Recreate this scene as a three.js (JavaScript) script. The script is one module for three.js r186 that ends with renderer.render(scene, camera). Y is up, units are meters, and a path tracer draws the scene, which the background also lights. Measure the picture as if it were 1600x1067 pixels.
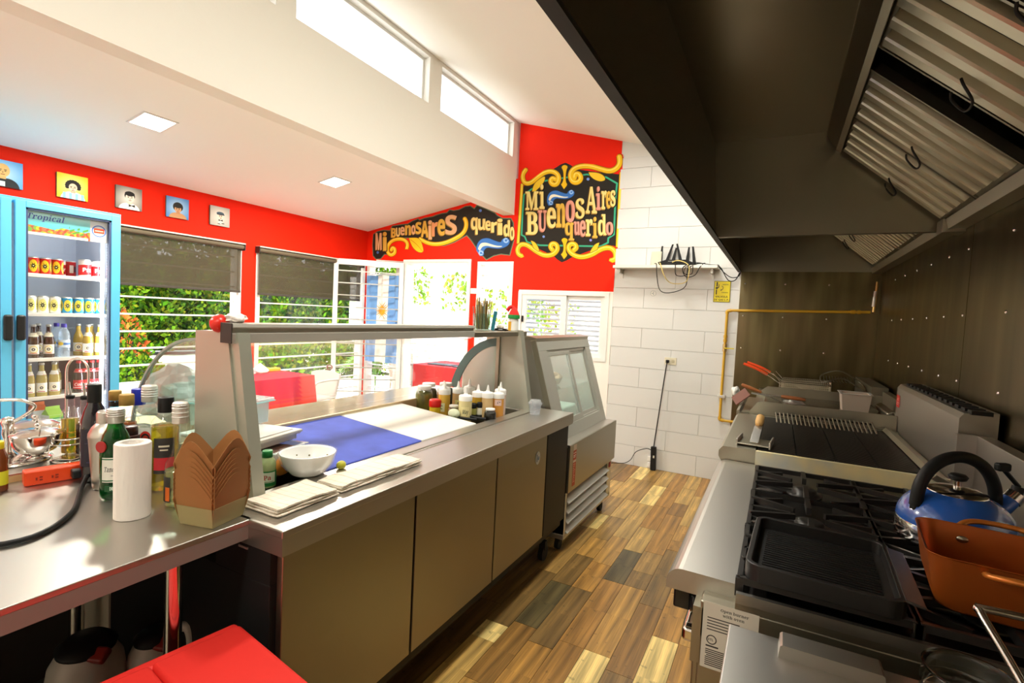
import * as THREE from 'three';
import { RoundedBoxGeometry } from 'three/addons/geometries/RoundedBoxGeometry.js';
import { mergeGeometries } from 'three/addons/utils/BufferGeometryUtils.js';
import { ImprovedNoise } from 'three/addons/math/ImprovedNoise.js';
import { RectAreaLightUniformsLib } from 'three/addons/lights/RectAreaLightUniformsLib.js';

// ---------- camera, sky, sun, exposure ----------
const scene = new THREE.Scene();
const camera = new THREE.PerspectiveCamera(67.535, 1600 / 1067, 0.05, 200);
camera.position.set(0, 1.5, 0);
camera.rotation.order = 'YXZ';
camera.rotation.set(THREE.MathUtils.degToRad(-2.956), THREE.MathUtils.degToRad(27.5356), THREE.MathUtils.degToRad(2.8306));
scene.add(camera);
const renderer = new THREE.WebGLRenderer({ antialias: true });
renderer.toneMapping = THREE.LinearToneMapping;
renderer.toneMappingExposure = 1.85;
renderer.shadowMap.enabled = true;
RectAreaLightUniformsLib.init();
{ // a bright tropical sky: pale at the horizon, bluer overhead
  const w = 128, h = 64, d = new Float32Array(w * h * 4);
  for (let j = 0; j < h; j++) {
    const e = Math.max(0, (j + 0.5) / h * 2 - 1), k = Math.pow(e, 0.6);
    for (let i = 0; i < w; i++) {
      const o = (j * w + i) * 4;
      d[o] = 1.9 - 0.8 * k; d[o + 1] = 1.95 - 0.65 * k; d[o + 2] = 2.0 - 0.25 * k; d[o + 3] = 1;
    }
  }
  const t = new THREE.DataTexture(d, w, h, THREE.RGBAFormat, THREE.FloatType);
  t.mapping = THREE.EquirectangularReflectionMapping; t.magFilter = THREE.LinearFilter; t.needsUpdate = true;
  scene.background = t; scene.environment = t;
}
const sun = new THREE.DirectionalLight(new THREE.Color(1, 0.97, 0.9), 6.5);
sun.position.set(1.5, 19, 7); sun.target.position.set(-6, 0, -6);
sun.castShadow = true; sun.shadow.mapSize.set(2048, 2048);
Object.assign(sun.shadow.camera, { left: -20, right: 20, top: 20, bottom: -20, near: 1, far: 60 });
scene.add(sun, sun.target);
const LAMP = new THREE.Color(1, 0.985, 0.9);
const LAMP_DINING = new THREE.Color(1, 0.955, 0.82);
const LAMP_POWER = 270;   // radiance of the recessed ceiling panels

// ---------- helpers ----------
let seed = 7;
const rnd = () => { seed = (seed * 1664525 + 1013904223) >>> 0; return seed / 4294967296; };
const rr = (a, b) => a + (b - a) * rnd();
const V = (x, y, z) => new THREE.Vector3(x, y, z);
const used = {};
function numbered(n) { used[n] = (used[n] ?? -1) + 1; return used[n] ? n + '_' + String(used[n]).padStart(3, '0') : n; }
function thing(name, label, category, pos = [0, 0, 0], turn = 0, group) {
  const o = new THREE.Group(); o.name = numbered(name); scene.add(o);
  o.position.set(...pos); o.rotation.y = turn; o.userData = { label, category };
  if (group) o.userData.group = group;
  return o;
}
function flat(g) { const n = g.index ? g.toNonIndexed() : g; for (const k of Object.keys(n.attributes)) if (!['position', 'normal', 'uv'].includes(k)) n.deleteAttribute(k); if (!n.attributes.uv) n.setAttribute('uv', new THREE.BufferAttribute(new Float32Array(n.attributes.position.count * 2), 2)); n.morphAttributes = {}; return n; }
const merge = (l) => l.length === 1 ? l[0] : mergeGeometries(l.map(flat));
function metric(g, s = 1) { // box-projected uv in metres
  g = g.index ? g.toNonIndexed() : g;
  const p = g.attributes.position, n = g.attributes.normal, u = new Float32Array(p.count * 2);
  for (let i = 0; i < p.count; i++) {
    const ax = Math.abs(n.getX(i)), ay = Math.abs(n.getY(i)), az = Math.abs(n.getZ(i));
    const [a, b] = ax >= ay && ax >= az ? [p.getZ(i), p.getY(i)] : ay >= az ? [p.getX(i), p.getZ(i)] : [p.getX(i), p.getY(i)];
    u[2 * i] = a * s; u[2 * i + 1] = b * s;
  }
  g.setAttribute('uv', new THREE.BufferAttribute(u, 2)); return g;
}
function bx(w, h, d, x = 0, y = 0, z = 0, r = 0) { // centre at x, y, z
  r = Math.min(r, w * 0.49, h * 0.49, d * 0.49);
  const g = r > 0 ? new RoundedBoxGeometry(w, h, d, 2, r) : new THREE.BoxGeometry(w, h, d);
  g.translate(x, y, z); return metric(g);
}
const sp = (x0, x1, y0, y1, z0, z1, r = 0) => bx(Math.abs(x1 - x0), Math.abs(y1 - y0), Math.abs(z1 - z0), (x0 + x1) / 2, (y0 + y1) / 2, (z0 + z1) / 2, r);
const lathe = (pts, seg = 28) => new THREE.LatheGeometry(pts.map((p) => new THREE.Vector2(p[0], p[1])), seg);
const cyl = (r, h, x = 0, y = 0, z = 0, seg = 20, r2 = r) => { const g = new THREE.CylinderGeometry(r2, r, h, seg); g.translate(x, y + h / 2, z); return g; };
const tube = (pts, r, seg = 0, rad = 8, closed = false) => new THREE.TubeGeometry(new THREE.CatmullRomCurve3(pts.map((p) => V(...p)), closed, 'catmullrom', 0.5), seg || pts.length * 6, r, rad, closed);
function bar(a, b, r, rad = 8) { const A = V(...a), B = V(...b), L = A.distanceTo(B), g = new THREE.CylinderGeometry(r, r, L, rad); g.translate(0, L / 2, 0); g.applyQuaternion(new THREE.Quaternion().setFromUnitVectors(V(0, 1, 0), B.clone().sub(A).normalize())); g.translate(A.x, A.y, A.z); return g; }
function poly(pts, depth, bevel = 0) { const s = new THREE.Shape(pts.map((p) => new THREE.Vector2(p[0], p[1]))); return new THREE.ExtrudeGeometry(s, { depth, bevelEnabled: bevel > 0, bevelSize: bevel, bevelThickness: bevel, bevelSegments: 1, curveSegments: 12 }); }
const rot = (g, x = 0, y = 0, z = 0) => { if (x) g.rotateX(x); if (y) g.rotateY(y); if (z) g.rotateZ(z); return g; };
const mv = (g, x, y, z) => { g.translate(x, y, z); return g; };
// a profile in the x-y plane swept along z from z0 to z1
const sweep = (pts, z0, z1) => metric(mv(poly(pts, z1 - z0), 0, 0, z0));
function add(name, geo, mat, parent, label) {
  const m = new THREE.Mesh(Array.isArray(geo) ? merge(geo) : geo, mat); m.castShadow = m.receiveShadow = true;
  m.name = parent ? name : numbered(name); (parent ?? scene).add(m);
  if (label) m.userData.label = label;
  return m;
}
function solo(name, label, category, geo, mat, group) { const m = add(name, geo, mat); m.userData = { label, category }; if (group) m.userData.group = group; return m; }
function struct(name, geo, mat, parent) { const m = add(name, geo, mat, parent); if (!parent) m.userData.kind = 'structure'; return m; }
function dup(o, pos, turn, label, group) { const c = o.clone(); c.name = numbered(o.name.replace(/_\d{3}$/, '')); c.userData = { ...o.userData, label }; if (group) c.userData.group = group; c.position.set(...pos); if (turn !== undefined) c.rotation.y = turn; scene.add(c); return c; }

// ---------- textures ----------
const noise = new ImprovedNoise();
function tex(w, h, f, srgb = true) {
  const d = new Uint8Array(w * h * 4);
  for (let j = 0; j < h; j++) for (let i = 0; i < w; i++) { const c = f(i / w, j / h), o = (j * w + i) * 4; for (let k = 0; k < 3; k++) d[o + k] = Math.max(0, Math.min(255, c[k] * 255)); d[o + 3] = 255; }
  const t = new THREE.DataTexture(d, w, h); if (srgb) t.colorSpace = THREE.SRGBColorSpace;
  t.wrapS = t.wrapT = THREE.RepeatWrapping; t.magFilter = THREE.LinearFilter; t.minFilter = THREE.LinearFilter; t.needsUpdate = true; return t;
}
const fbm = (x, y, z = 0, o = 4) => { let s = 0, a = 0.5; for (let k = 0; k < o; k++) { s += a * noise.noise(x, y, z + k * 7.3); x *= 2.03; y *= 2.03; a *= 0.5; } return s; };
// noise that repeats after one tile
const tfbm = (u, v, fx, fy, z = 0, o = 4) => { const a = fbm(u * fx, v * fy, z, o), b = fbm((u - 1) * fx, v * fy, z, o), c = fbm(u * fx, (v - 1) * fy, z, o), d = fbm((u - 1) * fx, (v - 1) * fy, z, o); return a * (1 - u) * (1 - v) + b * u * (1 - v) + c * (1 - u) * v + d * u * v; };
function canvas(w, h, draw, rep) {
  const c = document.createElement('canvas'); c.width = w; c.height = h; draw(c.getContext('2d'), w, h);
  const t = new THREE.CanvasTexture(c); t.colorSpace = THREE.SRGBColorSpace; t.magFilter = THREE.LinearFilter;
  if (rep) t.wrapS = t.wrapT = THREE.RepeatWrapping; t.needsUpdate = true; return t;
}
const smudge = tex(256, 256, (u, v) => { const a = 0.72 + 0.5 * tfbm(u, v, 5, 5, 3) + 0.28 * tfbm(u, v, 90, 4, 9, 2); return [a, a, a]; }, false);
const brushTex = tex(256, 256, (u, v) => { const a = 0.5 + 0.5 * tfbm(u, v, 120, 2, 1, 2); return [a, a, a]; }, false);
const plaster = tex(256, 256, (u, v) => { const a = 0.5 + 0.6 * tfbm(u, v, 30, 30, 5, 3) + 0.3 * tfbm(u, v, 6, 6, 2, 2); return [a, a, a]; }, false);
plaster.repeat.set(1.2, 1.2);
const grime = tex(256, 256, (u, v) => { const a = 0.8 + 0.55 * tfbm(u, v, 4, 9, 11) + 0.2 * tfbm(u, v, 40, 6, 4, 2); return [a, a * 0.97, a * 0.9]; });
const streak = tex(256, 64, (u, v) => { const k = tfbm(u, v, 7, 1, 21, 3), q = tfbm(u, v, 60, 1, 5, 2), a = 0.8 + 0.6 * k + 0.05 * q; return [a, a * (1 + 0.12 * tfbm(u, v, 5, 1, 33, 2)), a * 0.92]; });
const std = (c, r = 0.6, m = 0, o = {}) => new THREE.MeshStandardMaterial({ color: c, roughness: r, metalness: m, ...o });
const phy = (c, r, m, o = {}) => new THREE.MeshPhysicalMaterial({ color: c, roughness: r, metalness: m, ...o });
const lin = (r, g, b) => new THREE.Color().setRGB(r, g, b);
const M = {
  white: std(lin(0.86, 0.83, 0.75), 0.75, 0, { bumpMap: plaster, bumpScale: 0.0012 }),
  ceiling: std(lin(0.9, 0.87, 0.8), 0.8, 0, { bumpMap: plaster, bumpScale: 0.0008 }),
  red: phy(lin(0.87, 0.018, 0.002), 0.65, 0, { specularIntensity: 0.3, bumpMap: plaster, bumpScale: 0.0014 }),
  frame: std(lin(0.8, 0.79, 0.75), 0.35),
  tile: std(lin(0.68, 0.675, 0.645), 0.18),
  grout: std(lin(0.7, 0.69, 0.64), 0.8),
  steel: phy(lin(0.52, 0.495, 0.45), 0.36, 1),
  steelDull: std(lin(0.4, 0.375, 0.295), 0.38, 1),
  steelDark: std(lin(0.3, 0.28, 0.215), 0.33, 1),
  shade_black: std(lin(0.02, 0.018, 0.014), 0.6),  // near black, for dark parts and for the shade behind filter baffles
  panel: std(lin(0.37, 0.345, 0.26), 0.4, 1),
  splash: std(lin(0.27, 0.22, 0.135), 0.3, 1, { map: streak }),  // brown tint and broad vertical streaks held in the colour
  chrome: std(lin(0.75, 0.73, 0.7), 0.12, 1),
  alu: std(lin(0.55, 0.54, 0.5), 0.38, 0.75),
  postSteel: std(lin(0.44, 0.45, 0.37), 0.42, 0.55),
  railGrey: std(lin(0.5, 0.485, 0.43), 0.4, 0.25),
  edge: std(lin(0.3, 0.27, 0.24), 0.75, 0.6),
  caseFrame: std(lin(0.46, 0.455, 0.4), 0.4, 0.4),
  aluPale: std(lin(0.7, 0.68, 0.62), 0.4, 0.35),
  black: phy(lin(0.012, 0.012, 0.012), 0.45, 0, { specularIntensity: 0.45 }),
  blackGloss: std(lin(0.012, 0.012, 0.013), 0.15),
  iron: std(lin(0.06, 0.056, 0.052), 0.32, 0.7),
  whitePlastic: std(lin(0.78, 0.77, 0.73), 0.35),
  glass: phy(0xffffff, 0.02, 0, { transmission: 1, thickness: 0, ior: 1.45 }),
  pane: phy(0xffffff, 0.02, 0, { transmission: 1, thickness: 0, ior: 1.45, specularIntensity: 0.3 }),
  glassTeal: phy(lin(0.82, 0.93, 0.9), 0.04, 0, { transmission: 1, thickness: 0, ior: 1.45 }),
  frost: phy(lin(0.92, 0.97, 0.95), 0.25, 0, { transmission: 0.9, thickness: 0, ior: 1.45 }),
  cardboard: std(lin(0.42, 0.2, 0.06), 0.85),
  brass: std(lin(0.6, 0.42, 0.16), 0.35, 1),
  gasYellow: std(lin(0.6, 0.34, 0.02), 0.4),
  rubber: std(lin(0.015, 0.015, 0.015), 0.8),
};
const plainMat = {}; // one plain material per colour
const P = (hex, r = 0.5) => plainMat[hex + '_' + r] ??= std(hex, r);

// ---------- ROOM ----------
const XL = -5.035, XR = 0.742, ZF = -5.27, ZN = 1.6;
const kc = (x) => 3.70 - 0.282 * (x + 2.79), dc = (x) => 2.536 + 0.183 * (x - XL);
const floor = struct('floor', [sp(XL - 0.15, XR + 0.15, -0.16, -0.008, ZF - 0.15, ZN + 0.15)], std(lin(0.34, 0.29, 0.2), 0.7));
{ // wood-look floor boards of the kitchen
  const grain = [0, 1, 2].map((k) => tex(64, 256, (u, v) => { const a = 0.82 + 0.5 * fbm(u * 4 + k * 9, v * 2.2, k * 5) + 0.22 * fbm(u * 26, v * 3, k) + (fbm(u * 3, v * 40, k + 3, 2) > 0.33 ? -0.14 : 0); return [a, a * 0.97, a * 0.9]; }));
  const tones = [[0.30, 0.165, 0.055], [0.25, 0.135, 0.045], [0.34, 0.2, 0.075], [0.2, 0.11, 0.04], [0.16, 0.1, 0.045], [0.4, 0.27, 0.12], [0.56, 0.45, 0.26], [0.075, 0.06, 0.035], [0.27, 0.17, 0.075]];
  const mats = tones.map((t, i) => [0, 1].map((k) => std(lin(...t.map((c, j) => c * [1.95, 1.9, 1.4][j])), 0.34, 0, { map: grain[(i + k) % 3], bumpMap: grain[(i + k) % 3], bumpScale: 0.0006 })));
  const W = 0.1232, geos = {};
  const plank = (x0, z0, z1, tone, k) => {
    const L = Math.round((z1 - z0) * 100) / 100, key = L;
    geos[key] ??= (() => { const g = new THREE.BoxGeometry(W - 0.0022, 0.01, L - 0.0022); const p = g.attributes.position, u = g.attributes.uv; for (let i = 0; i < p.count; i++) u.setXY(i, p.getX(i) / W + 0.5, p.getZ(i) / 1.2); return g; })();
    const m = add('plank', geos[key], mats[tone][k], floor); m.position.set(x0 + W / 2, -0.005 + 0.0004 * k, (z0 + z1) / 2);
  };
  // boards that stand out in the photograph: [column, z0, z1, tone]
  const set = { 6: [[-2.66, -2.2, 7], [-2.2, -1.75, 3]], 8: [[-3.29, -2.84, 7], [-2.84, -2.18, 1], [-3.72, -3.29, 5]], 9: [[-2.84, -2.18, 2], [-2.18, -1.62, 6]], 11: [[-2.45, -1.82, 6], [-3.45, -2.9, 0]], 10: [[-3.45, -2.7, 4], [-2.7, -2.1, 3]], 12: [[-2.75, -2.45, 2], [-2.45, -1.9, 0]], 13: [[-2.2, -1.5, 6]], 5: [[-2.0, -1.55, 5]], 7: [[-4.75, -4.2, 6], [-2.66, -2.1, 4]] };
  for (let c = 0; c < 23; c++) {
    const x0 = -1.795 + c * W - 0.002; let z = ZF; const fixed = (set[c] ?? []).sort((a, b) => a[0] - b[0]);
    while (z < 0.6) {
      const nx = fixed.find((f) => f[0] > z - 0.001);
      if (nx && Math.abs(nx[0] - z) < 0.011) { plank(x0, nx[0], nx[1], nx[2], c % 2); z = nx[1]; continue; }
      let L = [0.3, 0.44, 0.44, 0.6, 0.75][Math.floor(rnd() * 5)]; if (c === 0 && z === ZF) L = 0.3;
      if (nx && z + L > nx[0] - 0.12) L = nx[0] - z;
      const q = rnd(); plank(x0, z, z + L, q < 0.1 ? 6 : q < 0.14 ? 7 : q < 0.26 ? 4 : q < 0.38 ? 5 : [0, 1, 2, 3, 8][Math.floor(rnd() * 5)], Math.floor(rnd() * 2)); z += L;
    }
  }
}
// far wall (z = -5.27): red part, then the white tiled part
function holed(x0, x1, yt0, yt1, holes, y0 = 0) { const s = new THREE.Shape([[x0, y0], [x1, y0], [x1, yt1], [x0, yt0]].map((p) => new THREE.Vector2(...p))); for (const [a, b, c, d] of holes) s.holes.push(new THREE.Path([[a, c], [a, d], [b, d], [b, c]].map((p) => new THREE.Vector2(...p)))); return s; }
const exW = (s, d) => metric(new THREE.ExtrudeGeometry(s, { depth: d, bevelEnabled: false }));
const WF = [[-5.02, -4.46, 0.1, 2.1], [-4.353, -3.388, 0.0005, 2.115], [-3.26, -2.774, 0.12, 2.12]];
struct('wall_far', mv(exW(holed(XL - 0.15, -2.772, dc(XL - 0.15), dc(-2.772) + 0.12, WF), 0.15), 0, 0, ZF - 0.15), M.red);
struct('wall_far', mv(exW(holed(-2.772, -1.573, kc(-2.772) + 0.1, kc(-1.573) + 0.1, [[-2.772, -1.573, 0, 1.797]]), 0.15), 0, 0, ZF - 0.15), M.red);
struct('wall_far', mv(exW(holed(-2.69, -1.573, 1.797, 1.797, [[-2.69, -1.615, 1.05, 1.78]]), 0.15), 0, 0, ZF - 0.15), M.white);
struct('wall_far', sp(-2.772, -2.69, 0, 1.797, ZF - 0.15, ZF), M.red);
const tiled = struct('wall_far', [mv(exW(holed(-1.573, XR + 0.15, kc(-1.573) + 0.1, kc(XR) + 0.1, []), 0.145), 0, 0, ZF - 0.15)], M.grout);
{ // white 20 x 60 wall tiles in running bond
  const H = 0.2045, L = 0.611, g = {};
  for (let r = 0; r < 17; r++) {
    let x = (r % 2 ? -0.945 : -1.25) - L * 2;
    for (; x < XR; x += L) {
      let a = Math.max(x, -1.573), b = Math.min(x + L, XR); if (b - a < 0.02 || (a > -0.34 && r < 9)) continue;
      const y0 = r * H; let h = H; const top = Math.min(kc(a), kc(b)); if (y0 + 0.03 > top) continue; if (y0 + h > top) h = top - y0;
      const key = (b - a).toFixed(3) + h.toFixed(3);
      g[key] ??= metric(new RoundedBoxGeometry(b - a - 0.0028, h - 0.0028, 0.008, 1, 0.0015));
      add('tile', g[key], M.tile, tiled).position.set((a + b) / 2, y0 + h / 2, ZF + 0.0002 * ((r * 7 + Math.round(x * 10)) % 3));
    }
  }
}
// other walls
const W1 = [-3.44, -2.08, 0.12, 2.09], W2 = [-5.24, -3.61, 0.12, 2.09];
{ const s = holed(ZF - 0.15, ZN + 0.15, 2.536, 2.536, [W1, W2]); const g = new THREE.ExtrudeGeometry(s, { depth: 0.15, bevelEnabled: false }); g.rotateY(-Math.PI / 2); struct('wall_left', metric(mv(g, XL, 0, 0)), M.red); }
struct('wall_right', sp(XR, XR + 0.15, 0, 2.95, ZF - 0.15, ZN + 0.15), M.white);
struct('wall_near', mv(exW(holed(XL - 0.15, -2.87, dc(XL - 0.15), dc(-2.87) + 0.1, []), 0.15), 0, 0, ZN), M.white);
struct('wall_near', mv(exW(holed(-2.87, XR + 0.15, kc(-2.87) + 0.1, kc(XR + 0.15) + 0.1, []), 0.15), 0, 0, ZN), M.white);
// ceilings (sloped slabs)
const slab = (f, x0, x1, t) => sweep([[x0, f(x0)], [x1, f(x1)], [x1, f(x1) + t], [x0, f(x0) + t]], ZF - 0.15, ZN + 0.15);
struct('ceiling', slab(dc, XL - 0.5, -2.93, 0.12), M.ceiling);
struct('ceiling', slab(kc, -3.3, XR + 0.15, 0.14), M.ceiling);
// wall above the beam, with the clerestory openings
const CW = [[-5.163, -3.775], [-3.602, -2.245], [-2.1, -0.75], [-0.58, 0.8]];
{ const s = holed(ZF - 0.15, ZN + 0.15, 3.705, 3.705, CW.map((c) => [c[0], c[1], 3.283, 3.668]), 2.654); const g = new THREE.ExtrudeGeometry(s, { depth: 0.14, bevelEnabled: false }); g.rotateY(-Math.PI / 2); struct('wall_upper', metric(mv(g, -2.8, 0, 0)), M.white); }
CW.forEach((c, i) => {
  const w = struct('window_' + (i + 5), [sp(-2.9, -2.86, 3.283, 3.305, c[0], c[1]), sp(-2.9, -2.86, 3.645, 3.668, c[0], c[1]), sp(-2.9, -2.86, 3.305, 3.645, c[0], c[0] + 0.022), sp(-2.9, -2.86, 3.305, 3.645, c[1] - 0.022, c[1])], M.frame);
  for (let k = 0; k < 3; k++) { const g = metric(new THREE.BoxGeometry(0.005, 0.122, c[1] - c[0] - 0.05)); g.rotateZ(0.2); add('glass_louvre', mv(g, -2.88, 3.36 + k * 0.113, (c[0] + c[1]) / 2), M.pane, w); }
});
// tall louvred windows of the dining side
function louvred(n, a, b, y0, y1, plane, axis) { // opening a..b along the wall
  const bxx = (u0, u1, v0, v1, d0, d1) => axis === 'z' ? sp(plane + d0, plane + d1, v0, v1, u0, u1) : sp(u0, u1, v0, v1, plane + d0, plane + d1);
  const w = struct('window_' + n, [bxx(a, a + 0.05, y0, y1, -0.1, 0.008), bxx(b - 0.05, b, y0, y1, -0.1, 0.008), bxx(a + 0.05, b - 0.05, y1 - 0.04, y1, -0.1, 0.007), bxx(a + 0.05, b - 0.05, y0, y0 + 0.04, -0.1, 0.007)], M.frame);
  for (let y = 0.27; y < y1 - 0.06; y += 0.1535) add('louvre_bar', bxx(a + 0.05, b - 0.05, y - 0.007, y + 0.007, -0.07, -0.035), M.frame, w);
  for (let y = 0.27; y < y1 - 0.12; y += 0.1535) add('glass_louvre', bxx(a + 0.052, b - 0.052, y + 0.008, y + 0.145, -0.055, -0.05), M.pane, w);
  return w;
}
louvred(1, W1[0], W1[1], W1[2], W1[3], XL, 'z');
louvred(2, W2[0], W2[1], W2[2], W2[3], XL, 'z');
louvred(3, -5.02, -4.46, 0.1, 2.1, ZF, 'x');
louvred(4, -3.26, -2.774, 0.12, 2.12, ZF, 'x');
{ // sliding window behind the display case, with the slats of its outside shutter
  const [a, b, c, d] = [-2.69, -1.615, 1.05, 1.78], z = ZF;
  const w = struct('window_9', [sp(a, a + 0.045, c, d, z - 0.09, z + 0.01), sp(b - 0.045, b, c, d, z - 0.09, z + 0.01), sp(a + 0.045, b - 0.045, d - 0.035, d, z - 0.09, z + 0.009), sp(a + 0.045, b - 0.045, c, c + 0.04, z - 0.09, z + 0.009)], M.frame);
  add('sash', [sp(a + 0.045, a + 0.10, c + 0.04, d - 0.035, z - 0.03, z), sp(-2.165, -2.10, c + 0.04, d - 0.035, z - 0.03, z), sp(a + 0.1, -2.165, d - 0.085, d - 0.035, z - 0.03, z), sp(a + 0.1, -2.165, c + 0.04, c + 0.085, z - 0.03, z)], M.frame, w);
  add('sash', [sp(-2.12, -2.09, c + 0.04, d - 0.035, z - 0.065, z - 0.032), sp(b - 0.1, b - 0.045, c + 0.04, d - 0.035, z - 0.065, z - 0.032), sp(-2.09, b - 0.1, d - 0.08, d - 0.035, z - 0.065, z - 0.032), sp(-2.09, b - 0.1, c + 0.04, c + 0.085, z - 0.065, z - 0.032)], M.frame, w);
  add('pane', sp(a + 0.1, -2.165, c + 0.085, d - 0.085, z - 0.018, z - 0.013), M.glass, w); add('pane', sp(-2.09, b - 0.1, c + 0.085, d - 0.08, z - 0.052, z - 0.047), M.glass, w);
  add('latch', [sp(a + 0.055, a + 0.075, 1.43, 1.5, z, z + 0.016, 0.004)], M.black, w);
  for (let y = 1.1; y < 1.74; y += 0.0535) { const g = metric(new THREE.BoxGeometry(b - a - 0.1, 0.004, 0.045)); g.rotateX(0.5); add('shutter_slat', mv(g, (a + b) / 2, y, z - 0.125), P(0xa9a9a4), w); }
}
{ // glazed door leaf, standing open into the room, and its frame
  const f = struct('trim_1', [sp(-4.353, -4.335, 0, 2.1, ZF - 0.14, ZF + 0.005), sp(-3.406, -3.388, 0, 2.1, ZF - 0.14, ZF + 0.005), sp(-4.353, -3.388, 2.1, 2.115, ZF - 0.14, ZF + 0.005), sp(-4.39, -4.353, 0, 2.115, ZF, ZF + 0.015), sp(-3.388, -3.35, 0, 2.115, ZF, ZF + 0.015), sp(-4.39, -3.35, 2.115, 2.15, ZF, ZF + 0.015)], M.frame);
  const d = new THREE.Group(); d.name = 'door_1'; d.userData.kind = 'structure'; scene.add(d); d.position.set(-4.365, 0, ZF + 0.03); d.rotation.y = -Math.PI + 0.726;  // leaf runs along local +x
  const L = 0.86, fr = [sp(0, 0.055, 0.01, 2.105, -0.02, 0.02, 0.004), sp(L - 0.055, L, 0.01, 2.105, -0.02, 0.02, 0.004), sp(0.055, L - 0.055, 2.035, 2.105, -0.02, 0.02), sp(0.055, L - 0.055, 0.01, 0.13, -0.02, 0.02)];
  d.rotation.y = Math.PI + 0.726;
  add('door_frame', fr, M.frame, d);
  for (let y = 0.27; y < 2.0; y += 0.1535) add('louvre_bar', sp(0.055, L - 0.055, y - 0.006, y + 0.006, -0.012, 0.012), M.alu, d);
  for (let y = 0.27; y < 1.9; y += 0.1535) add('glass_louvre', sp(0.057, L - 0.057, y + 0.007, y + 0.146, -0.003, 0.002), M.pane, d);
  add('door_closer', [bar([-0.02, 2.12, 0.03], [0.35, 2.12, 0.05], 0.008)], M.alu, d);
}
// ---------- lamps ----------
function panelLamp(label, x, y, z, slope, power, pw = 0.2) {
  const tone = pw > 0.25 ? LAMP : LAMP_DINING;
  const t = thing('ceiling_light', label, 'ceiling light', [x, y, z], 0, 'recessed square ceiling lights'); t.rotation.z = slope;
  add('frame', [sp(-pw / 2 - 0.014, pw / 2 + 0.014, -0.006, 0.004, -pw / 2 - 0.014, -pw / 2), sp(-pw / 2 - 0.014, pw / 2 + 0.014, -0.006, 0.004, pw / 2, pw / 2 + 0.014), sp(-pw / 2 - 0.014, -pw / 2, -0.006, 0.004, -pw / 2, pw / 2), sp(pw / 2, pw / 2 + 0.014, -0.006, 0.004, -pw / 2, pw / 2)], M.frame, t);
  add('diffuser', sp(-pw / 2, pw / 2, -0.004, 0.004, -pw / 2, pw / 2), std(0xffffff, 0.5, 0, { emissive: tone, emissiveIntensity: 6 }), t);
  const l = new THREE.RectAreaLight(tone, power, pw, pw); l.position.set(0, -0.012, 0); l.rotation.x = -Math.PI / 2; t.add(l);
}
const ds = Math.atan(0.183), ks = -Math.atan(0.282);
panelLamp('square ceiling light above the drinks fridge, nearer of the two', -3.99, dc(-3.99), -2.04, ds, LAMP_POWER);
panelLamp('square ceiling light near the far red wall, farther of the two', -3.99, dc(-3.99), -3.70, ds, LAMP_POWER);
panelLamp('square ceiling light over the near end of the dining side', -3.99, dc(-3.99), -0.1, ds, LAMP_POWER);  // out of view, placed to light the near dining side
for (const [z, l, k] of [[-4.3, 'square kitchen ceiling light by the far tiled wall, hidden past the hood', 48], [-2.5, 'square kitchen ceiling light over the middle of the aisle', 62], [-0.7, 'square kitchen ceiling light over the near end of the aisle', 40], [1.05, 'square kitchen ceiling light behind the camera', 50]]) panelLamp(l, -0.85, kc(-0.85), z, ks, k, 0.3);  // unseen lamps, placed to light the aisle, tiles and counters

// ---------- BACKSPLASH SHEETS ----------
function sheet(label, geo, screws, axis) {
  const t = solo('backsplash_sheet', label, 'backsplash', geo, M.splash);
  for (const [a, b, c] of screws) { const g = lathe([[0.0001, 0.004], [0.006, 0.003], [0.008, 0]], 10); if (axis === 'z') g.rotateX(Math.PI / 2); else g.rotateZ(Math.PI / 2); add('screw', mv(g, a, b, c), M.chrome, t); }
}
{
  const s1 = []; for (const y of [1.3, 1.6, 1.9]) for (const x of [-0.31, 0.02, 0.36]) s1.push([x, y, ZF + 0.02]);
  sheet('stained steel sheet on the far wall behind the fryer', sp(-0.355, XR - 0.012, 0.2, 2.03, ZF + 0.004, ZF + 0.02), s1, 'z');
  add('edge_strip', sp(-0.363, -0.352, 0.2, 2.03, ZF + 0.008, ZF + 0.024), M.aluPale, scene.children[scene.children.length - 1]);
  const s2 = []; for (const y of [1.3, 1.6, 1.9]) for (const z of [-4.65, -4.32, -3.98, -3.64, -3.3, -3.0]) s2.push([XR - 0.012, y, z]);
  sheet('long stained steel sheet on the right wall behind the broiler', sp(XR - 0.012, XR - 0.001, 0.2, 2.03, ZF + 0.022, -2.958), s2, 'x');
  const s3 = []; for (const y of [1.3, 1.6, 1.9]) for (const z of [-2.5, -2.15, -1.8]) s3.push([XR - 0.012, y, z]);
  sheet('near stained steel sheet on the right wall behind the kettle', sp(XR - 0.012, XR - 0.001, 0.2, 2.03, -2.952, 0.3), s3, 'x');
}

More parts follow.
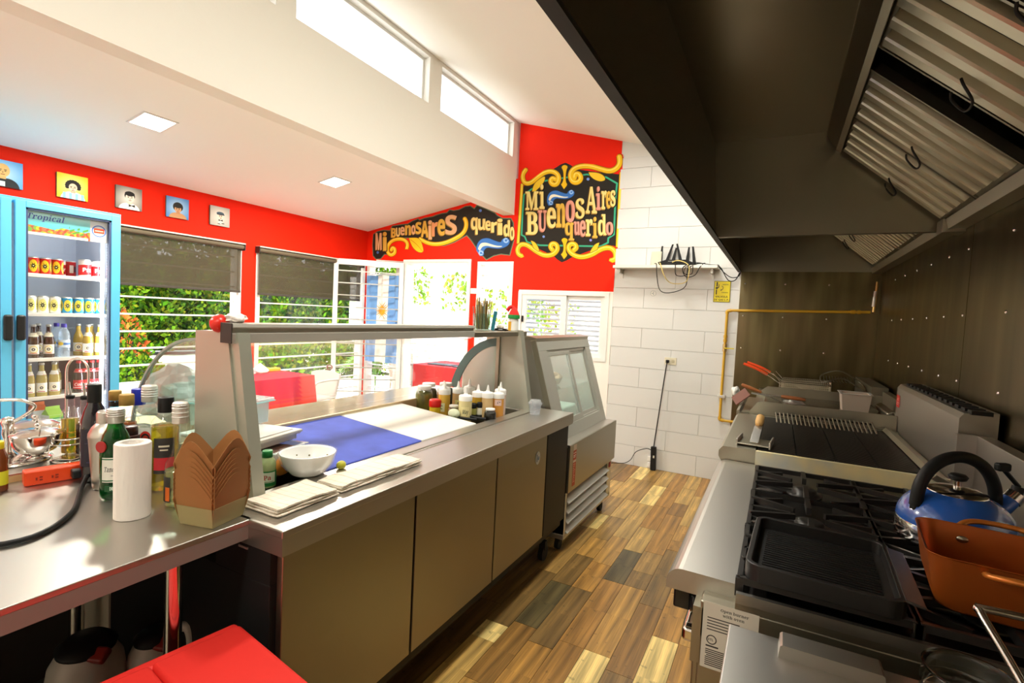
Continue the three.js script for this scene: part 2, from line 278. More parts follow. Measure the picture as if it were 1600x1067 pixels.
// ---------- EXTRACTION HOODS ----------
const FA = [0.212, 2.445], FB = [0.666, 2.05], FL = Math.hypot(FB[0] - FA[0], FA[1] - FB[1]), FANG = Math.atan2(FA[1] - FB[1], FB[0] - FA[0]);
function baffle(parent, name, v, w, mat) { // one folded channel running down the slope
  const g = sweep([[-w / 2, -0.036], [-w * 0.42, -0.006], [-w * 0.32, 0], [w * 0.32, 0], [w * 0.42, -0.006], [w / 2, -0.03], [w / 2 - 0.003, -0.03], [w * 0.3, -0.004], [-w * 0.3, -0.004], [-w / 2 + 0.003, -0.03]], 0.0, FL - 0.05);
  // profile x -> world z, profile y -> out of the filter plane, sweep -> along the slope
  const m = new THREE.Matrix4().makeBasis(V(0, 0, 1), V(-Math.sin(FANG), -Math.cos(FANG), 0), V(Math.cos(FANG), -Math.sin(FANG), 0));
  g.applyMatrix4(m); mv(g, FA[0] + 0.025 * Math.cos(FANG), FA[1] - 0.025 * Math.sin(FANG), v);
  return add(name, g, mat, parent);
}
const baffleMat = std(lin(0.56, 0.52, 0.4), 0.3, 1);
function filter(parent, z0, z1, n, hz) {
  const f = new THREE.Group(); f.name = 'grease_filter'; parent.add(f);
  const p = (z0 + 0.012 - (z1 - 0.012)) / -n;
  for (let k = 0; k < n; k++) baffle(f, 'baffle', z0 + 0.012 + p * (k + 0.5), p * 0.56, baffleMat);
  const M4 = new THREE.Matrix4().makeBasis(V(0, 0, 1), V(-Math.sin(FANG), -Math.cos(FANG), 0), V(Math.cos(FANG), -Math.sin(FANG), 0));
  const fr = [sp(z0, z0 + 0.01, -0.045, -0.012, 0, FL), sp(z1 - 0.01, z1, -0.045, -0.012, 0, FL), sp(z0, z1, -0.045, -0.02, 0, 0.025), sp(z0, z1, -0.045, -0.02, FL - 0.025, FL), ].map((g) => mv(g.applyMatrix4(M4), FA[0], FA[1], 0));
  add('filter_frame', fr, M.steelDark, f); add('shade_black', mv(sp(z0 + 0.011, z1 - 0.011, -0.05, -0.046, 0.001, FL - 0.001).applyMatrix4(M4), FA[0], FA[1], 0), M.shade_black, f);  // black sheet stands in for the shade in the gaps between baffles
  if (hz !== null) { const h = tube([[hz - 0.05, -0.002, 0.28], [hz - 0.058, 0.012, 0.3], [hz - 0.036, 0.026, 0.35], [hz + 0.036, 0.026, 0.35], [hz + 0.058, 0.012, 0.3], [hz + 0.05, -0.002, 0.28]], 0.004, 30, 6); add('handle', mv(h.applyMatrix4(M4), FA[0], FA[1], 0), M.shade_black, f); }
}
function hood(label, z0, z1, filters) {
  const t = thing('extractor_hood', label, 'hood');
  const dark = M.steelDark;
  add('front_panel', sweep([[-0.378, 2.012], [-0.366, 2.012], [-0.366, 2.03], [-0.402, 2.553], [-0.402, 2.75], [-0.414, 2.75], [-0.414, 2.553]], z0, z1), dark, t);
  add('front_lip', sp(-0.382, -0.352, 2.006, 2.018, z0, z1), M.shade_black, t);
  add('top_panel', sp(-0.41, 0.165, 2.553, 2.565, z0, z1), dark, t);
  add('filter_rail', [sweep([[0.155, 2.565], [0.155, 2.535], [0.2, 2.452], [0.222, 2.438], [0.228, 2.452], [0.21, 2.47], [0.18, 2.565]], z0, z1)], M.steelDull, t);
  add('back_panel', sp(XR - 0.028, XR - 0.014, 2.05, 2.9, z0, z1), dark, t);
  add('upper_box', sweep([[0.165, 2.56], [0.19, 2.56], [0.19, 2.75], [XR - 0.03, 2.75], [XR - 0.03, 2.77], [0.165, 2.77]], z0, z1), dark, t);
  add('grease_gutter', sweep([[0.65, 2.045], [0.662, 2.0], [XR - 0.014, 2.0], [XR - 0.014, 2.05], [XR - 0.022, 2.05], [XR - 0.022, 2.008], [0.668, 2.008], [0.657, 2.048]], z0, z1), M.steelDull, t);
  for (const z of [z0, z1]) { const k = z === z0 ? 0 : -0.01; add('end_panel', sweep([[-0.37, 2.012], [XR - 0.03, 2.012], [XR - 0.03, 2.76], [-0.404, 2.76], [-0.404, 2.553]], z + k, z + k + 0.01), dark, t); }
  for (const f of filters) filter(t, ...f);
  return t;
}
const h1 = hood('dark steel extractor hood over the stove, nearer and larger of the two', -3.215, 1.2, [[-3.2, -2.73, 4, -3.15 + 0.0], [-2.72, -2.25, 4, -2.66], [-2.09, -1.6, 4, -2.02], [-1.59, -1.1, 4, -1.52], [-1.09, -0.6, 4, -1.02], [-0.59, -0.1, 4, -0.52], [-0.09, 0.4, 4, -0.02], [0.41, 0.9, 4, 0.48]]);
{ // open slot between the filters with the suppression box behind it
  add('suppression_box', [sp(0.36, 0.46, 2.5, 2.6, -2.22, -2.12, 0.004)], M.steelDull, h1);
  add('gutter_clip', [sp(0.64, 0.73, 1.985, 2.05, -3.16, -3.06, 0.004)], M.steelDull, h1);
}
hood('dark steel extractor hood in the far corner over the fryer', -5.25, -3.235, [[-5.22, -4.75, 6, -5.1], [-4.74, -4.27, 6, -4.68], [-4.26, -3.79, 6, -4.2], [-3.78, -3.3, 6, -3.72]]);

// ---------- GAS PIPE ----------
{
  const t = thing('gas_pipe', 'yellow gas pipe climbing the white tiles and crossing to the corner', 'gas pipe');
  const x = -0.448, z = ZF + 0.045, r = 0.0125;
  add('vertical_pipe', [bar([x, 0.61, z], [x, 1.63, z], r, 12)], M.gasYellow, t);
  add('horizontal_pipe', [bar([x + 0.015, 1.645, z], [0.668, 1.672, z], r, 12)], M.gasYellow, t);
  add('lower_pipe', [bar([x + 0.015, 0.597, z], [-0.14, 0.597, z], r, 12)], M.gasYellow, t);
  for (const [a, b] of [[1.645, 1], [0.597, 0]]) add('elbow', [tube([[x, b ? a - 0.035 : a + 0.035, z], [x + 0.003, b ? a - 0.008 : a + 0.008, z], [x + 0.035, a, z]], 0.0165, 10, 12)], M.gasYellow, t);
  add('coupling', [bar([x, 1.385, z], [x, 1.41, z], 0.018, 10), bar([x, 1.345, z], [x, 1.37, z], 0.018, 10), bar([x, 1.365, z], [x, 1.39, z], 0.014, 10), bar([0.53, 1.669, z], [0.56, 1.67, z], 0.018, 10), bar([0.58, 1.67, z], [0.6, 1.67, z], 0.018, 10)], M.gasYellow, t);
  add('valve', [bar([x, 1.255, z], [x, 1.325, z], 0.019, 8), bar([x, 1.29, z], [x, 1.29, z + 0.035], 0.01, 8)], M.brass, t, 'brass ball valve');
  add('valve_lever', [sp(x, x + 0.085, 1.283, 1.293, z + 0.03, z + 0.036, 0.002)], P(0xd8c60a), t, 'yellow lever');
  add('clamp', [sp(x - 0.03, x + 0.035, 0.812, 0.838, ZF, z + 0.016, 0.004)], M.aluPale, t);
  add('riser', [bar([0.69, 1.675, z], [0.7, 1.93, z], 0.011, 10)], M.brass, t);
  add('riser_sleeve', [bar([0.686, 1.72, z], [0.693, 1.85, z], 0.013, 10)], M.aluPale, t);
}

// ---------- RANGE ----------
const RX0 = -0.2, RZ0 = -2.385, RZ1 = -1.195;
{
  const t = thing('gas_range', 'steel six-burner gas range with bullnose front shelf and black grates', 'stove');
  const b = (pts, z0, z1) => sweep(pts, z0, z1);
  const shelf = [[-0.045, 0.868], [-0.045, 0.918], [-0.165, 0.92]]; for (let k = 1; k <= 6; k++) { const a = k / 6 * Math.PI / 2; shelf.push([-0.165 - 0.035 * Math.sin(a), 0.885 + 0.035 * Math.cos(a)]); } shelf.push([-0.2, 0.868]);
  add('front_shelf', b(shelf, -2.385, -1.245), M.steel, t);
  add('body', [sp(-0.115, 0.69, 0.12, 0.885, RZ0, RZ1, 0.004), sp(-0.045, 0.69, 0.885, 0.9, RZ0, RZ1)], M.steelDull, t);
  add('side_rim', sp(-0.045, 0.69, 0.895, 0.922, RZ1 - 0.012, RZ1), M.steel, t); add('side_rim', sp(-0.045, 0.69, 0.895, 0.91, RZ0, RZ0 + 0.012), M.steel, t);
  add('drip_tray', sp(-0.043, 0.68, 0.9, 0.905, RZ0 + 0.013, RZ1 - 0.013), std(lin(0.018, 0.016, 0.014), 0.35, 0.5), t);
  add('control_panel', sp(-0.13, -0.105, 0.74, 0.868, RZ0, RZ1), M.steelDull, t);
  for (let k = 0; k < 7; k++) { const z = -1.28 - k * 0.165, y = 0.838; const kn = add('knob', [rot(lathe([[0.0001, 0], [0.03, 0], [0.028, 0.014], [0.0001, 0.014]], 18), 0, 0, Math.PI / 2).translate(-0.13, y, z), bx(0.04, 0.055, 0.018, -0.165, y, z, 0.005)], M.blackGloss, t); kn.name = 'knob'; }
  add('oven_handle', [bar([-0.155, 0.735, -1.32], [-0.155, 0.735, -2.26], 0.013, 12), sp(-0.165, -0.115, 0.715, 0.752, -1.335, -1.3, 0.01), sp(-0.165, -0.115, 0.715, 0.752, -2.28, -2.245, 0.01)], M.chrome, t);
  add('oven_door', sp(-0.135, -0.115, 0.24, 0.72, -2.3, -1.28, 0.006), M.steelDull, t);
  for (const z of [-2.3, -1.28]) for (const x of [-0.07, 0.6]) add('leg', [cyl(0.025, 0.13, x, 0, z, 12)], M.steelDull, t);
  add('back_guard', [sp(0.645, 0.69, 0.9, 1.155, RZ0 + 0.02, RZ1, 0.003), sp(0.59, 0.645, 0.9, 1.155, RZ0 + 0.02, RZ0 + 0.032), sp(0.585, 0.592, 0.9, 1.155, RZ0 + 0.02, RZ0 + 0.05)], M.steel, t);
  const lab = canvas(256, 340, (c, w, h) => { c.fillStyle = '#cfc9b8'; c.fillRect(0, 0, w, h); c.fillStyle = '#2a2620'; c.font = 'bold 20px serif'; c.fillText('Open burner', 80, 34); c.fillText('with oven', 92, 58); c.font = '11px sans-serif'; for (let k = 0; k < 5; k++) { c.fillRect(22, 76 + k * 15, 150 - k * 8 + (k % 2) * 40, 5); } c.strokeStyle = '#2a2620'; c.lineWidth = 5; c.beginPath(); c.arc(48, 190, 22, 0, 7); c.stroke(); c.font = 'bold 16px sans-serif'; c.fillText('ETL', 31, 196); c.fillRect(22, 220, 60, 8); for (let k = 0; k < 9; k++) c.fillRect(22 + (k === 3) * 6, 240 + k * 10, 195 - (k % 3) * 16, 5); });
  const lg = new THREE.PlaneGeometry(0.112, 0.15); add('rating_label', mv(lg, -0.052, 0.812, RZ1 + 0.0012), new THREE.MeshStandardMaterial({ map: lab, roughness: 0.6 }), t, 'printed paper rating label');
  // burners and grates: two columns, three rows
  for (let i = 0; i < 2; i++) for (let k = 0; k < 3; k++) {
    const cx = 0.117 + i * 0.32, cz = -2.088 + k * 0.345;
    add('burner', [lathe([[0.0001, 0.0], [0.055, 0], [0.058, 0.012], [0.04, 0.016], [0.038, 0.026], [0.02, 0.03], [0.0001, 0.03]], 20).translate(cx, 0.905, cz), bar([cx, 0.912, cz], [cx - 0.16, 0.912, cz], 0.012, 8)], M.iron, t);
    const hw = 0.158, hz = 0.171, y = 0.94, g = [], bb = (x0, z0, x1, z1, y0 = y, y1 = y, w = 0.011, h = 0.016) => { const L = Math.hypot(x1 - x0, z1 - z0, y1 - y0), q = new THREE.BoxGeometry(w, h, L); q.rotateX(Math.atan2(y0 - y1, Math.hypot(x1 - x0, z1 - z0))); q.rotateY(Math.atan2(x1 - x0, z1 - z0)); g.push(metric(mv(q, cx + (x0 + x1) / 2, (y0 + y1) / 2, cz + (z0 + z1) / 2))); };
    bb(-hw, -hz, -hw, hz); bb(hw, -hz, hw, hz); bb(-hw, -hz, hw, -hz); bb(-hw, hz, hw, hz);
    for (const [sx, sz] of [[1, 0.45], [-1, 0.45], [1, -0.45], [-1, -0.45]]) { bb(sx * hw, sz * hz, sx * 0.04, sz * hz * 0.35, y + 0.006, y + 0.006, 0.012); bb(sx * hw, sz * hz * 1.1, sx * 0.07, sz * hz * 1.8, y - 0.004, y - 0.004, 0.009); }
    bb(0, -hz, 0, -0.045, y, y + 0.006, 0.014, 0.022); bb(0, hz, 0, 0.045, y, y + 0.006, 0.014, 0.022); bb(-hw, 0, -0.05, 0); bb(hw, 0, 0.05, 0);
    for (const sx of [-1, 1]) for (const sz of [-1, 1]) g.push(sp(cx + sx * hw - 0.008, cx + sx * hw + 0.008, 0.905, 0.945, cz + sz * hz - 0.008, cz + sz * hz + 0.008));
    add('grate', g, M.iron, t);
  }
}
{ // grill pan on the near burners
  const t = thing('grill_pan', 'black ridged rectangular grill pan lying on the near stove grates', 'pan', [0.118, 0.95, -1.375], -0.04);
  const W = 0.285, D = 0.33, r = 0.03, H = 0.034;
  const rrct = (w, d, r) => { const s = new THREE.Shape(); s.moveTo(-w / 2 + r, -d / 2); s.lineTo(w / 2 - r, -d / 2); s.absarc(w / 2 - r, -d / 2 + r, r, -Math.PI / 2, 0); s.lineTo(w / 2, d / 2 - r); s.absarc(w / 2 - r, d / 2 - r, r, 0, Math.PI / 2); s.lineTo(-w / 2 + r, d / 2); s.absarc(-w / 2 + r, d / 2 - r, r, Math.PI / 2, Math.PI); s.lineTo(-w / 2, -d / 2 + r); s.absarc(-w / 2 + r, -d / 2 + r, r, Math.PI, Math.PI * 1.5); return s; };
  const ring = rrct(W, D, r); ring.holes.push(new THREE.Path(rrct(W - 0.016, D - 0.016, r - 0.007).getPoints(8)));
  const wall = new THREE.ExtrudeGeometry(ring, { depth: H, bevelEnabled: true, bevelSize: 0.002, bevelThickness: 0.002, bevelSegments: 2, curveSegments: 8 }); wall.rotateX(-Math.PI / 2);
  const base = new THREE.ExtrudeGeometry(rrct(W - 0.004, D - 0.004, r), { depth: 0.007, bevelEnabled: false, curveSegments: 8 }); base.rotateX(-Math.PI / 2);
  const pm = std(lin(0.02, 0.019, 0.018), 0.38, 0.3);
  add('pan_wall', [wall, base], pm, t);
  const ridges = []; for (let k = 0; k < 22; k++) ridges.push(sp(-W / 2 + 0.028, W / 2 - 0.028, 0.007, 0.0115, -D / 2 + 0.03 + k * 0.0129, -D / 2 + 0.0345 + k * 0.0129, 0.0015));
  add('ridges', ridges, pm, t);
  add('side_lip', [rot(sp(0, 0.036, -0.003, 0.003, -0.13, 0.15, 0.003), 0, 0, -0.18).translate(W / 2 - 0.004, H, 0)], std(lin(0.06, 0.056, 0.054), 0.4, 0.2), t, 'worn grey grip lip');
}
{ // kettle
  const t = thing('kettle', 'blue enamel whistling kettle with thick black arched handle', 'kettle', [0.447, 0.95, -1.745], 0.5);
  const blue = phy(lin(0.02, 0.1, 0.42), 0.22, 0, { clearcoat: 0.8, clearcoatRoughness: 0.1 });
  add('base_band', lathe([[0.0001, 0], [0.118, 0], [0.126, 0.004], [0.129, 0.012], [0.127, 0.05], [0.12, 0.056]], 40), M.chrome, t, 'polished steel base band');
  add('body', lathe([[0.124, 0.05], [0.1265, 0.056], [0.124, 0.075], [0.114, 0.097], [0.098, 0.117], [0.08, 0.13], [0.066, 0.137], [0.062, 0.14]], 40), blue, t);
  const lid = add('lid', lathe([[0.066, 0.136], [0.064, 0.142], [0.045, 0.149], [0.02, 0.153], [0.0001, 0.154]], 32), M.chrome, t, 'domed steel lid');
  add('knob', [cyl(0.009, 0.018, 0, 0.152, 0, 14)], M.chrome, lid); add('knob_cap', lathe([[0.0001, 0.188], [0.016, 0.187], [0.022, 0.181], [0.018, 0.172], [0.008, 0.168], [0.0001, 0.168]], 20), M.black, lid);
  const hp = []; for (let k = 0; k <= 10; k++) { const a = Math.PI * (0.0 + k / 10 * 1.0); hp.push([-0.108 * Math.cos(a), 0.098 + 0.135 * Math.sin(a) ** 0.85, 0]); }
  add('handle', tube(hp, 0.0155, 48, 12), M.black, t);
  add('handle_bracket', [sp(-0.118, -0.096, 0.075, 0.115, -0.01, 0.01, 0.004), sp(0.096, 0.118, 0.075, 0.115, -0.01, 0.01, 0.004)], M.black, t);
  add('spout', [bar([0.1, 0.07, 0], [0.152, 0.125, 0], 0.02, 16)], blue, t); add('spout_tip', [bar([0.148, 0.122, 0], [0.163, 0.138, 0], 0.022, 16)], M.chrome, t);
  add('whistle_cap', [bar([0.16, 0.136, 0], [0.166, 0.16, 0], 0.014, 14), bar([0.11, 0.215, 0], [0.166, 0.16, 0], 0.006, 8), sp(0.1, 0.135, 0.2, 0.222, -0.01, 0.01, 0.006)], M.black, t);
}
{ // copper-coloured square pan
  const t = thing('square_pan', 'deep square copper coloured pan with riveted orange loop handle', 'pan', [0.462, 0.955, -1.385], -0.1); t.scale.set(1.4, 1, 1.12);
  const cm = std(lin(0.42, 0.1, 0.014), 0.3, 0.5), S = 0.225, H = 0.112, s = 24;
  const prof = [[0.8, 0], [0.86, 0.006], [0.92, 0.03], [1, H], [1.015, H + 0.002], [1.015, H - 0.001], [0.985, H - 0.001], [0.905, 0.032], [0.85, 0.01], [0.0001, 0.008]];
  const loop = (k) => { const pts = []; const r = 0.26; for (let q = 0; q < 4; q++) { for (let a = 0; a <= 6; a++) { const A = (q + a / 6) * Math.PI / 2, cx = [1, -1, -1, 1][q] * (1 - r), cz = [1, 1, -1, -1][q] * (1 - r); pts.push([(cx + r * Math.cos(A)) * k * S / 2, (cz + r * Math.sin(A)) * k * S / 2]); } } return pts; };
  const pos = [], idx = []; const full = [[0.0001, 0], ...prof]; const n = loop(1).length;
  full.forEach(([k, y]) => loop(k).forEach(([x, z]) => pos.push(x, y, z)));
  for (let i = 0; i < full.length - 1; i++) for (let j = 0; j < n; j++) { const a = i * n + j, b = i * n + (j + 1) % n, c = a + n, d = b + n; idx.push(a, c, b, b, c, d); }
  const g = new THREE.BufferGeometry(); g.setAttribute('position', new THREE.Float32BufferAttribute(pos, 3)); g.setIndex(idx); g.computeVertexNormals();
  add('pan_body', g, cm, t);
  const hh = (sgn) => { const h = add('handle', tube([[-0.05, 0.098, sgn * 0.113], [-0.048, 0.106, sgn * 0.14], [-0.025, 0.114, sgn * 0.158], [0.025, 0.114, sgn * 0.158], [0.048, 0.106, sgn * 0.14], [0.05, 0.098, sgn * 0.113]], 0.006, 40, 8), std(lin(0.62, 0.2, 0.03), 0.3, 0.4), t); add('rivet', [-0.05, 0.05].map((x) => rot(lathe([[0.0001, 0.004], [0.006, 0.003], [0.008, 0]], 12), -sgn * Math.PI / 2).translate(x, 0.082, sgn * 0.104)), M.steelDull, h); };
  hh(-1); hh(1);
}
{ // covered unit in front of the range with lid, jar and wire handle
  const t = thing('fryer_cover', 'flat steel cover over the nearest cooking unit', 'cover');
  add('cover_plate', [sp(-0.05, 0.66, 0.888, 0.9, -1.105, -0.25, 0.003)], M.steel, t);
  add('cabinet', [sp(-0.045, 0.66, 0.1, 0.886, -1.1, -0.26)], M.steelDull, t);
  add('lid_handle', [sweep([[0, 0.9], [0.002, 0.921], [0.006, 0.924], [0.156, 0.924], [0.16, 0.921], [0.162, 0.9]].map(([a, b]) => [a + 0.038, b]), -1.088, -1.04)], M.steel, t);
}
{
  const t = thing('glass_jar', 'clear glass jar standing at the bottom edge beside the stove', 'jar', [0.311, 0.9, -1.065]);
  add('jar_body', lathe([[0.0001, 0], [0.056, 0], [0.062, 0.006], [0.064, 0.03], [0.06, 0.05], [0.063, 0.058], [0.06, 0.058], [0.056, 0.05], [0.06, 0.03], [0.058, 0.01], [0.0001, 0.008]], 36), phy(lin(0.95, 0.97, 0.95), 0.02, 0, { transmission: 1, thickness: 0.01, ior: 1.48 }), t);
}
{
  const t = thing('basket_handle', 'bent chrome wire frame leaning up at the lower right corner', 'wire handle');
  add('frame_rod', [tube([[0.372, 0.905, -0.80], [0.352, 0.99, -0.97], [0.329, 1.043, -1.105], [0.336, 1.048, -1.115], [0.5, 1.048, -1.115], [0.512, 1.043, -1.105], [0.538, 0.99, -0.97], [0.562, 0.905, -0.80]], 0.0065, 90, 10)], M.chrome, t);
}
// ---------- CHARBROILER ----------
{
  const z0 = -3.38, z1 = -2.395, t = thing('charbroiler', 'black grated charbroiler with steel front ledge and tall slotted back', 'grill');
  add('front_ledge', sweep([[-0.055, 0.9], [-0.055, 0.978], [-0.185, 0.975], [-0.2, 0.955], [-0.2, 0.93], [-0.185, 0.905], [-0.17, 0.9]], z0, z1), M.steelDull, t);
  add('body', [sp(-0.12, 0.7, 0.62, 0.905, z0, z1, 0.003), sp(-0.12, 0.7, 0.12, 0.62, z0, z1)], M.steelDull, t);
  add('near_side', [sp(-0.055, 0.6, 0.88, 0.975, z1 - 0.02, z1, 0.002)], std(lin(0.8, 0.77, 0.64), 0.6, 0.0, { map: tex(128, 64, (u, v) => { const k = tfbm(u, v, 9, 6, 2); const s = tfbm(u, v, 40, 26, 8, 2) > 0.34 ? 0.35 : 1; return [(0.95 + 0.3 * k) * s, (0.92 + 0.15 * k) * s, (0.8 - 0.25 * k) * s]; }) }), t, 'pale side panel speckled with grease');
  add('far_side', [sp(-0.055, 0.6, 0.88, 0.975, z0, z0 + 0.02)], M.steelDull, t);
  add('burner_box', sp(-0.05, 0.6, 0.9, 0.93, z0 + 0.02, z1 - 0.02), M.iron, t);
  for (let s = 0; s < 4; s++) { const g = [], a = -0.042 + s * 0.142, b = a + 0.138; for (let k = 0; k < 52; k++) g.push(sp(a, b, 0.945, 0.976, z0 + 0.03 + k * 0.0178, z0 + 0.039 + k * 0.0178)); g.push(sp(a, a + 0.006, 0.94, 0.974, z0 + 0.03, z1 - 0.03), sp(b - 0.006, b, 0.94, 0.974, z0 + 0.03, z1 - 0.03)); add('grill_grate', g, M.iron, t); }
  add('back_trough', sweep([[0.53, 0.975], [0.6, 0.94], [0.62, 0.955], [0.545, 0.992]], z0, z1 + 0.03), M.steelDull, t);
  const bk = add('back_riser', [sweep([[0.602, 0.9], [0.602, 1.205], [0.615, 1.225], [0.712, 1.235], [0.712, 0.9]], -3.5, -2.4)], M.steel, t);
  for (let k = 0; k < 14; k++) add('slot', [sp(0.63, 0.69, 1.224, 1.2385, -3.44 + k * 0.078, -3.395 + k * 0.078)], M.black, bk);
  const bl = canvas(128, 96, (c) => { c.fillStyle = '#c01c14'; c.fillRect(0, 0, 128, 96); c.fillStyle = '#e8b0a0'; c.font = 'bold 30px sans-serif'; c.fillText('HOT', 30, 44); c.fillRect(20, 58, 88, 6); c.fillRect(20, 72, 70, 6); });
  const pg = new THREE.PlaneGeometry(0.085, 0.065); pg.rotateY(-Math.PI / 2); add('badge', mv(pg, 0.6005, 1.135, -3.45), new THREE.MeshStandardMaterial({ map: bl, roughness: 0.4 }), t, 'small red badge');
}
{ // flat scraper with wooden handle lying on the broiler ledge
  const t = thing('grill_scraper', 'steel press with short wooden handle on the broiler front ledge', 'scraper', [-0.062, 0.977, -2.515], -0.08);
  add('plate', [sp(-0.065, 0.065, 0.008, 0.013, -0.075, 0.075, 0.002)], M.steelDull, t);
  add('side_rail', [sp(-0.069, -0.061, 0, 0.03, -0.075, 0.075, 0.003), sp(0.061, 0.069, 0, 0.03, -0.075, 0.075, 0.003)], M.steel, t);
  add('tang', [rot(sp(-0.017, 0.017, -0.002, 0.002, -0.1, 0.05, 0.001), 0.35).translate(0, 0.035, 0)], M.steel, t);
  add('handle', [rot(lathe([[0.0001, -0.03], [0.014, -0.028], [0.019, 0], [0.018, 0.035], [0.0001, 0.045]], 16), -Math.PI / 2 + 0.45).translate(0, 0.086, -0.115)], std(lin(0.55, 0.32, 0.1), 0.55), t, 'turned wooden grip');
}
{ // loose wire rack leaning at the back of the broiler
  const t = thing('wire_rack', 'narrow slatted cooking rack lying across the back of the broiler', 'rack', [0.245, 0.99, -3.27], 0.02); t.rotation.x = 0.35;
  const g = [bar([-0.235, 0, -0.05], [0.235, 0, -0.05], 0.005), bar([-0.235, 0, 0.06], [0.235, 0, 0.06], 0.005)]; add('rack_frame', g, M.iron, t);
  for (let k = 0; k < 24; k++) add('slat', bar([-0.23 + k * 0.02, 0.006, -0.055], [-0.222 + k * 0.02, 0.006, 0.065], 0.0048, 6), M.steelDull, t);
}
// ---------- GRIDDLE ----------
{
  const z0 = -4.3, z1 = -3.41, t = thing('griddle', 'greasy steel griddle with side splash plates beyond the broiler', 'griddle');
  add('body', [sp(-0.12, 0.598, 0.12, 0.98, z0, z1), sp(0.598, 0.7, 0.12, 0.98, z0, -3.51)], M.steelDull, t);
  add('plate', sp(-0.06, 0.598, 0.985, 1.003, z0 + 0.02, z1 - 0.02, 0.003), std(lin(0.2, 0.16, 0.1), 0.25, 0.9, { roughnessMap: smudge, map: grime }), t);
  add('front_gutter', sweep([[-0.2, 0.93], [-0.2, 0.985], [-0.185, 0.99], [-0.175, 0.965], [-0.08, 0.965], [-0.06, 0.985], [-0.06, 0.93]], z0, z1), M.steelDull, t);
  const side = [[-0.195, 0.975], [-0.13, 0.985], [-0.09, 1.045], [-0.06, 1.055], [0.598, 1.055], [0.598, 0.96], [-0.195, 0.94]];
  add('near_splash', sweep(side, z1 - 0.02, z1 - 0.008), M.steelDull, t);
  add('far_splash', sweep([[-0.12, 0.985], [-0.1, 1.02], [-0.05, 1.06], [0.66, 1.07], [0.66, 0.96], [-0.12, 0.96]], z0 + 0.008, z0 + 0.02), M.steelDull, t);
  add('back_splash', [sp(0.66, 0.7, 0.98, 1.1, z0, -3.51), rot(sp(-0.02, 0.02, -0.03, 0.03, -0.2, 0.2, 0.01), 0, 0, 0.5).translate(0.6, 1.03, -3.75)], M.steelDull, t);
}
{
  const t = thing('steel_insert_pan', 'small steel food pan standing on the griddle', 'food pan', [0.452, 1.003, -3.87], 0.0);
  const g = new THREE.CylinderGeometry(0.112, 0.096, 0.11, 4, 1, true).toNonIndexed(); g.computeVertexNormals(); g.rotateY(Math.PI / 4); g.translate(0, 0.055, 0);
  add('pan_wall', [metric(g.toNonIndexed ? g : g), sp(-0.064, 0.064, 0, 0.003, -0.064, 0.064)], std(lin(0.7, 0.6, 0.5), 0.4, 0.4, { side: THREE.DoubleSide }), t);
  add('rim', [sp(-0.09, 0.09, 0.108, 0.113, -0.088, -0.073, 0.002), sp(-0.09, 0.09, 0.108, 0.113, 0.073, 0.088, 0.002), sp(-0.09, -0.073, 0.108, 0.113, -0.088, 0.088, 0.002), sp(0.073, 0.09, 0.108, 0.113, -0.088, 0.088, 0.002)], M.aluPale, t);
  add('food', sp(-0.07, 0.07, 0.08, 0.095, -0.07, 0.07, 0.01), std(lin(0.5, 0.36, 0.28), 0.8), t);
}
function spatula(label, pos, turn, tilt, len) {
  const t = thing('spatula', label, 'spatula', pos, turn); t.rotation.order = 'YXZ'; t.rotation.z = tilt;
  add('handle', [rot(lathe([[0.0001, 0], [0.009, 0.004], [0.012, 0.05], [0.01, 0.13], [0.0001, 0.137]], 12), 0, 0, -Math.PI / 2)], std(lin(0.4, 0.14, 0.045), 0.5), t, 'brown wooden handle');
  add('shank', [bar([0.13, 0, 0], [len, -0.006, 0], 0.0035, 8)], M.steel, t);
  add('blade', [sp(len - 0.005, len + 0.1, -0.009, -0.007, -0.035, 0.035, 0.001)], M.steel, t);
}
spatula('wooden handled spatula propped up at the griddle front edge', [-0.2, 1.115, -3.72], 0.25, -0.34, 0.22);
spatula('wooden handled spatula lying flat along the griddle', [0.17, 1.075, -3.55], Math.PI + 0.02, 0.06, 0.2);
solo('crumpled_foil', 'crumpled piece of foil beside the flat wooden handled spatula', 'foil', [(() => { const g = new THREE.IcosahedronGeometry(0.045, 3); const p = g.attributes.position; for (let i = 0; i < p.count; i++) { const k = 1 + 0.5 * noise.noise(p.getX(i) * 40, p.getY(i) * 40, p.getZ(i) * 40); p.setXYZ(i, p.getX(i) * k * 1.2, p.getY(i) * k * 0.28, p.getZ(i) * k * 0.7); } g.computeVertexNormals(); return g.translate(0.1, 1.066, -3.45); })()], std(lin(0.75, 0.72, 0.7), 0.3, 0.8));
solo('cleaning_rag', 'white rag bunched at the left end of the griddle', 'rag', [(() => { const g = new THREE.IcosahedronGeometry(0.04, 4); const p = g.attributes.position; for (let i = 0; i < p.count; i++) { const k = 1 + 0.45 * noise.noise(p.getX(i) * 25, p.getY(i) * 25, p.getZ(i) * 25); p.setXYZ(i, p.getX(i) * k * 0.7, p.getY(i) * k * 0.9, p.getZ(i) * k * 1.2); } g.computeVertexNormals(); return g.translate(-0.25, 1.03, -4.02); })()], std(lin(0.7, 0.68, 0.63), 0.9));
solo('folded_tray', 'reddish brown folded sheet leaning at the griddle front corner', 'tray', [rot(sp(-0.055, 0.055, -0.004, 0.004, -0.11, 0.11, 0.003), 0.2, 0.1, 0.75).translate(-0.2, 1.03, -3.75)], std(lin(0.14, 0.045, 0.028), 0.55));

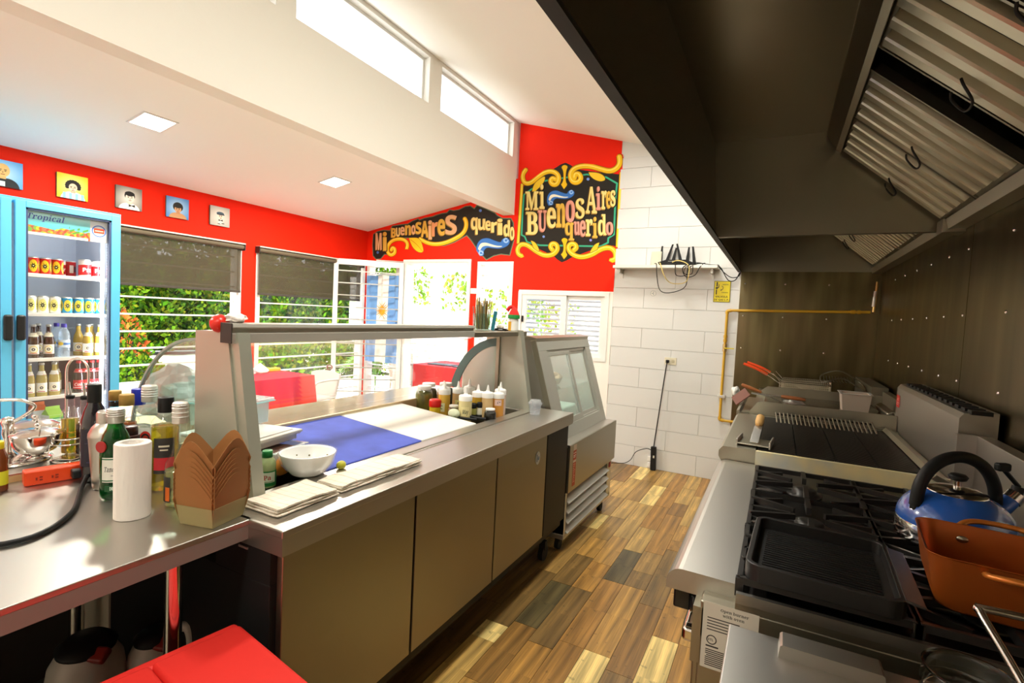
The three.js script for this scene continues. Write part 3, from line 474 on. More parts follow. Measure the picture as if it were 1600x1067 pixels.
// ---------- FRYER AND BASKETS ----------
{
  const t = thing('deep_fryer', 'steel deep fryer in the far corner under the gas pipe', 'fryer');
  add('body', [sp(-0.13, 0.7, 0.1, 0.94, -5.22, -4.33, 0.004)], M.steelDull, t);
  add('vat', [sp(-0.06, 0.62, 0.94, 0.965, -5.15, -4.4)], M.steelDark, t);
  add('flue', [sp(0.6, 0.7, 0.94, 1.12, -5.2, -4.35)], M.steelDull, t);
}
function basket(label, x, y, z, turn, tilt) {
  const t = thing('fry_basket', label, 'fry basket', [x, y, z], turn, 'fry baskets with orange handles'); t.rotation.order = 'YXZ'; t.rotation.z = tilt;
  const W = 0.34, D = 0.15, H = 0.1, g = [];
  for (let k = 0; k <= 26; k++) { const u = k / 26 * W; for (const q of [-D / 2, D / 2]) g.push(bar([u, 0, q], [u, H, q], 0.0024, 5)); g.push(bar([u, 0, -D / 2], [u, 0, D / 2], 0.0016, 5)); }
  for (let k = 0; k <= 6; k++) { const y1 = k / 6 * H; for (const q of [-D / 2, D / 2]) g.push(bar([0, y1, q], [W, y1, q], 0.0026, 5)); for (const u of [0, W]) g.push(bar([u, y1, -D / 2], [u, y1, D / 2], 0.0018, 5)); }
  for (let k = 0; k <= 12; k++) { const q = -D / 2 + k / 12 * D; g.push(bar([0, 0, q], [W, 0, q], 0.0016, 5)); for (const u of [0, W]) g.push(bar([u, 0, q], [u, H, q], 0.0024, 5)); }
  add('wire_mesh', g, std(lin(0.62, 0.55, 0.4), 0.3, 0.5), t).userData.kind = 'stuff';
  add('rim', [[[0, -D / 2], [W, -D / 2]], [[W, -D / 2], [W, D / 2]], [[W, D / 2], [0, D / 2]], [[0, D / 2], [0, -D / 2]]].map(([a, b]) => bar([a[0], H, a[1]], [b[0], H, b[1]], 0.004, 8)), M.chrome, t);
  add('handle_wire', [tube([[0, H - 0.02, -0.015], [-0.06, H + 0.02, -0.013], [-0.14, H + 0.065, -0.011]], 0.003, 14, 6), tube([[0, H - 0.02, 0.015], [-0.06, H + 0.02, 0.013], [-0.14, H + 0.065, 0.011]], 0.003, 14, 6), bar([0, H, 0], [-0.05, H + 0.055, 0], 0.004)], M.chrome, t);
  add('handle_grip', [tube([[-0.09, H + 0.04, 0], [-0.17, H + 0.08, 0], [-0.27, H + 0.115, 0]], 0.011, 20, 10)], P(0xe4480e, 0.45), t, 'orange coated grip');
}
basket('fry basket with orange handle hanging over the fryer, nearer one', 0.03, 0.985, -4.56, 0, 0.0);
basket('fry basket with orange handle hanging over the fryer, farther one', 0.05, 0.99, -4.78, 0, 0.02);
{ const t = thing('wire_skimmer', 'dark wire basket lid raised behind the steel food pan', 'skimmer', [0.42, 1.09, -4.6], 0); add('rim', [tube([[-0.1, 0.06, -0.1], [0.02, 0.1, -0.1], [0.16, 0.02, -0.1], [0.16, -0.02, 0.1], [0.02, 0.06, 0.1], [-0.1, 0.02, 0.1]], 0.005, 40, 8, true)], M.steelDark, t); const g = []; for (let k = 0; k < 12; k++) { const a = -0.09 + k * 0.02; g.push(tube([[a, 0.055, -0.1], [a, 0.03, 0], [a, 0.03, 0.1]], 0.002, 8, 5)); } add('wire_mesh', g, M.steelDark, t); }

// ---------- FAR WALL SHELF, ROUTER, CABLES, SIGNS ----------
{
  const t = thing('wall_shelf', 'thin grey metal shelf on the white tiles carrying the router', 'shelf');
  add('board', sp(-1.535, -0.545, 2.028, 2.056, ZF + 0.008, ZF + 0.2, 0.002), M.aluPale, t);
  for (const x of [-1.49, -0.6]) add('bracket', [sp(x - 0.01, x + 0.01, 1.985, 2.028, ZF, ZF + 0.13), sp(x - 0.012, x + 0.012, 1.94, 2.03, ZF, ZF + 0.012)], M.alu, t);
}
{
  const t = thing('router', 'black wireless router with six upright antennas on the wall shelf', 'router', [-0.93, 2.056, ZF + 0.1]);
  add('case', [sweep([[-0.15, 0], [-0.17, 0.03], [-0.09, 0.055], [0.09, 0.055], [0.16, 0.03], [0.15, 0]], -0.06, 0.06)], M.black, t);
  const A = [[-0.165, 0.02, -0.155, 0.2], [-0.105, 0.045, -0.055, 0.215], [-0.045, 0.05, -0.02, 0.18], [0.03, 0.05, -0.015, 0.22], [0.09, 0.045, 0.1, 0.185], [0.16, 0.02, 0.135, 0.19]];
  A.forEach(([a, b, c, d]) => { const w = 0.014, g = poly([[a - w, b], [a + w, b], [c + 0.006, d], [c - 0.006, d]], 0.008, 0.002); add('antenna', mv(g, 0, 0, -0.045), M.black, t); });
  const leds = []; for (let k = 0; k < 9; k++) leds.push(sp(-0.07 + k * 0.012, -0.064 + k * 0.012, 0.037, 0.042, 0.06, 0.062)); add('vent_row', leds, M.aluPale, t);
}
solo('modem_box', 'beige plastic box standing behind the router on the wall shelf', 'modem', [sp(-1.185, -1.085, 2.056, 2.205, ZF + 0.03, ZF + 0.07, 0.006)], P(0xcfc8b2));
solo('wall_sticker', 'small round grey sticker on the tiles below the shelf', 'sticker', [rot(cyl(0.033, 0.002, 0, 0, 0, 24), Math.PI / 2).translate(-1.158, 1.79, ZF + 0.005)], new THREE.MeshStandardMaterial({ map: canvas(128, 128, (c) => { c.fillStyle = '#dcd9cf'; c.fillRect(0, 0, 128, 128); c.strokeStyle = '#8d9499'; c.lineWidth = 7; c.beginPath(); c.arc(64, 64, 52, 0, 7); c.stroke(); c.fillStyle = '#7b8388'; for (let k = 0; k < 3; k++) { c.beginPath(); c.arc(40 + k * 24, 56, 9, 0, 7); c.fill(); } c.fillRect(54, 72, 20, 16); }), roughness: 0.5 }));
const wz = ZF + 0.2;
solo('cable', 'black cable looping down below the router shelf', 'cable', [tube([[-1.13, 2.075, ZF + 0.15], [-1.1, 2.06, wz + 0.01], [-1.09, 1.95, wz], [-1.08, 1.83, ZF + 0.1], [-1.02, 1.795, ZF + 0.06], [-0.9, 1.82, ZF + 0.06], [-0.83, 1.87, ZF + 0.1], [-0.81, 1.97, wz], [-0.8, 2.06, wz + 0.01], [-0.79, 2.07, ZF + 0.15]], 0.004, 90, 6)], M.black);
solo('cable', 'cream network cable hanging in a loop under the router', 'cable', [tube([[-1.08, 2.08, ZF + 0.16], [-1.06, 2.06, wz + 0.012], [-1.02, 1.95, wz], [-0.97, 1.89, ZF + 0.12], [-0.86, 1.89, ZF + 0.1], [-0.8, 1.93, wz], [-0.8, 2.05, wz + 0.015], [-0.9, 2.1, ZF + 0.18], [-0.96, 2.085, ZF + 0.17]], 0.0045, 90, 6)], P(0xd8c070));
solo('cable', 'tangle of thin black wires spilling over the shelf edge', 'cable', [tube([[-0.93, 2.08, ZF + 0.16], [-0.92, 2.05, wz + 0.015], [-0.91, 1.96, wz], [-0.82, 1.96, wz], [-0.79, 2.03, wz + 0.012], [-0.73, 2.075, ZF + 0.15], [-0.68, 2.07, ZF + 0.16], [-0.7, 2.03, wz + 0.012], [-0.74, 1.96, wz], [-0.82, 1.945, wz], [-0.85, 2.03, wz + 0.015], [-0.75, 2.08, ZF + 0.16], [-0.62, 2.065, ZF + 0.14], [-0.54, 2.062, ZF + 0.12]], 0.004, 140, 6), tube([[-0.78, 2.07, ZF + 0.17], [-0.76, 2.04, wz + 0.02], [-0.77, 1.97, wz], [-0.84, 1.98, wz], [-0.8, 2.05, wz + 0.022], [-0.66, 2.078, ZF + 0.15]], 0.0035, 60, 6)], M.black);
solo('cable', 'two black wires dropping from the shelf end to the hood corner', 'cable', [tube([[-0.56, 2.07, ZF + 0.1], [-0.52, 2.03, ZF + 0.1], [-0.46, 1.93, ZF + 0.05], [-0.4, 1.93, ZF + 0.04], [-0.365, 2.0, ZF + 0.04]], 0.0045, 40, 6), tube([[-0.555, 2.065, ZF + 0.12], [-0.5, 2.0, ZF + 0.1], [-0.435, 1.955, ZF + 0.05], [-0.375, 1.965, ZF + 0.04], [-0.355, 2.015, ZF + 0.05]], 0.004, 40, 6)], M.black);
{ // yellow gas valve sign
  const t = thing('gas_sign', 'yellow gas valve warning sign on the white tiles', 'sign', [-0.51, 1.823, ZF + 0.006]);
  const tx = canvas(280, 380, (c) => { c.fillStyle = '#e3cf14'; c.fillRect(0, 0, 280, 380); c.strokeStyle = '#2a2708'; c.lineWidth = 7; c.strokeRect(6, 6, 268, 368); c.fillStyle = '#1d1a06'; c.fillRect(40, 20, 22, 80); c.fillRect(36, 155, 18, 90); c.beginPath(); c.arc(48, 128, 20, 0, 7); c.fill(); c.fillRect(60, 108, 24, 16); c.fillRect(76, 60, 12, 56); c.lineWidth = 9; c.strokeStyle = '#1d1a06'; c.beginPath(); c.arc(120, 125, 36, -1.3, 1.2); c.stroke(); c.beginPath(); c.moveTo(108, 160); c.lineTo(140, 148); c.lineTo(124, 178); c.fill(); c.font = 'bold 24px sans-serif'; c.fillText('ABIERTO', 142, 72); c.fillText('CERRADO', 132, 216); c.font = 'bold 48px sans-serif'; c.fillText('VALVULA', 34, 300); c.fillText('DE GAS L.P.', 14, 356, 252); });
  const g = new THREE.PlaneGeometry(0.148, 0.2); g.translate(0, 0, 0.0032); add('print', g, new THREE.MeshStandardMaterial({ map: tx, roughness: 0.4 }), t); add('plate', sp(-0.075, 0.075, -0.101, 0.101, 0, 0.003), P(0x2a2708), t);
}
{
  const t = thing('wall_outlet', 'beige double wall outlet with a black plug', 'outlet', [-0.945, 1.118, ZF + 0.004]);
  add('plate', sp(-0.058, 0.058, -0.036, 0.036, 0, 0.008, 0.003), P(0xd8cfb4), t); add('socket', [sp(0.012, 0.04, -0.014, 0.014, 0.008, 0.011, 0.003)], P(0xb9ae90), t);
  add('plug', [sp(-0.04, -0.01, -0.02, 0.012, 0.008, 0.04, 0.006)], M.black, t);
}
{
  const t = thing('extension_cable', 'black cord from the outlet down to a power strip standing on the floor', 'power cable');
  add('cord', [tube([[-0.97, 1.11, ZF + 0.045], [-0.985, 0.95, ZF + 0.05], [-1.01, 0.65, ZF + 0.055], [-1.035, 0.35, ZF + 0.06], [-1.045, 0.23, ZF + 0.055]], 0.0055, 40, 8)], M.black, t);
  add('strip_body', [rot(sp(-0.026, 0.026, 0, 0.24, -0.02, 0.02, 0.006), 0.0, 0, 0.03).translate(-1.04, 0.001, ZF + 0.045)], M.black, t); add('switch', sp(-1.045, -1.03, 0.13, 0.155, ZF + 0.064, ZF + 0.068), M.aluPale, t);
}
solo('adapter_plug', 'white plug adapter stacked beside the black power strip', 'adapter', [sp(-1.1, -1.068, 0.09, 0.14, ZF + 0.02, ZF + 0.06, 0.004), sp(-1.1, -1.068, 0.03, 0.075, ZF + 0.02, ZF + 0.06, 0.004), sp(-1.092, -1.066, 0.075, 0.09, ZF + 0.03, ZF + 0.05)], M.whitePlastic);
solo('power_cable', 'thin black lead trailing along the floor to the power strip', 'power cable', [tube([[-1.068, 0.2, ZF + 0.04], [-1.12, 0.21, ZF + 0.05], [-1.22, 0.16, ZF + 0.05], [-1.27, 0.07, ZF + 0.06], [-1.33, 0.03, ZF + 0.08], [-1.42, 0.02, ZF + 0.1], [-1.5, 0.006, ZF + 0.12]], 0.004, 60, 6)], M.black);

// ---------- MURALS ----------
const glyph = (c, ch, x0, y0, x1, y1, font, fill, dx = 0, dy = 0, lw = 0, rotA = 0) => {
  c.save(); c.font = font; const m = c.measureText(ch), w = m.actualBoundingBoxLeft + m.actualBoundingBoxRight, h = m.actualBoundingBoxAscent + m.actualBoundingBoxDescent;
  c.translate((x0 + x1) / 2 + dx, (y0 + y1) / 2 + dy); c.rotate(rotA); c.scale((x1 - x0) / w, (y1 - y0) / h); c.fillStyle = fill;
  const ox = -(w / 2) + m.actualBoundingBoxLeft, oy = h / 2 - m.actualBoundingBoxDescent;
  if (lw) { c.strokeStyle = fill; c.lineWidth = lw; c.lineJoin = 'round'; c.strokeText(ch, ox, oy); }
  c.fillText(ch, ox, oy); c.restore();
};
const smooth = (c, p, close) => { c.beginPath(); c.moveTo(...p[0]); for (let i = 1; i < p.length - 1; i++) c.quadraticCurveTo(p[i][0], p[i][1], (p[i][0] + p[i + 1][0]) / 2, (p[i][1] + p[i + 1][1]) / 2); c.lineTo(...p[p.length - 1]); if (close) c.closePath(); };
function scroll(c, p, w0, col = '#f2c21f', edge = '#5a4410', hi = '#ffe36a') { const w = w0 * 1.3; c.lineCap = c.lineJoin = 'round'; for (const [cc, ww] of [[edge, w + 7], ['#d99a12', w], [col, w * 0.8]]) { smooth(c, p); c.strokeStyle = cc; c.lineWidth = ww; c.stroke(); } smooth(c, p.map(([a, b]) => [a - w * 0.1, b - w * 0.14])); c.strokeStyle = hi; c.lineWidth = w * 0.22; c.stroke(); }
function blob(c, p, col, edge) { smooth(c, p, true); c.fillStyle = col; c.fill(); if (edge) { c.strokeStyle = edge; c.lineWidth = 4; c.stroke(); } }
const dot = (c, x, y, r, col) => { c.beginPath(); c.arc(x, y, r, 0, 7); c.fillStyle = col; c.fill(); };
const RED = '#f02408';
function mural(name, label, rect, aff, size, outline, draw, z) {
  const [x0, x1, y0, y1] = rect, W = size[0], H = size[1];
  const tx = canvas(W, H, (c) => {
    c.fillStyle = RED; c.fillRect(0, 0, W, H);
    const kx = W / (x1 - x0), ky = H / (y1 - y0), [a, b, e, f, g, h] = aff;
    c.setTransform(a * kx, -f * ky, b * kx, -g * ky, (e - x0) * kx, (y1 - h) * ky); draw(c);
  });
  const q = outline.map(([u, v]) => [aff[0] * u + aff[1] * v + aff[2], aff[3] * u + aff[4] * v + aff[5]]);
  const s = new THREE.Shape(q.map((p) => new THREE.Vector2(...p))), g = new THREE.ExtrudeGeometry(s, { depth: 0.002, bevelEnabled: false });
  const P3 = g.attributes.position, U = g.attributes.uv; for (let i = 0; i < P3.count; i++) U.setXY(i, (P3.getX(i) - x0) / (x1 - x0), (P3.getY(i) - y0) / (y1 - y0));
  solo(name, label, 'mural', mv(g, 0, 0, z), new THREE.MeshPhysicalMaterial({ map: tx, roughness: 0.6, specularIntensity: 0.3 }));
}
const CREAM = '#f0d988', PINK = '#e6a08c', GOLD = '#e2b54a', BK = '#2b2722', TEAL = '#3fae86';
function letters(c, list, font, sh = 7) { for (const [ch, a, b, d, e, col, r] of list) { glyph(c, ch, a, b, d, e, font, '#12100d', sh * 0.9, sh * 0.5, 9, r || 0); glyph(c, ch, a - 3, b + 3, d - 3, e + 3, font, col === PINK ? '#a8674f' : '#a57c2e', 0, 0, 6, r || 0); glyph(c, ch, a, b, d, e, font, col, 2, -2, 3, r || 0); } }
function ribbon(c, p, s, sy) { // blue and white ribbon with curled ends
  const q = (l) => l.map(([x, y]) => [p[0] + x * s, p[1] + y * sy]);
  blob(c, q([[-0.48, 0.42], [-0.5, 0.1], [-0.36, -0.3], [-0.1, -0.4], [0.1, -0.25], [0.34, -0.12], [0.36, -0.3], [0.5, -0.42], [0.64, -0.28], [0.6, 0.02], [0.36, 0.22], [0.06, 0.2], [-0.12, 0.14], [-0.24, 0.36], [-0.2, 0.6], [-0.42, 0.66]]), '#3f78c8', '#16305c');
  blob(c, q([[-0.42, 0.24], [-0.38, -0.04], [-0.2, -0.14], [0.0, -0.04], [0.2, 0.06], [0.42, 0.06], [0.3, 0.14], [0.06, 0.12], [-0.12, 0.04], [-0.28, 0.1], [-0.36, 0.34]]), '#f3efd8');
  c.lineWidth = s * 0.05; c.strokeStyle = '#9cc4f2'; c.beginPath(); c.arc(p[0] + 0.5 * s, p[1] - 0.24 * sy, 0.1 * sy, 0, 5.2); c.stroke(); c.beginPath(); c.arc(p[0] - 0.32 * s, p[1] + 0.46 * sy, 0.1 * sy, 1, 6.2); c.stroke();
}
{
  const inner = [[150, 300], [350, 190], [480, 125], [520, 100], [565, 86], [612, 110], [660, 150], [900, 190], [1050, 210], [1030, 845], [930, 830], [620, 960], [575, 990], [530, 1010], [488, 985], [450, 950], [200, 850], [118, 840]];
  const out = [[118, 250], [150, 130], [200, 110], [215, 150], [200, 230], [250, 225], [380, 135], [520, 88], [565, 72], [615, 92], [700, 95], [880, 120], [1010, 105], [1005, 60], [1030, 25], [1065, 35], [1082, 120], [1085, 215], [1048, 850], [1040, 960], [985, 992], [950, 975], [960, 935], [900, 900], [780, 965], [640, 992], [590, 1000], [530, 1026], [480, 1002], [420, 985], [300, 975], [190, 895], [150, 900], [145, 940], [165, 975], [120, 995], [75, 960], [78, 850]];
  mural('wall_mural', 'square painted mural with gold scrolls and cream lettering on black', [-2.86, -1.53, 2.05, 3.36], [0.001277, 0.000069, -2.922257, -0.000067, -0.001177, 3.331923], [1024, 1000], out, (c) => {
    c.beginPath(); inner.forEach((p, i) => i ? c.lineTo(...p) : c.moveTo(...p)); c.closePath(); c.fillStyle = BK; c.fill();
    c.strokeStyle = TEAL; c.lineWidth = 15; c.lineJoin = 'round'; c.beginPath(); [[165, 375], [350, 252], [430, 240], [760, 200], [860, 225], [925, 230], [1018, 288], [1005, 410], [992, 738], [945, 772], [942, 812], [880, 848], [320, 858], [195, 832], [172, 780], [140, 765], [150, 560], [165, 375]].forEach((p, i) => i ? c.lineTo(...p) : c.moveTo(...p)); c.stroke();
    for (const [a, b] of [[[146, 270], [104, 850]], [[1052, 190], [1022, 850]]]) { for (const [col, w] of [['#5a4410', 34], ['#f0bf1c', 27], ['#ffdf5c', 9]]) { c.strokeStyle = col; c.lineWidth = w; c.beginPath(); c.moveTo(...a); c.lineTo(...b); c.stroke(); } }
    scroll(c, [[182, 140], [158, 165], [150, 215], [172, 268], [232, 268], [300, 212], [370, 166], [440, 158], [492, 188], [506, 238], [482, 288], [440, 284], [420, 250], [442, 222], [470, 238]], 34);
    scroll(c, [[1036, 55], [1046, 105], [1018, 155], [960, 182], [880, 158], [790, 125], [700, 122], [632, 148], [606, 200], [622, 260], [670, 276], [708, 240], [690, 192], [652, 192], [646, 228]], 36);
    blob(c, [[245, 350], [250, 290], [310, 230], [380, 195], [365, 260], [320, 310], [280, 345]], '#f2c832', '#5a4410'); blob(c, [[770, 180], [840, 180], [905, 210], [925, 255], [880, 272], [820, 250], [785, 215]], '#f2c832', '#5a4410');
    for (const [t, b, k] of [[100, 325, 1], [775, 975, -1]]) { blob(c, [[520, b - 40], [545, b - 60], [545, t + 60], [520, t + 25], [553, t], [592, t + 20], [570, t + 60], [566, b - 60], [588, b - 38], [550, b + 8]], '#f2c21f', '#5a4410'); }
    scroll(c, [[145, 968], [108, 962], [94, 905], [130, 852], [200, 858], [280, 918], [370, 958], [450, 942], [494, 890], [480, 842], [440, 835], [420, 868], [440, 895]], 34);
    scroll(c, [[970, 970], [1010, 962], [1008, 892], [960, 852], [880, 870], [800, 930], [700, 958], [622, 930], [586, 880], [604, 836], [650, 832], [668, 868], [642, 890]], 34);
    blob(c, [[230, 815], [270, 820], [310, 880], [320, 930], [260, 890]], '#f2c832', '#5a4410'); blob(c, [[870, 812], [835, 820], [800, 870], [775, 920], [850, 880]], '#f2c832', '#5a4410');
    ribbon(c, [502, 392], 232, 140);
    dot(c, 768, 243, 13, '#7d9ce4'); dot(c, 358, 775, 12, '#7d9ce4'); dot(c, 792, 795, 12, '#8f8fe0');
    letters(c, [['M', 180, 350, 305, 522, CREAM], ['i', 318, 285, 366, 512, CREAM], ['B', 185, 545, 300, 758, CREAM], ['U', 302, 530, 384, 728, PINK], ['e', 388, 505, 474, 690, CREAM], ['n', 478, 468, 566, 680, GOLD], ['o', 566, 440, 648, 632, PINK], ['S', 655, 418, 736, 600, CREAM], ['A', 748, 318, 845, 552, CREAM], ['i', 840, 315, 878, 520, PINK], ['r', 884, 355, 930, 515, CREAM], ['e', 926, 360, 966, 505, GOLD], ['s', 960, 352, 1003, 490, CREAM], ['q', 562, 640, 642, 802, GOLD], ['u', 642, 632, 694, 750, PINK], ['e', 694, 622, 746, 762, PINK], ['r', 748, 610, 806, 758, CREAM], ['i', 810, 588, 850, 772, GOLD], ['d', 856, 562, 928, 748, CREAM], ['o', 924, 632, 984, 742, PINK]], 'bold 120px serif');
  }, ZF + 0.0005);
}
{
  const body = [[60, 440], [110, 410], [180, 395], [260, 400], [290, 350], [400, 335], [470, 330], [520, 300], [590, 275], [600, 290], [660, 270], [750, 255], [790, 240], [850, 225], [900, 220], [930, 190], [970, 200], [1030, 190], [1090, 160], [1140, 155], [1180, 185], [1205, 152], [1290, 186], [1380, 230], [1400, 255], [1450, 285], [1530, 288], [1552, 330], [1556, 500], [1540, 560], [1520, 640], [1440, 632], [1370, 650], [1300, 690], [1250, 640], [1190, 560], [1150, 500], [1105, 450], [1060, 475], [980, 520], [880, 555], [780, 560], [680, 545], [610, 510], [500, 478], [400, 478], [320, 490], [250, 540], [215, 600], [232, 660], [195, 660], [150, 710], [92, 716], [55, 680], [50, 560]];
  const out = [[40, 435], [110, 392], [260, 378], [285, 332], [470, 312], [590, 258], [750, 238], [900, 202], [930, 174], [1030, 172], [1140, 138], [1215, 138], [1400, 236], [1460, 270], [1540, 272], [1562, 320], [1562, 560], [1530, 655], [1440, 648], [1370, 668], [1300, 708], [1240, 660], [1150, 520], [1105, 470], [1020, 530], [880, 580], [780, 585], [690, 575], [665, 645], [590, 650], [520, 600], [490, 540], [480, 600], [430, 600], [420, 540], [370, 520], [300, 540], [345, 610], [335, 680], [270, 705], [210, 680], [150, 728], [86, 734], [38, 695], [32, 560]];
  mural('wall_mural', 'long painted scroll mural with lettering above the open door', [-5.03, -2.775, 2.1, 2.92], [0.00143, 0.000061, -5.045, -0.000042, -0.0012, 3.025529], [1400, 510], out, (c) => {
    c.beginPath(); body.forEach((p, i) => i ? c.lineTo(...p) : c.moveTo(...p)); c.closePath(); c.fillStyle = BK; c.fill(); c.strokeStyle = '#7d8a6c'; c.lineWidth = 9; c.stroke(); c.strokeStyle = '#2f6a4c'; c.lineWidth = 3; c.stroke();
    scroll(c, [[1085, 285], [1102, 310], [1098, 380], [1060, 440], [980, 488], [880, 530], [780, 545], [690, 532], [610, 490]], 32);
    scroll(c, [[455, 600], [475, 550], [440, 500], [370, 488], [290, 505], [235, 560], [226, 630], [265, 672], [318, 650], [322, 598], [290, 582], [276, 612]], 30);
    blob(c, [[480, 478], [560, 470], [610, 490], [640, 560], [652, 632], [590, 635], [530, 590], [500, 530]], '#f5c526', '#7a5410'); c.strokeStyle = '#c9840f'; c.lineWidth = 5; smooth(c, [[500, 495], [570, 540], [640, 625]]); c.stroke();
    ribbon(c, [1340, 542], 290, 180);
    dot(c, 1240, 205, 14, '#5d7fd0'); dot(c, 1000, 398, 15, '#6b6fce'); dot(c, 112, 642, 15, '#4a6ab8');
    letters(c, [['M', 86, 430, 158, 612, '#e9b98a'], ['i', 178, 420, 220, 622, GOLD], ['B', 275, 375, 330, 475, GOLD], ['U', 333, 372, 378, 466, CREAM], ['e', 382, 362, 432, 450, '#e9b98a'], ['n', 440, 345, 505, 446, GOLD], ['o', 510, 345, 556, 442, '#e9b98a'], ['S', 558, 312, 622, 436, GOLD], ['A', 622, 303, 700, 470, GOLD], ['i', 702, 300, 740, 495, '#e9b98a'], ['r', 738, 318, 802, 460, '#e9a06e'], ['e', 802, 288, 880, 450, GOLD], ['S', 884, 245, 1000, 442, '#e9b98a'], ['q', 1145, 275, 1212, 442, CREAM], ['u', 1216, 290, 1286, 396, CREAM], ['e', 1286, 308, 1342, 402, CREAM], ['r', 1344, 322, 1402, 422, CREAM], ['i', 1405, 292, 1450, 446, CREAM], ['d', 1460, 308, 1520, 462, CREAM], ['o', 1520, 372, 1560, 495, CREAM]], 'bold 120px sans-serif', 5);
  }, ZF + 0.0005);
}
solo('door_plate', 'small white plate on the red wall between door and narrow window', 'sign', [sp(-3.385, -3.262, 1.735, 1.80, ZF, ZF + 0.004, 0.001)], M.whitePlastic);

// ---------- PORTRAITS ----------
{
  const el = (c, x, y, a, b, col, f = 0, t = 7) => { c.beginPath(); c.ellipse(x, y, a, b, 0, f, t); c.fillStyle = col; c.fill(); };
  const wash = (c, a, b) => { const g = c.createRadialGradient(76, 76, 14, 80, 80, 116); g.addColorStop(0, a); g.addColorStop(1, b); c.fillStyle = g; c.fillRect(0, 0, 160, 160); };
  const bust = (c, y, col) => { c.beginPath(); c.moveTo(18, 160); c.quadraticCurveTo(24, y + 8, 64, y); c.lineTo(100, y); c.quadraticCurveTo(140, y + 8, 146, 160); c.closePath(); c.fillStyle = col; c.fill(); };
  const curls = (c, x, y, r, n, s) => { for (let k = 0; k < n; k++) { const a = Math.PI * (0.9 + k / (n - 1) * 1.2); el(c, x + Math.cos(a) * r, y + Math.sin(a) * r, s, s, '#17110e'); } };
  const features = (c, x, y, s) => { c.fillStyle = '#2a1d16'; for (const k of [-1, 1]) { c.fillRect(x + k * 10 * s - 6, y - 9 * s, 11 * s, 3.5); c.fillRect(x + k * 10 * s - 4, y - 2 * s, 7 * s, 4); } c.fillStyle = 'rgba(110,60,40,0.6)'; c.fillRect(x - 2, y + 2, 4, 10 * s); c.fillStyle = '#8a3a30'; c.fillRect(x - 8 * s, y + 17 * s, 16 * s, 4); };
  const spec = [
    ['canvas portrait of a bald man in a black shirt on pale blue', -1.59, (c) => { wash(c, '#b9d6ea', '#4f93cc'); bust(c, 108, '#19191b'); c.fillStyle = '#d8d6d0'; c.fillRect(56, 128, 26, 30); c.fillStyle = '#d9a866'; c.fillRect(58, 84, 28, 30); el(c, 72, 62, 31, 40, '#e3b26a'); features(c, 72, 66, 1.1); }],
    ['canvas portrait of a dark haired footballer on bright yellow', -1.99, (c) => { wash(c, '#f8ee98', '#edc412'); bust(c, 114, '#eef1f2'); c.fillStyle = '#8fc3e4'; for (const x of [30, 62, 94, 124]) c.fillRect(x, 122, 15, 38); c.fillStyle = '#d8a880'; c.fillRect(70, 96, 24, 24); el(c, 82, 70, 33, 32, '#17110e'); curls(c, 82, 76, 31, 11, 11); el(c, 82, 84, 22, 27, '#ecd0b0'); features(c, 82, 86, 0.95); }],
    ['canvas portrait of a man in white shirt and bow tie on grey', -2.385, (c) => { wash(c, '#e2dcd2', '#6e675e'); bust(c, 116, '#f4f0e8'); c.fillStyle = '#e2ccb2'; c.fillRect(70, 96, 28, 26); el(c, 84, 62, 32, 32, '#17120e'); el(c, 85, 76, 27, 33, '#efe0cc'); el(c, 84, 48, 30, 17, '#17120e'); features(c, 86, 76, 1.05); c.fillStyle = '#15110d'; c.beginPath(); c.moveTo(78, 122); c.lineTo(96, 130); c.lineTo(116, 122); c.lineTo(116, 142); c.lineTo(96, 134); c.lineTo(78, 142); c.fill(); }],
    ['canvas portrait of a bare shouldered dark haired man on blue', -2.785, (c) => { wash(c, '#b4d2ec', '#3f78bc'); bust(c, 118, '#c08e62'); c.fillStyle = '#b07c52'; c.fillRect(70, 100, 26, 24); el(c, 82, 72, 36, 36, '#15110f'); el(c, 82, 90, 24, 28, '#c99a70'); el(c, 82, 68, 28, 13, '#15110f'); features(c, 82, 92, 0.95); }],
    ['canvas sketch of a small figure with cap and bow tie on grey', -3.19, (c) => { wash(c, '#e4e0d8', '#a8a39a'); c.fillStyle = '#f2eadc'; c.fillRect(66, 96, 34, 46); el(c, 84, 76, 22, 24, '#f0e0cc'); el(c, 82, 56, 31, 14, '#3c5566'); c.fillStyle = '#26323c'; c.fillRect(54, 60, 62, 7); features(c, 86, 80, 0.8); c.fillStyle = '#1b1613'; c.beginPath(); c.moveTo(68, 104); c.lineTo(84, 110); c.lineTo(102, 104); c.lineTo(102, 120); c.lineTo(84, 114); c.lineTo(68, 120); c.fill(); c.fillRect(62, 140, 20, 6); c.fillRect(92, 134, 24, 6); }],
  ];
  spec.forEach(([label, z, draw], i) => {
    const t = thing('portrait_canvas', label, 'painting', [XL, 2.338, z], Math.PI / 2, 'square painted portraits');
    const s = 0.2 + (i === 0 ? 0.0 : 0), g = new THREE.PlaneGeometry(s, 0.188); g.translate(0, 0, 0.0208);
    add('stretcher', sp(-s / 2, s / 2, -0.094, 0.094, 0.002, 0.02, 0.002), P(0x5a4a3a, 0.8), t); add('painted_face', g, new THREE.MeshStandardMaterial({ map: canvas(160, 160, draw), roughness: 0.7 }), t);
  });
}
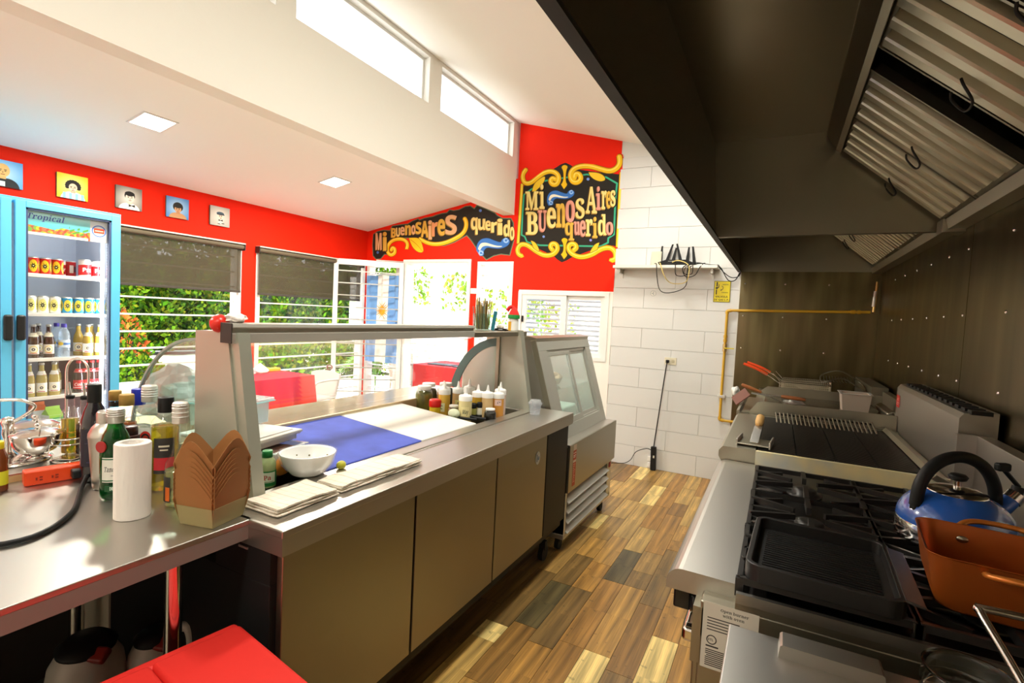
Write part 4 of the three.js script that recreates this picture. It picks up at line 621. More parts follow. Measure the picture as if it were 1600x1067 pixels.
// ---------- ROLLER BLINDS ----------
function blind(label, z0, z1, y1) {
  const t = thing('roller_blind', label, 'blind');
  const weave = std(lin(0.075, 0.06, 0.034), 0.9, 0, { transparent: true, opacity: 0.72, side: THREE.DoubleSide });
  add('fabric', sp(XL + 0.03, XL + 0.0315, y1, 2.06, z0 + 0.02, z1 - 0.02), weave, t);
  add('roller', [bar([XL + 0.045, 2.065, z0 + 0.01], [XL + 0.045, 2.065, z1 - 0.01], 0.024, 16)], std(lin(0.13, 0.1, 0.06), 0.7), t);
  add('head_rail', [sp(XL + 0.005, XL + 0.08, 2.09, 2.104, z0, z1, 0.003)], M.aluPale, t);
  add('bottom_bar', [sp(XL + 0.024, XL + 0.038, y1 - 0.012, y1 + 0.012, z0 + 0.02, z1 - 0.02, 0.004)], std(lin(0.05, 0.04, 0.03), 0.6), t);
  add('end_bracket', [sp(XL, XL + 0.075, 2.03, 2.1, z0 - 0.004, z0 + 0.008, 0.003), sp(XL, XL + 0.075, 2.03, 2.1, z1 - 0.008, z1 + 0.004, 0.003)], M.shade_black, t);
}
blind('brown roller blind half lowered beside the drinks fridge', -3.435, -2.09, 1.605);
blind('brown roller blind half lowered by the open glazed door', -5.15, -3.6, 1.595);
{ // flag hanging in the corner
  const seg = 40, rows = 16, g = new THREE.PlaneGeometry(0.56, 1.15, seg, rows), p = g.attributes.position;
  for (let i = 0; i < p.count; i++) { const u = p.getX(i), v = p.getY(i); p.setZ(i, 0.02 * Math.sin(u * 26 + v * 1.2) + 0.008 * Math.sin(u * 60)); }
  g.computeVertexNormals(); g.translate(-4.69, 1.36, ZF + 0.055);
  const tx = canvas(256, 512, (c) => { c.fillStyle = '#6f9fd8'; c.fillRect(0, 0, 256, 512); c.fillStyle = '#f2efe6'; c.fillRect(84, 0, 90, 512); c.translate(129, 205); c.fillStyle = '#cf8400'; for (let k = 0; k < 24; k++) { c.rotate(Math.PI / 12); c.beginPath(); c.moveTo(-6, 0); c.lineTo(0, k % 2 ? 62 : 50); c.lineTo(6, 0); c.fill(); } dot(c, 0, 0, 28, '#e09a06'); c.fillStyle = '#a86a10'; c.fillRect(-8, -6, 4, 4); c.fillRect(4, -6, 4, 4); c.fillRect(-5, 7, 10, 2); });
  solo('flag', 'light blue and white striped flag with golden sun hanging by the door', 'flag', g, new THREE.MeshPhysicalMaterial({ map: tx, roughness: 0.9, side: THREE.DoubleSide, transmission: 0.06, thickness: 0 }));
}
// ---------- BOTTLE COUNTER (near) ----------
const CY = 0.92, LY = 0.945;
{
  const t = thing('steel_worktable', 'stainless worktable in the left foreground crowded with bottles', 'table');
  add('tabletop', sp(-2.026, -1.22, 0.905, CY, -0.885, 0.55, 0.003), M.steel, t); add('front_edge', [sp(-1.232, -1.2205, 0.868, 0.906, -0.8845, 0.55)], M.edge, t); add('end_edge', sp(-2.026, -1.232, 0.868, 0.905, -0.887, -0.877, 0.002), M.edge, t);
  for (const [x, z] of [[-1.29, -0.72], [-1.98, -0.8], [-1.29, 0.45], [-1.98, 0.45]]) add('leg', [cyl(0.02, 0.87, x, 0, z, 20)], M.chrome, t);
  add('undershelf', [sp(-2.02, -1.27, 0.245, 0.26, -0.86, 0.5)], M.steelDark, t);
}
{ // raised ledge behind the worktable, and the dark board closing it to the customer side
  const t = thing('serving_ledge', 'raised steel topped ledge with wooden front behind the worktable', 'ledge');
  add('ledge_top', sp(-2.5, -2.03, 0.93, LY, -0.866, 0.55, 0.003), M.steel, t);
  add('front_board', sp(-2.06, -2.028, CY - 0.02, 0.938, -0.866, 0.55), std(lin(0.5, 0.34, 0.15), 0.6), t);
  add('back_board', sp(-2.14, -2.09, 0, 0.93, -0.866, 0.55), std(lin(0.03, 0.028, 0.024), 0.7), t);
}
{ const t = thing('prep_counter_bracket', 'small folded steel bracket joining the two counters', 'bracket'); add('bracket_plate', [sp(-1.262, -1.225, 0.842, 0.9, -0.905, -0.886), sp(-1.262, -1.225, 0.836, 0.842, -0.905, -0.872)], M.alu, t); add('bolt', [rot(cyl(0.005, 0.006, 0, 0, 0, 10), Math.PI / 2).translate(-1.24, 0.875, -0.884)], M.brass, t); }

// ---------- PREP COUNTER WITH SNEEZE GUARD ----------
const PZ0 = -2.95, PZ1 = -0.87;
{
  const t = thing('refrigerated_prep_counter', 'long stainless refrigerated prep counter with sneeze guard and three doors', 'counter');
  add('worktop', [sp(-1.29, -1.085, 0.9, CY, PZ0, PZ1, 0.003), sp(-1.098, -1.0855, 0.852, 0.901, PZ0 + 0.001, PZ1 - 0.0005), sp(-1.29, -1.098, 0.852, 0.901, PZ1 - 0.012, PZ1 - 0.0005)], M.steel, t);
  add('rail_groove', [sp(-1.325, -1.29, 0.895, 0.903, PZ0, -1.5), sp(-1.3, -1.292, 0.9, 0.926, PZ0 + 0.05, -1.5, 0.002)], M.steelDark, t);
  add('well_rim', [sp(-1.375, -1.29, 0.9, 0.921, PZ0, PZ1, 0.003), sp(-1.9, -1.375, 0.9, 0.921, PZ1 - 0.06, PZ1, 0.003), sp(-1.9, -1.375, 0.9, 0.915, PZ0, PZ0 + 0.12, 0.003)], M.steel, t);
  add('well', [sp(-1.9, -1.375, 0.76, 0.77, PZ0 + 0.12, PZ1 - 0.06), sp(-1.375, -1.365, 0.76, 0.905, PZ0 + 0.1, PZ1 - 0.05), sp(-1.9, -1.89, 0.76, 0.965, PZ0 + 0.1, PZ1 - 0.05), sp(-1.9, -1.37, 0.76, 0.905, PZ1 - 0.07, PZ1 - 0.06), sp(-1.9, -1.37, 0.76, 0.905, PZ0 + 0.11, PZ0 + 0.12)], M.steelDull, t);
  add('cabinet', [sp(-1.93, -1.135, 0.2, 0.76, PZ0, PZ1 - 0.005, 0.003), sp(-1.365, -1.135, 0.76, 0.9, PZ0, PZ1 - 0.005)], M.black, t);
  const dz = [[-1.445, -0.895], [-2.045, -1.457], [-2.62, -2.057], [-2.945, -2.632]];
  for (const [a, b] of dz.slice(0, 3)) add('door', sp(-1.135, -1.112, 0.25, 0.848, a, b, 0.003), M.panel, t);
  add('shaded_black_panel', sp(-1.135, -1.112, 0.25, 0.848, ...dz[3], 0.003), M.black, t);  // black panel, the shade at this end also put into its colour
  add('base', [sp(-1.9, -1.2, 0.12, 0.2, PZ0 + 0.02, PZ1 - 0.03)], M.black, t);
  for (const [x, z] of [[-1.2, -0.98], [-1.85, -0.98], [-1.2, -2.85], [-1.85, -2.85]]) add('caster', [rot(cyl(0.045, 0.03, 0, -0.015, 0, 18), 0, 0, Math.PI / 2).translate(x, 0.046, z), sp(x - 0.02, x + 0.02, 0.07, 0.125, z - 0.015, z + 0.015)], M.rubber, t);
  // customer ledge with glass
  add('customer_ledge', sp(-2.2, -1.87, 0.955, 0.978, PZ0, PZ1, 0.003), std(lin(0.52, 0.42, 0.26), 0.22, 0.6, { roughnessMap: smudge }), t);
  add('ledge_lip', sp(-1.885, -1.868, 0.93, 0.982, PZ0, PZ1, 0.004), std(lin(0.55, 0.44, 0.26), 0.4, 0.4), t);
  add('customer_panel', sp(-2.12, -1.93, 0.02, 0.955, PZ0, PZ1), P(0xc8bfa8), t);
  // end posts
  const post = (z0, z1) => [sweep([[-1.60, 0.97], [-1.605, 1.405], [-1.448, 1.411], [-1.355, CY], [-1.62, CY]], z0, z1), sweep([[-1.448, 1.411], [-1.408, 1.407], [-1.318, CY], [-1.355, CY]], z0 + (z1 > -1.5 ? -0.03 : 0.0), z1 + (z1 > -1.5 ? -0.006 : 0.03))];
  add('end_post', post(-0.965, -0.95), M.postSteel, t); add('end_post', post(-2.85, -2.83), M.postSteel, t);
  add('post_frame', [sp(-1.578, -1.556, 0.93, 1.36, -2.83, -2.815)], M.steelDull, t);
  // aluminium rail and top shelf
  add('guard_rail', [sweep([[-1.46, 1.378], [-1.418, 1.376], [-1.416, 1.405], [-1.424, 1.41], [-1.424, 1.418], [-1.412, 1.424], [-1.414, 1.434], [-1.47, 1.436]], -2.29, -0.945)], M.railGrey, t);
  add('rail_cap', [sp(-1.468, -1.415, 1.376, 1.436, -0.944, -0.941, 0.001), rot(cyl(0.007, 0.005, 0, 0, 0, 12), 0, 0, -Math.PI / 2).translate(-1.417, 1.39, -0.965)], M.shade_black, t);
  add('top_shelf', sp(-1.72, -1.418, 1.372, 1.4, -2.92, -2.292, 0.003), M.steelDull, t);
  // glass: quarter round ends and the bent front
  const arc = (n, cx = -1.605, cy = 0.98, a = 0.385, b = 0.4) => { const p = []; for (let k = 0; k <= n; k++) { const A = Math.PI / 2 + k / n * Math.PI / 2; p.push([cx + a * Math.cos(A), cy + b * Math.sin(A)]); } return p; };
  const A = arc(20); add('side_glass', metric(mv(poly([[-1.605, 0.98], ...A], 0.006), 0, 0, -0.962)), M.glassTeal, t);
  const band = (o, i, z) => metric(mv(poly([...o, ...i.slice().reverse()], 0.012), 0, 0, z));
  add('glass_edge', band(A, arc(20, -1.605, 0.98, 0.377, 0.392), -0.965), std(lin(0.25, 0.33, 0.3), 0.3), t);
  const B = arc(20, -1.56, 0.86, 0.375, 0.49), Bi = arc(20, -1.56, 0.86, 0.32, 0.44);
  add('side_glass', metric(mv(poly([[-1.56, 0.98], ...Bi.filter((p) => p[1] > 0.98)], 0.005), 0, 0, -2.826)), M.frost, t);
  add('glass_edge', band(B.filter((p) => p[1] > 0.975), Bi.filter((p) => p[1] > 0.975), -2.83), std(lin(0.1, 0.17, 0.165), 0.3), t);
  const gl = (p, q) => [...p, ...q.slice().reverse()];
  add('front_glass', metric(mv(poly(gl(arc(24), arc(24, -1.605, 0.98, 0.38, 0.395)), 1.85), 0, 0, -2.81)), M.glass, t);
  add('maker_badge', [(() => { const g = new THREE.CylinderGeometry(0.036, 0.036, 0.002, 28); g.rotateY(Math.PI / 2); g.rotateZ(-Math.PI / 2); g.scale(1, 1.0, 0.8); return g.translate(-1.1105, 0.735, -2.50); })()], new THREE.MeshStandardMaterial({ roughness: 0.4, map: canvas(128, 128, (c) => { c.fillStyle = '#cfd8df'; c.fillRect(0, 0, 128, 128); c.translate(64, 64); c.fillStyle = '#2f6fae'; c.beginPath(); c.arc(4, -18, 20, 0, 7); c.fill(); c.fillStyle = '#cfd8df'; c.fillRect(-20, -24, 30, 7); c.fillStyle = '#2b5c94'; c.fillRect(-36, 14, 72, 22); }) }), t, 'oval blue and white badge');
}
// boards: they lean on the customer ledge, so the far edge is a little higher
function board(label, z0, z1, mat) { const t = thing('cutting_board', label, 'cutting board', [-1.372, 0.912, (z0 + z1) / 2]); t.rotation.z = -0.088; add('board', sp(-0.522, 0, 0, 0.014, -(z1 - z0) / 2, (z1 - z0) / 2, 0.005), mat, t); }
const scuff = tex(256, 256, (u, v) => { const s = fbm(u * 60 + v * 9, v * 50 - u * 20, 3, 2) > 0.42 ? 0.3 : 0, a = 0.92 + 0.2 * tfbm(u, v, 5, 5, 8); return [a + s, a + s, a + s * 0.6]; }); scuff.repeat.set(2, 2);
board('blue plastic cutting board in the prep counter', -1.814, -1.26, std(lin(0.06, 0.095, 0.5), 0.75, 0, { map: scuff }));
board('white plastic cutting board in the prep counter beside the jars', -2.272, -1.818, std(lin(0.68, 0.66, 0.6), 0.5));

// ---------- MERCHANDISER (glass fronted case) ----------
{
  const t = thing('display_case', 'slanted glass refrigerated display case with sliding doors and louvred base', 'display case');
  const a = [-1.387, 1.339], b = [-1.193, 0.699], z0 = -4.0, z1 = -3.0;
  const lerp = (k) => [a[0] + (b[0] - a[0]) * k, a[1] + (b[1] - a[1]) * k];
  const ang = Math.atan2(b[0] - a[0], a[1] - b[1]), L = Math.hypot(b[0] - a[0], a[1] - b[1]);
  const face = (g) => { g.rotateZ(ang); return g.translate(a[0], a[1], 0); };      // local: y from 0 (top) to -L (bottom), x outward
  const strip = (s0, s1, u0, u1, d0, d1) => face(sp(d0, d1, -s1 * L, -s0 * L, u0, u1, 0.003));
  add('door_surround', [strip(0, 0.1, z0, z1, -0.03, 0.0), strip(0.87, 1, z0, z1, -0.03, 0.0), strip(0.1, 0.87, z1 - 0.135, z1, -0.03, 0), strip(0.1, 0.87, z0, z0 + 0.1, -0.03, 0)], M.caseFrame, t);
  for (const [q0, q1] of [[0.1, 0.13], [0.85, 0.88]]) add('door_track', strip(q0, q1, z0 + 0.1, z1 - 0.135, -0.035, -0.012), M.alu, t);
  const slide = (u0, u1, d) => { const g = new THREE.Group(); g.name = 'sliding_door'; t.add(g); const s = 0.035; add('door_frame', [strip(0.12, 0.16, u0, u1, d - 0.012, d), strip(0.81, 0.87, u0, u1, d - 0.012, d), strip(0.16, 0.81, u0, u0 + s, d - 0.012, d), strip(0.16, 0.81, u1 - s, u1, d - 0.012, d)], M.caseFrame, g); add('pane', strip(0.155, 0.815, u0 + s - 0.003, u1 - s + 0.003, d - 0.008, d - 0.004), M.frost, g); };
  slide(-3.54, -3.14, -0.004); slide(-3.89, -3.5, -0.02);
  add('end_panel', [sweep([[-1.94, 0.7], [-1.94, 1.1], [-1.75, 1.33], [-1.455, 1.352], [-1.395, 1.345], [-1.2, 0.7]], z1 - 0.02, z1 - 0.005)], M.steel, t);
  add('end_panel', [sweep([[-1.94, 0.7], [-1.94, 1.1], [-1.75, 1.33], [-1.455, 1.352], [-1.395, 1.345], [-1.2, 0.7]], z0 + 0.005, z0 + 0.02)], M.steel, t);
  add('corner_frame', [face(sp(-0.04, -0.001, -L, 0.01, z1 - 0.008, z1 + 0.004, 0.002))], M.steelDull, t);
  add('top_cover', [sweep([[-1.76, 1.325], [-1.76, 1.345], [-1.45, 1.368], [-1.385, 1.358], [-1.385, 1.335], [-1.45, 1.345]], z0, z1)], M.steelDull, t);
  add('customer_glass', sweep([[-1.945, 0.7], [-1.945, 1.1], [-1.755, 1.33], [-1.75, 1.325], [-1.938, 1.098], [-1.938, 0.7]], z0 + 0.02, z1 - 0.02), M.glass, t);
  add('inner_shelf', [sp(-1.85, -1.32, 1.0, 1.008, z0 + 0.05, z1 - 0.05)], M.glassTeal, t);
  add('unseen_case_lamp', bar([-1.5, 1.322, z0 + 0.08], [-1.5, 1.322, z1 - 0.08], 0.01, 10), std(0xffffff, 0.5, 0, { emissive: new THREE.Color(0.95, 1, 0.95), emissiveIntensity: 4 }), t);  // unseen lamp tube, placed to brighten the case behind the frosted doors
  { const l = new THREE.RectAreaLight(new THREE.Color(0.95, 1, 0.96), 14, 0.03, 0.84); l.position.set(-1.5, 1.305, (z0 + z1) / 2); l.rotation.x = -Math.PI / 2; t.add(l); }  // light of the unseen tube inside the case
  add('deck', sp(-1.94, -1.12, 0.68, 0.7, z0 - 0.0, z1, 0.002), M.steel, t);
  add('front_panel', [sp(-1.13, -1.112, 0.39, 0.698, z0 - 0.02, z1, 0.003)], M.steelDull, t);
  add('side_panel', [sp(-1.9, -1.13, 0.12, 0.68, z1 - 0.01, z1 - 0.002)], M.black, t); add('side_panel', [sp(-1.9, -1.13, 0.12, 0.68, z0, z0 + 0.01)], M.steelDull, t);
  add('compressor_box', [sp(-1.9, -1.24, 0.1, 0.68, z0 + 0.01, z1 - 0.012)], M.black, t);
  add('grille_post', [sp(-1.19, -1.128, 0.1, 0.39, z1 - 0.03, z1 - 0.002, 0.002), sp(-1.19, -1.128, 0.1, 0.39, z0, z0 + 0.1, 0.002)], M.aluPale, t);
  for (let k = 0; k < 4; k++) add('louvre', rot(sp(-0.004, 0.004, -0.045, 0.03, z0 + 0.1, z1 - 0.03, 0.002), 0, 0, 0.95).translate(-1.15, 0.34 - k * 0.065, 0), M.alu, t);
  add('base_frame', [sp(-1.9, -1.128, 0.085, 0.115, z0, z1, 0.003)], M.alu, t);
  for (const [x, z] of [[-1.18, z1 - 0.05], [-1.85, z1 - 0.05], [-1.16, z0 + 0.15], [-1.85, z0 + 0.1]]) add('caster', [rot(cyl(0.036, 0.028, 0, -0.014, 0, 18), 0, 0, Math.PI / 2).translate(x, 0.037, z), sp(x - 0.018, x + 0.018, 0.05, 0.09, z - 0.018, z + 0.018, 0.003)], M.rubber, t);
  const st = canvas(96, 512, (c) => { c.fillStyle = '#b9492a'; c.fillRect(0, 0, 96, 512); c.fillStyle = '#d9c8b8'; c.fillRect(0, 0, 96, 70); c.fillRect(0, 190, 96, 30); c.fillStyle = '#e8b8a0'; for (let k = 0; k < 10; k++) c.fillRect(14, 240 + k * 24, 60 - (k % 3) * 12, 8); c.fillStyle = '#fff'; c.font = 'bold 18px sans-serif'; c.fillText('WARNING', 3, 110); c.fillRect(10, 130, 76, 8); c.fillRect(10, 150, 60, 8); });
  const g = new THREE.PlaneGeometry(0.055, 0.27); g.rotateY(Math.PI / 2); add('warning_label', g.translate(-1.1112, 0.555, -3.085), new THREE.MeshStandardMaterial({ map: st, roughness: 0.5 }), t, 'tall orange warning label');
  add('switch', sp(-1.128, -1.122, 0.33, 0.37, z0 + 0.03, z0 + 0.07, 0.002), P(0xb02018), t);
}
{ // wrapped food seen through the frosted case doors
  const wrap = std(lin(0.72, 0.68, 0.58), 0.5);
  const lump = (sx, sy, sz) => { const g = new THREE.IcosahedronGeometry(0.09, 4), p = g.attributes.position; for (let i = 0; i < p.count; i++) { const k = 1 + 0.35 * noise.noise(p.getX(i) * 18, p.getY(i) * 18, p.getZ(i) * 18 + sx * 9); p.setXYZ(i, p.getX(i) * k * sx, p.getY(i) * k * sy, p.getZ(i) * k * sz); } g.computeVertexNormals(); return g; };
  solo('wrapped_bread', 'pale wrapped bread on the upper shelf behind the near glass door', 'bread', [lump(1, 0.8, 1.3).translate(-1.5, 1.08, -3.3)], wrap);
  solo('wrapped_bread', 'brown bread roll on the upper shelf behind the near glass door', 'bread', [lump(0.8, 0.5, 1).translate(-1.46, 1.05, -3.48)], std(lin(0.5, 0.3, 0.14), 0.7));
  solo('produce_bag', 'green bag of produce at the bottom of the display case', 'bag', [lump(1.4, 1, 1.6).translate(-1.55, 0.79, -3.4)], std(lin(0.35, 0.45, 0.25), 0.5));
  solo('food_tray', 'pale tray standing behind the far glass door of the case', 'tray', [sp(-1.62, -1.4, 0.7, 0.82, -3.88, -3.6, 0.02)], std(lin(0.66, 0.68, 0.62), 0.5));
}

// ---------- THINGS ON THE WORKTABLE ----------
const glassOf = (c, t = 1) => phy(c, 0.03, 0, { transmission: t, thickness: 0, ior: 1.45 });
const liquid = (r, g, b) => phy(lin(r, g, b), 0.05, 0, { transmission: 0.85, thickness: 0.02, ior: 1.34, attenuationColor: lin(r, g, b), attenuationDistance: 0.05 });
const wrapLabel = (r, y0, y1, a0, a1, mat, seg = 20) => [new THREE.CylinderGeometry(r, r, y1 - y0, seg, 1, true, a0, a1 - a0).translate(0, (y0 + y1) / 2, 0), mat];
const FACE = Math.atan2(1.6, 0.8); // angle about y that looks from the bottles to the camera
function bottle(name, label, cat, x, z, prof, glassMat, o = {}) {
  const t = thing(name, label, cat, [x, o.y ?? CY, z], o.turn ?? 0, o.group); if (o.s) t.scale.y = o.s;
  const top = prof[prof.length - 1];
  add('bottle_glass', lathe([[0.0001, 0.002], ...prof], o.seg ?? 28), glassMat, t);
  if (o.liquid) { const lv = o.level, p = [[0.0001, 0.006]]; for (const [r, y] of prof) { if (y > lv) break; p.push([Math.max(r - 0.003, 0.002), Math.max(y, 0.006)]); } p.push([p[p.length - 1][0], lv], [0.0001, lv]); add('liquid', lathe(p, o.seg ?? 28), o.liquid, t); }
  if (o.cap) { const [r, y0, y1, m] = o.cap; const cp = add('cap', lathe([[0.0001, y0], [r, y0], [r, y1 - 0.003], [r - 0.002, y1], [0.0001, y1]], 24), m, t); if (o.capRings) add('cap_ring', o.capRings.map((y) => lathe([[r, y], [r + 0.0012, y + 0.001], [r + 0.0012, y + 0.003], [r, y + 0.004]], 24)), M.alu, cp); }
  if (o.label) { const [r, y0, y1, half, mat] = o.label; const dir = Math.atan2(0 - x, 0 - z) - (o.turn ?? 0) + (o.off ?? 0); const [g, m] = wrapLabel(r, y0, y1, dir - half, dir + half, mat); add('paper_label', g, m, t); }
  return t;
}
const txt = (w, h, bg, list) => new THREE.MeshStandardMaterial({ roughness: 0.6, side: THREE.DoubleSide, map: canvas(w, h, (c) => { c.fillStyle = bg; c.fillRect(0, 0, w, h); for (const [s, x, y, font, col, mw] of list) { if (font === 'r') { c.fillStyle = col; c.fillRect(x, y, s, mw); } else if (font === 'c') { dot(c, x, y, s, col); } else { c.font = font; c.fillStyle = col; c.fillText(s, x, y, mw ?? w); } } }) });
solo('paper_towel_roll', 'white paper towel roll standing upright in front of the bottles', 'paper towel', [lathe([[0.021, 0.0], [0.0405, 0.0], [0.041, 0.002], [0.041, 0.195], [0.0385, 0.198], [0.02, 0.197], [0.02, 0.14], [0.021, 0.0]], 40).translate(-1.484, CY, -0.721)], std(lin(0.78, 0.72, 0.66), 0.95, 0, { bumpMap: plaster, bumpScale: 0.003 }));
bottle('gin_bottle', 'green gin bottle with white script label beside the paper towel', 'bottle', -1.6625, -0.763, [[0.034, 0], [0.036, 0.01], [0.037, 0.12], [0.035, 0.165], [0.03, 0.185], [0.022, 0.2], [0.0185, 0.215], [0.0185, 0.245]], phy(lin(0.02, 0.3, 0.06), 0.04, 0, { transmission: 0.9, thickness: 0, ior: 1.45 }), { cap: [0.0215, 0.218, 0.258, M.alu], capRings: [0.236, 0.242, 0.248], liquid: liquid(0.05, 0.4, 0.1), level: 0.12, label: [0.0378, 0.055, 0.125, 0.9, txt(256, 160, '#d9d6ca', [[256, 0, 6, 'r', '#1e5a34', 8], [256, 0, 146, 'r', '#1e5a34', 8], [9, 128, 30, 'c', '#9a2222'], ['Tanqueray', 22, 92, 'italic bold 46px serif', '#2a2522', 214], ['IMPORTED', 88, 122, '14px serif', '#555']])] });
add('seal', [rot(cyl(0.016, 0.004, 0, 0, 0, 24), Math.PI / 2, 0.3, 0).translate(0.005, 0.155, 0.036)], P(0xa01818), scene.children[scene.children.length - 1], 'red seal');
{ const [g, m] = wrapLabel(0.0376, 0.028, 0.046, Math.atan2(1.682, 0.753) - 0.7, Math.atan2(1.682, 0.753) + 0.7, txt(200, 32, '#0e4a22', [['DRY GIN', 48, 25, 'bold 24px sans-serif', '#dfe8df']])); add('lower_label', g, m, scene.children[scene.children.length - 1]); }
{
  const t = thing('cocktail_shaker', 'brushed steel cocktail shaker behind the green gin bottle', 'cocktail shaker', [-1.773, CY, -0.789]);
  add('tumbler', lathe([[0.0001, 0], [0.03, 0], [0.033, 0.004], [0.043, 0.15], [0.0445, 0.155], [0.0445, 0.16]], 32), M.steel, t); add('strainer_top', lathe([[0.0445, 0.158], [0.0435, 0.168], [0.036, 0.185], [0.026, 0.196], [0.023, 0.199]], 32), M.steel, t); add('cap', lathe([[0.024, 0.197], [0.0245, 0.2], [0.024, 0.228], [0.02, 0.234], [0.0001, 0.236]], 28), M.steel, t);
}
bottle('oil_bottle', 'tall black bottle with dark label and black neck sleeve', 'bottle', -1.877, -0.803, [[0.034, 0], [0.0355, 0.006], [0.0355, 0.16], [0.034, 0.19], [0.026, 0.222], [0.0185, 0.24], [0.016, 0.255], [0.016, 0.29]], phy(lin(0.012, 0.01, 0.014), 0.08, 0, { clearcoat: 0.6 }), { cap: [0.0185, 0.245, 0.302, M.black], label: [0.0362, 0.05, 0.165, 1.1, txt(256, 220, '#1c1626', [['FR', 70, 52, 'bold 40px serif', '#b9aa8a'], [150, 50, 80, 'r', '#3d3452', 4], [20, 128, 120, 'c', '#2f2742'], ['w', 116, 170, 'bold 26px serif', '#b9aa8a'], [120, 66, 192, 'r', '#4a4066', 5]])] });
{ // cruet stand with two cruets
  const t = thing('cruet_stand', 'chrome wire cruet stand with tall loop handle on the ledge', 'cruet stand', [-2.082, LY, -0.842], -1.09);
  add('base_tray', [sp(-0.06, 0.06, 0.006, 0.012, -0.035, 0.035, 0.003)], M.chrome, t);
  const sq = (y) => tube([[-0.06, y, -0.035], [0.06, y, -0.035], [0.06, y, 0.035], [-0.06, y, 0.035]], 0.003, 60, 6, true);
  add('wire_ring', [sq(0.003), sq(0.06), sq(0.078)], M.chrome, t); add('loop_handle', [tube([[0, 0.005, 0.037], [0, 0.22, 0.037], [0, 0.31, 0.034], [0, 0.338, 0.0], [0, 0.31, -0.034], [0, 0.22, -0.037], [0, 0.005, -0.037]], 0.004, 80, 8)], M.chrome, t);
}
const cru = [[0.024, 0], [0.026, 0.004], [0.026, 0.13], [0.022, 0.145], [0.0125, 0.155], [0.0115, 0.19]];
for (const [x, z, lab, lq, lv] of [[-2.106, -0.832, 'glass oil cruet in the wire stand, the one nearer the fridge', liquid(0.75, 0.6, 0.1), 0.12], [-2.06, -0.854, 'glass cruet of dark vinegar and oil in the wire stand', liquid(0.03, 0.012, 0.006), 0.105]]) {
  const t = bottle('oil_cruet', lab, 'cruet', x, z, cru, M.glass, { y: LY + 0.012, liquid: lq, level: lv, cap: [0.0125, 0.188, 0.2, M.black], group: 'cruets in the wire stand' });
  add('pourer', [bar([0, 0.198, 0], [0.004, 0.245, 0.006], 0.0035, 10)], M.chrome, t);
}
bottle('liquor_bottle', 'slim clear bottle with silver cap and pale drink, nearest the brown trays', 'bottle', -1.463, -0.828, [[0.033, 0], [0.036, 0.008], [0.036, 0.1], [0.033, 0.125], [0.02, 0.15], [0.0165, 0.17], [0.0165, 0.25]], M.glass, { liquid: liquid(0.8, 0.82, 0.5), level: 0.105, cap: [0.0195, 0.235, 0.292, M.aluPale], capRings: [0.25, 0.262, 0.274, 0.282], label: [0.0366, 0.02, 0.09, 0.5, txt(96, 128, '#2b2a26', [[40, 50, 52, 'r', '#dd6a18', 70], [96, 0, 0, 'r', '#30302c', 20]])], off: -1.1 });
bottle('liquor_bottle', 'clear bottle of yellow liquor with black cap behind the paper towel', 'bottle', -1.624, -0.877, [[0.036, 0], [0.039, 0.006], [0.039, 0.2], [0.034, 0.222], [0.02, 0.238], [0.0175, 0.25], [0.0175, 0.27]], M.glass, { s: 0.966, liquid: liquid(0.8, 0.66, 0.06), level: 0.205, cap: [0.021, 0.245, 0.292, M.black], label: [0.0397, 0.06, 0.17, 0.7, txt(160, 200, '#26221e', [[160, 0, 110, 'r', '#b31a24', 70], [80, 40, 40, 'r', '#c8c0a8', 10], [60, 50, 62, 'r', '#c8c0a8', 8]])], off: -0.1 });
bottle('liquor_bottle', 'clear rum bottle with ribbed white cap and round red emblem', 'bottle', -1.773, -0.907, [[0.036, 0], [0.039, 0.008], [0.04, 0.16], [0.036, 0.2], [0.024, 0.225], [0.018, 0.245], [0.0165, 0.28]], M.glass, { s: 0.943, liquid: liquid(0.92, 0.94, 0.9), level: 0.15, cap: [0.0215, 0.262, 0.316, M.aluPale], capRings: [0.278, 0.286, 0.294, 0.302], label: [0.0406, 0.1, 0.18, 0.5, txt(128, 150, '#d6d9cf', [[52, 64, 74, 'c', '#c22a18'], [38, 64, 74, 'c', '#1e1a18'], [26, 64, 74, 'c', '#b8341c']])], off: -0.25 });
bottle('liquor_bottle', 'clear bottle with tall bright blue cap', 'bottle', -1.904, -0.94, [[0.034, 0], [0.037, 0.008], [0.037, 0.17], [0.032, 0.2], [0.02, 0.222], [0.0175, 0.235], [0.0175, 0.27]], M.glass, { s: 0.900, liquid: liquid(0.9, 0.93, 0.93), level: 0.16, cap: [0.0205, 0.24, 0.3, P(0x1c2fa8, 0.3)] });
bottle('liquor_bottle', 'cork topped bottle with black neck band, left of the two cork stoppers', 'bottle', -1.914, -0.876, [[0.026, 0], [0.028, 0.008], [0.028, 0.16], [0.032, 0.195], [0.018, 0.22], [0.0155, 0.23], [0.0155, 0.26]], M.glass, { s: 0.928, liquid: liquid(0.85, 0.6, 0.25), level: 0.13, cap: [0.0175, 0.256, 0.29, P(0xb08a42, 0.7)], label: [0.0164, 0.235, 0.25, 3.1, P(0x15140f)] });
bottle('liquor_bottle', 'bottle of amber spirit with wide cork, right of the two cork stoppers', 'bottle', -1.837, -0.873, [[0.028, 0], [0.03, 0.008], [0.03, 0.17], [0.034, 0.2], [0.02, 0.222], [0.0175, 0.235], [0.0175, 0.258]], M.glass, { s: 0.924, liquid: liquid(0.7, 0.25, 0.05), level: 0.19, cap: [0.0205, 0.25, 0.288, P(0xa8843c, 0.7)] });
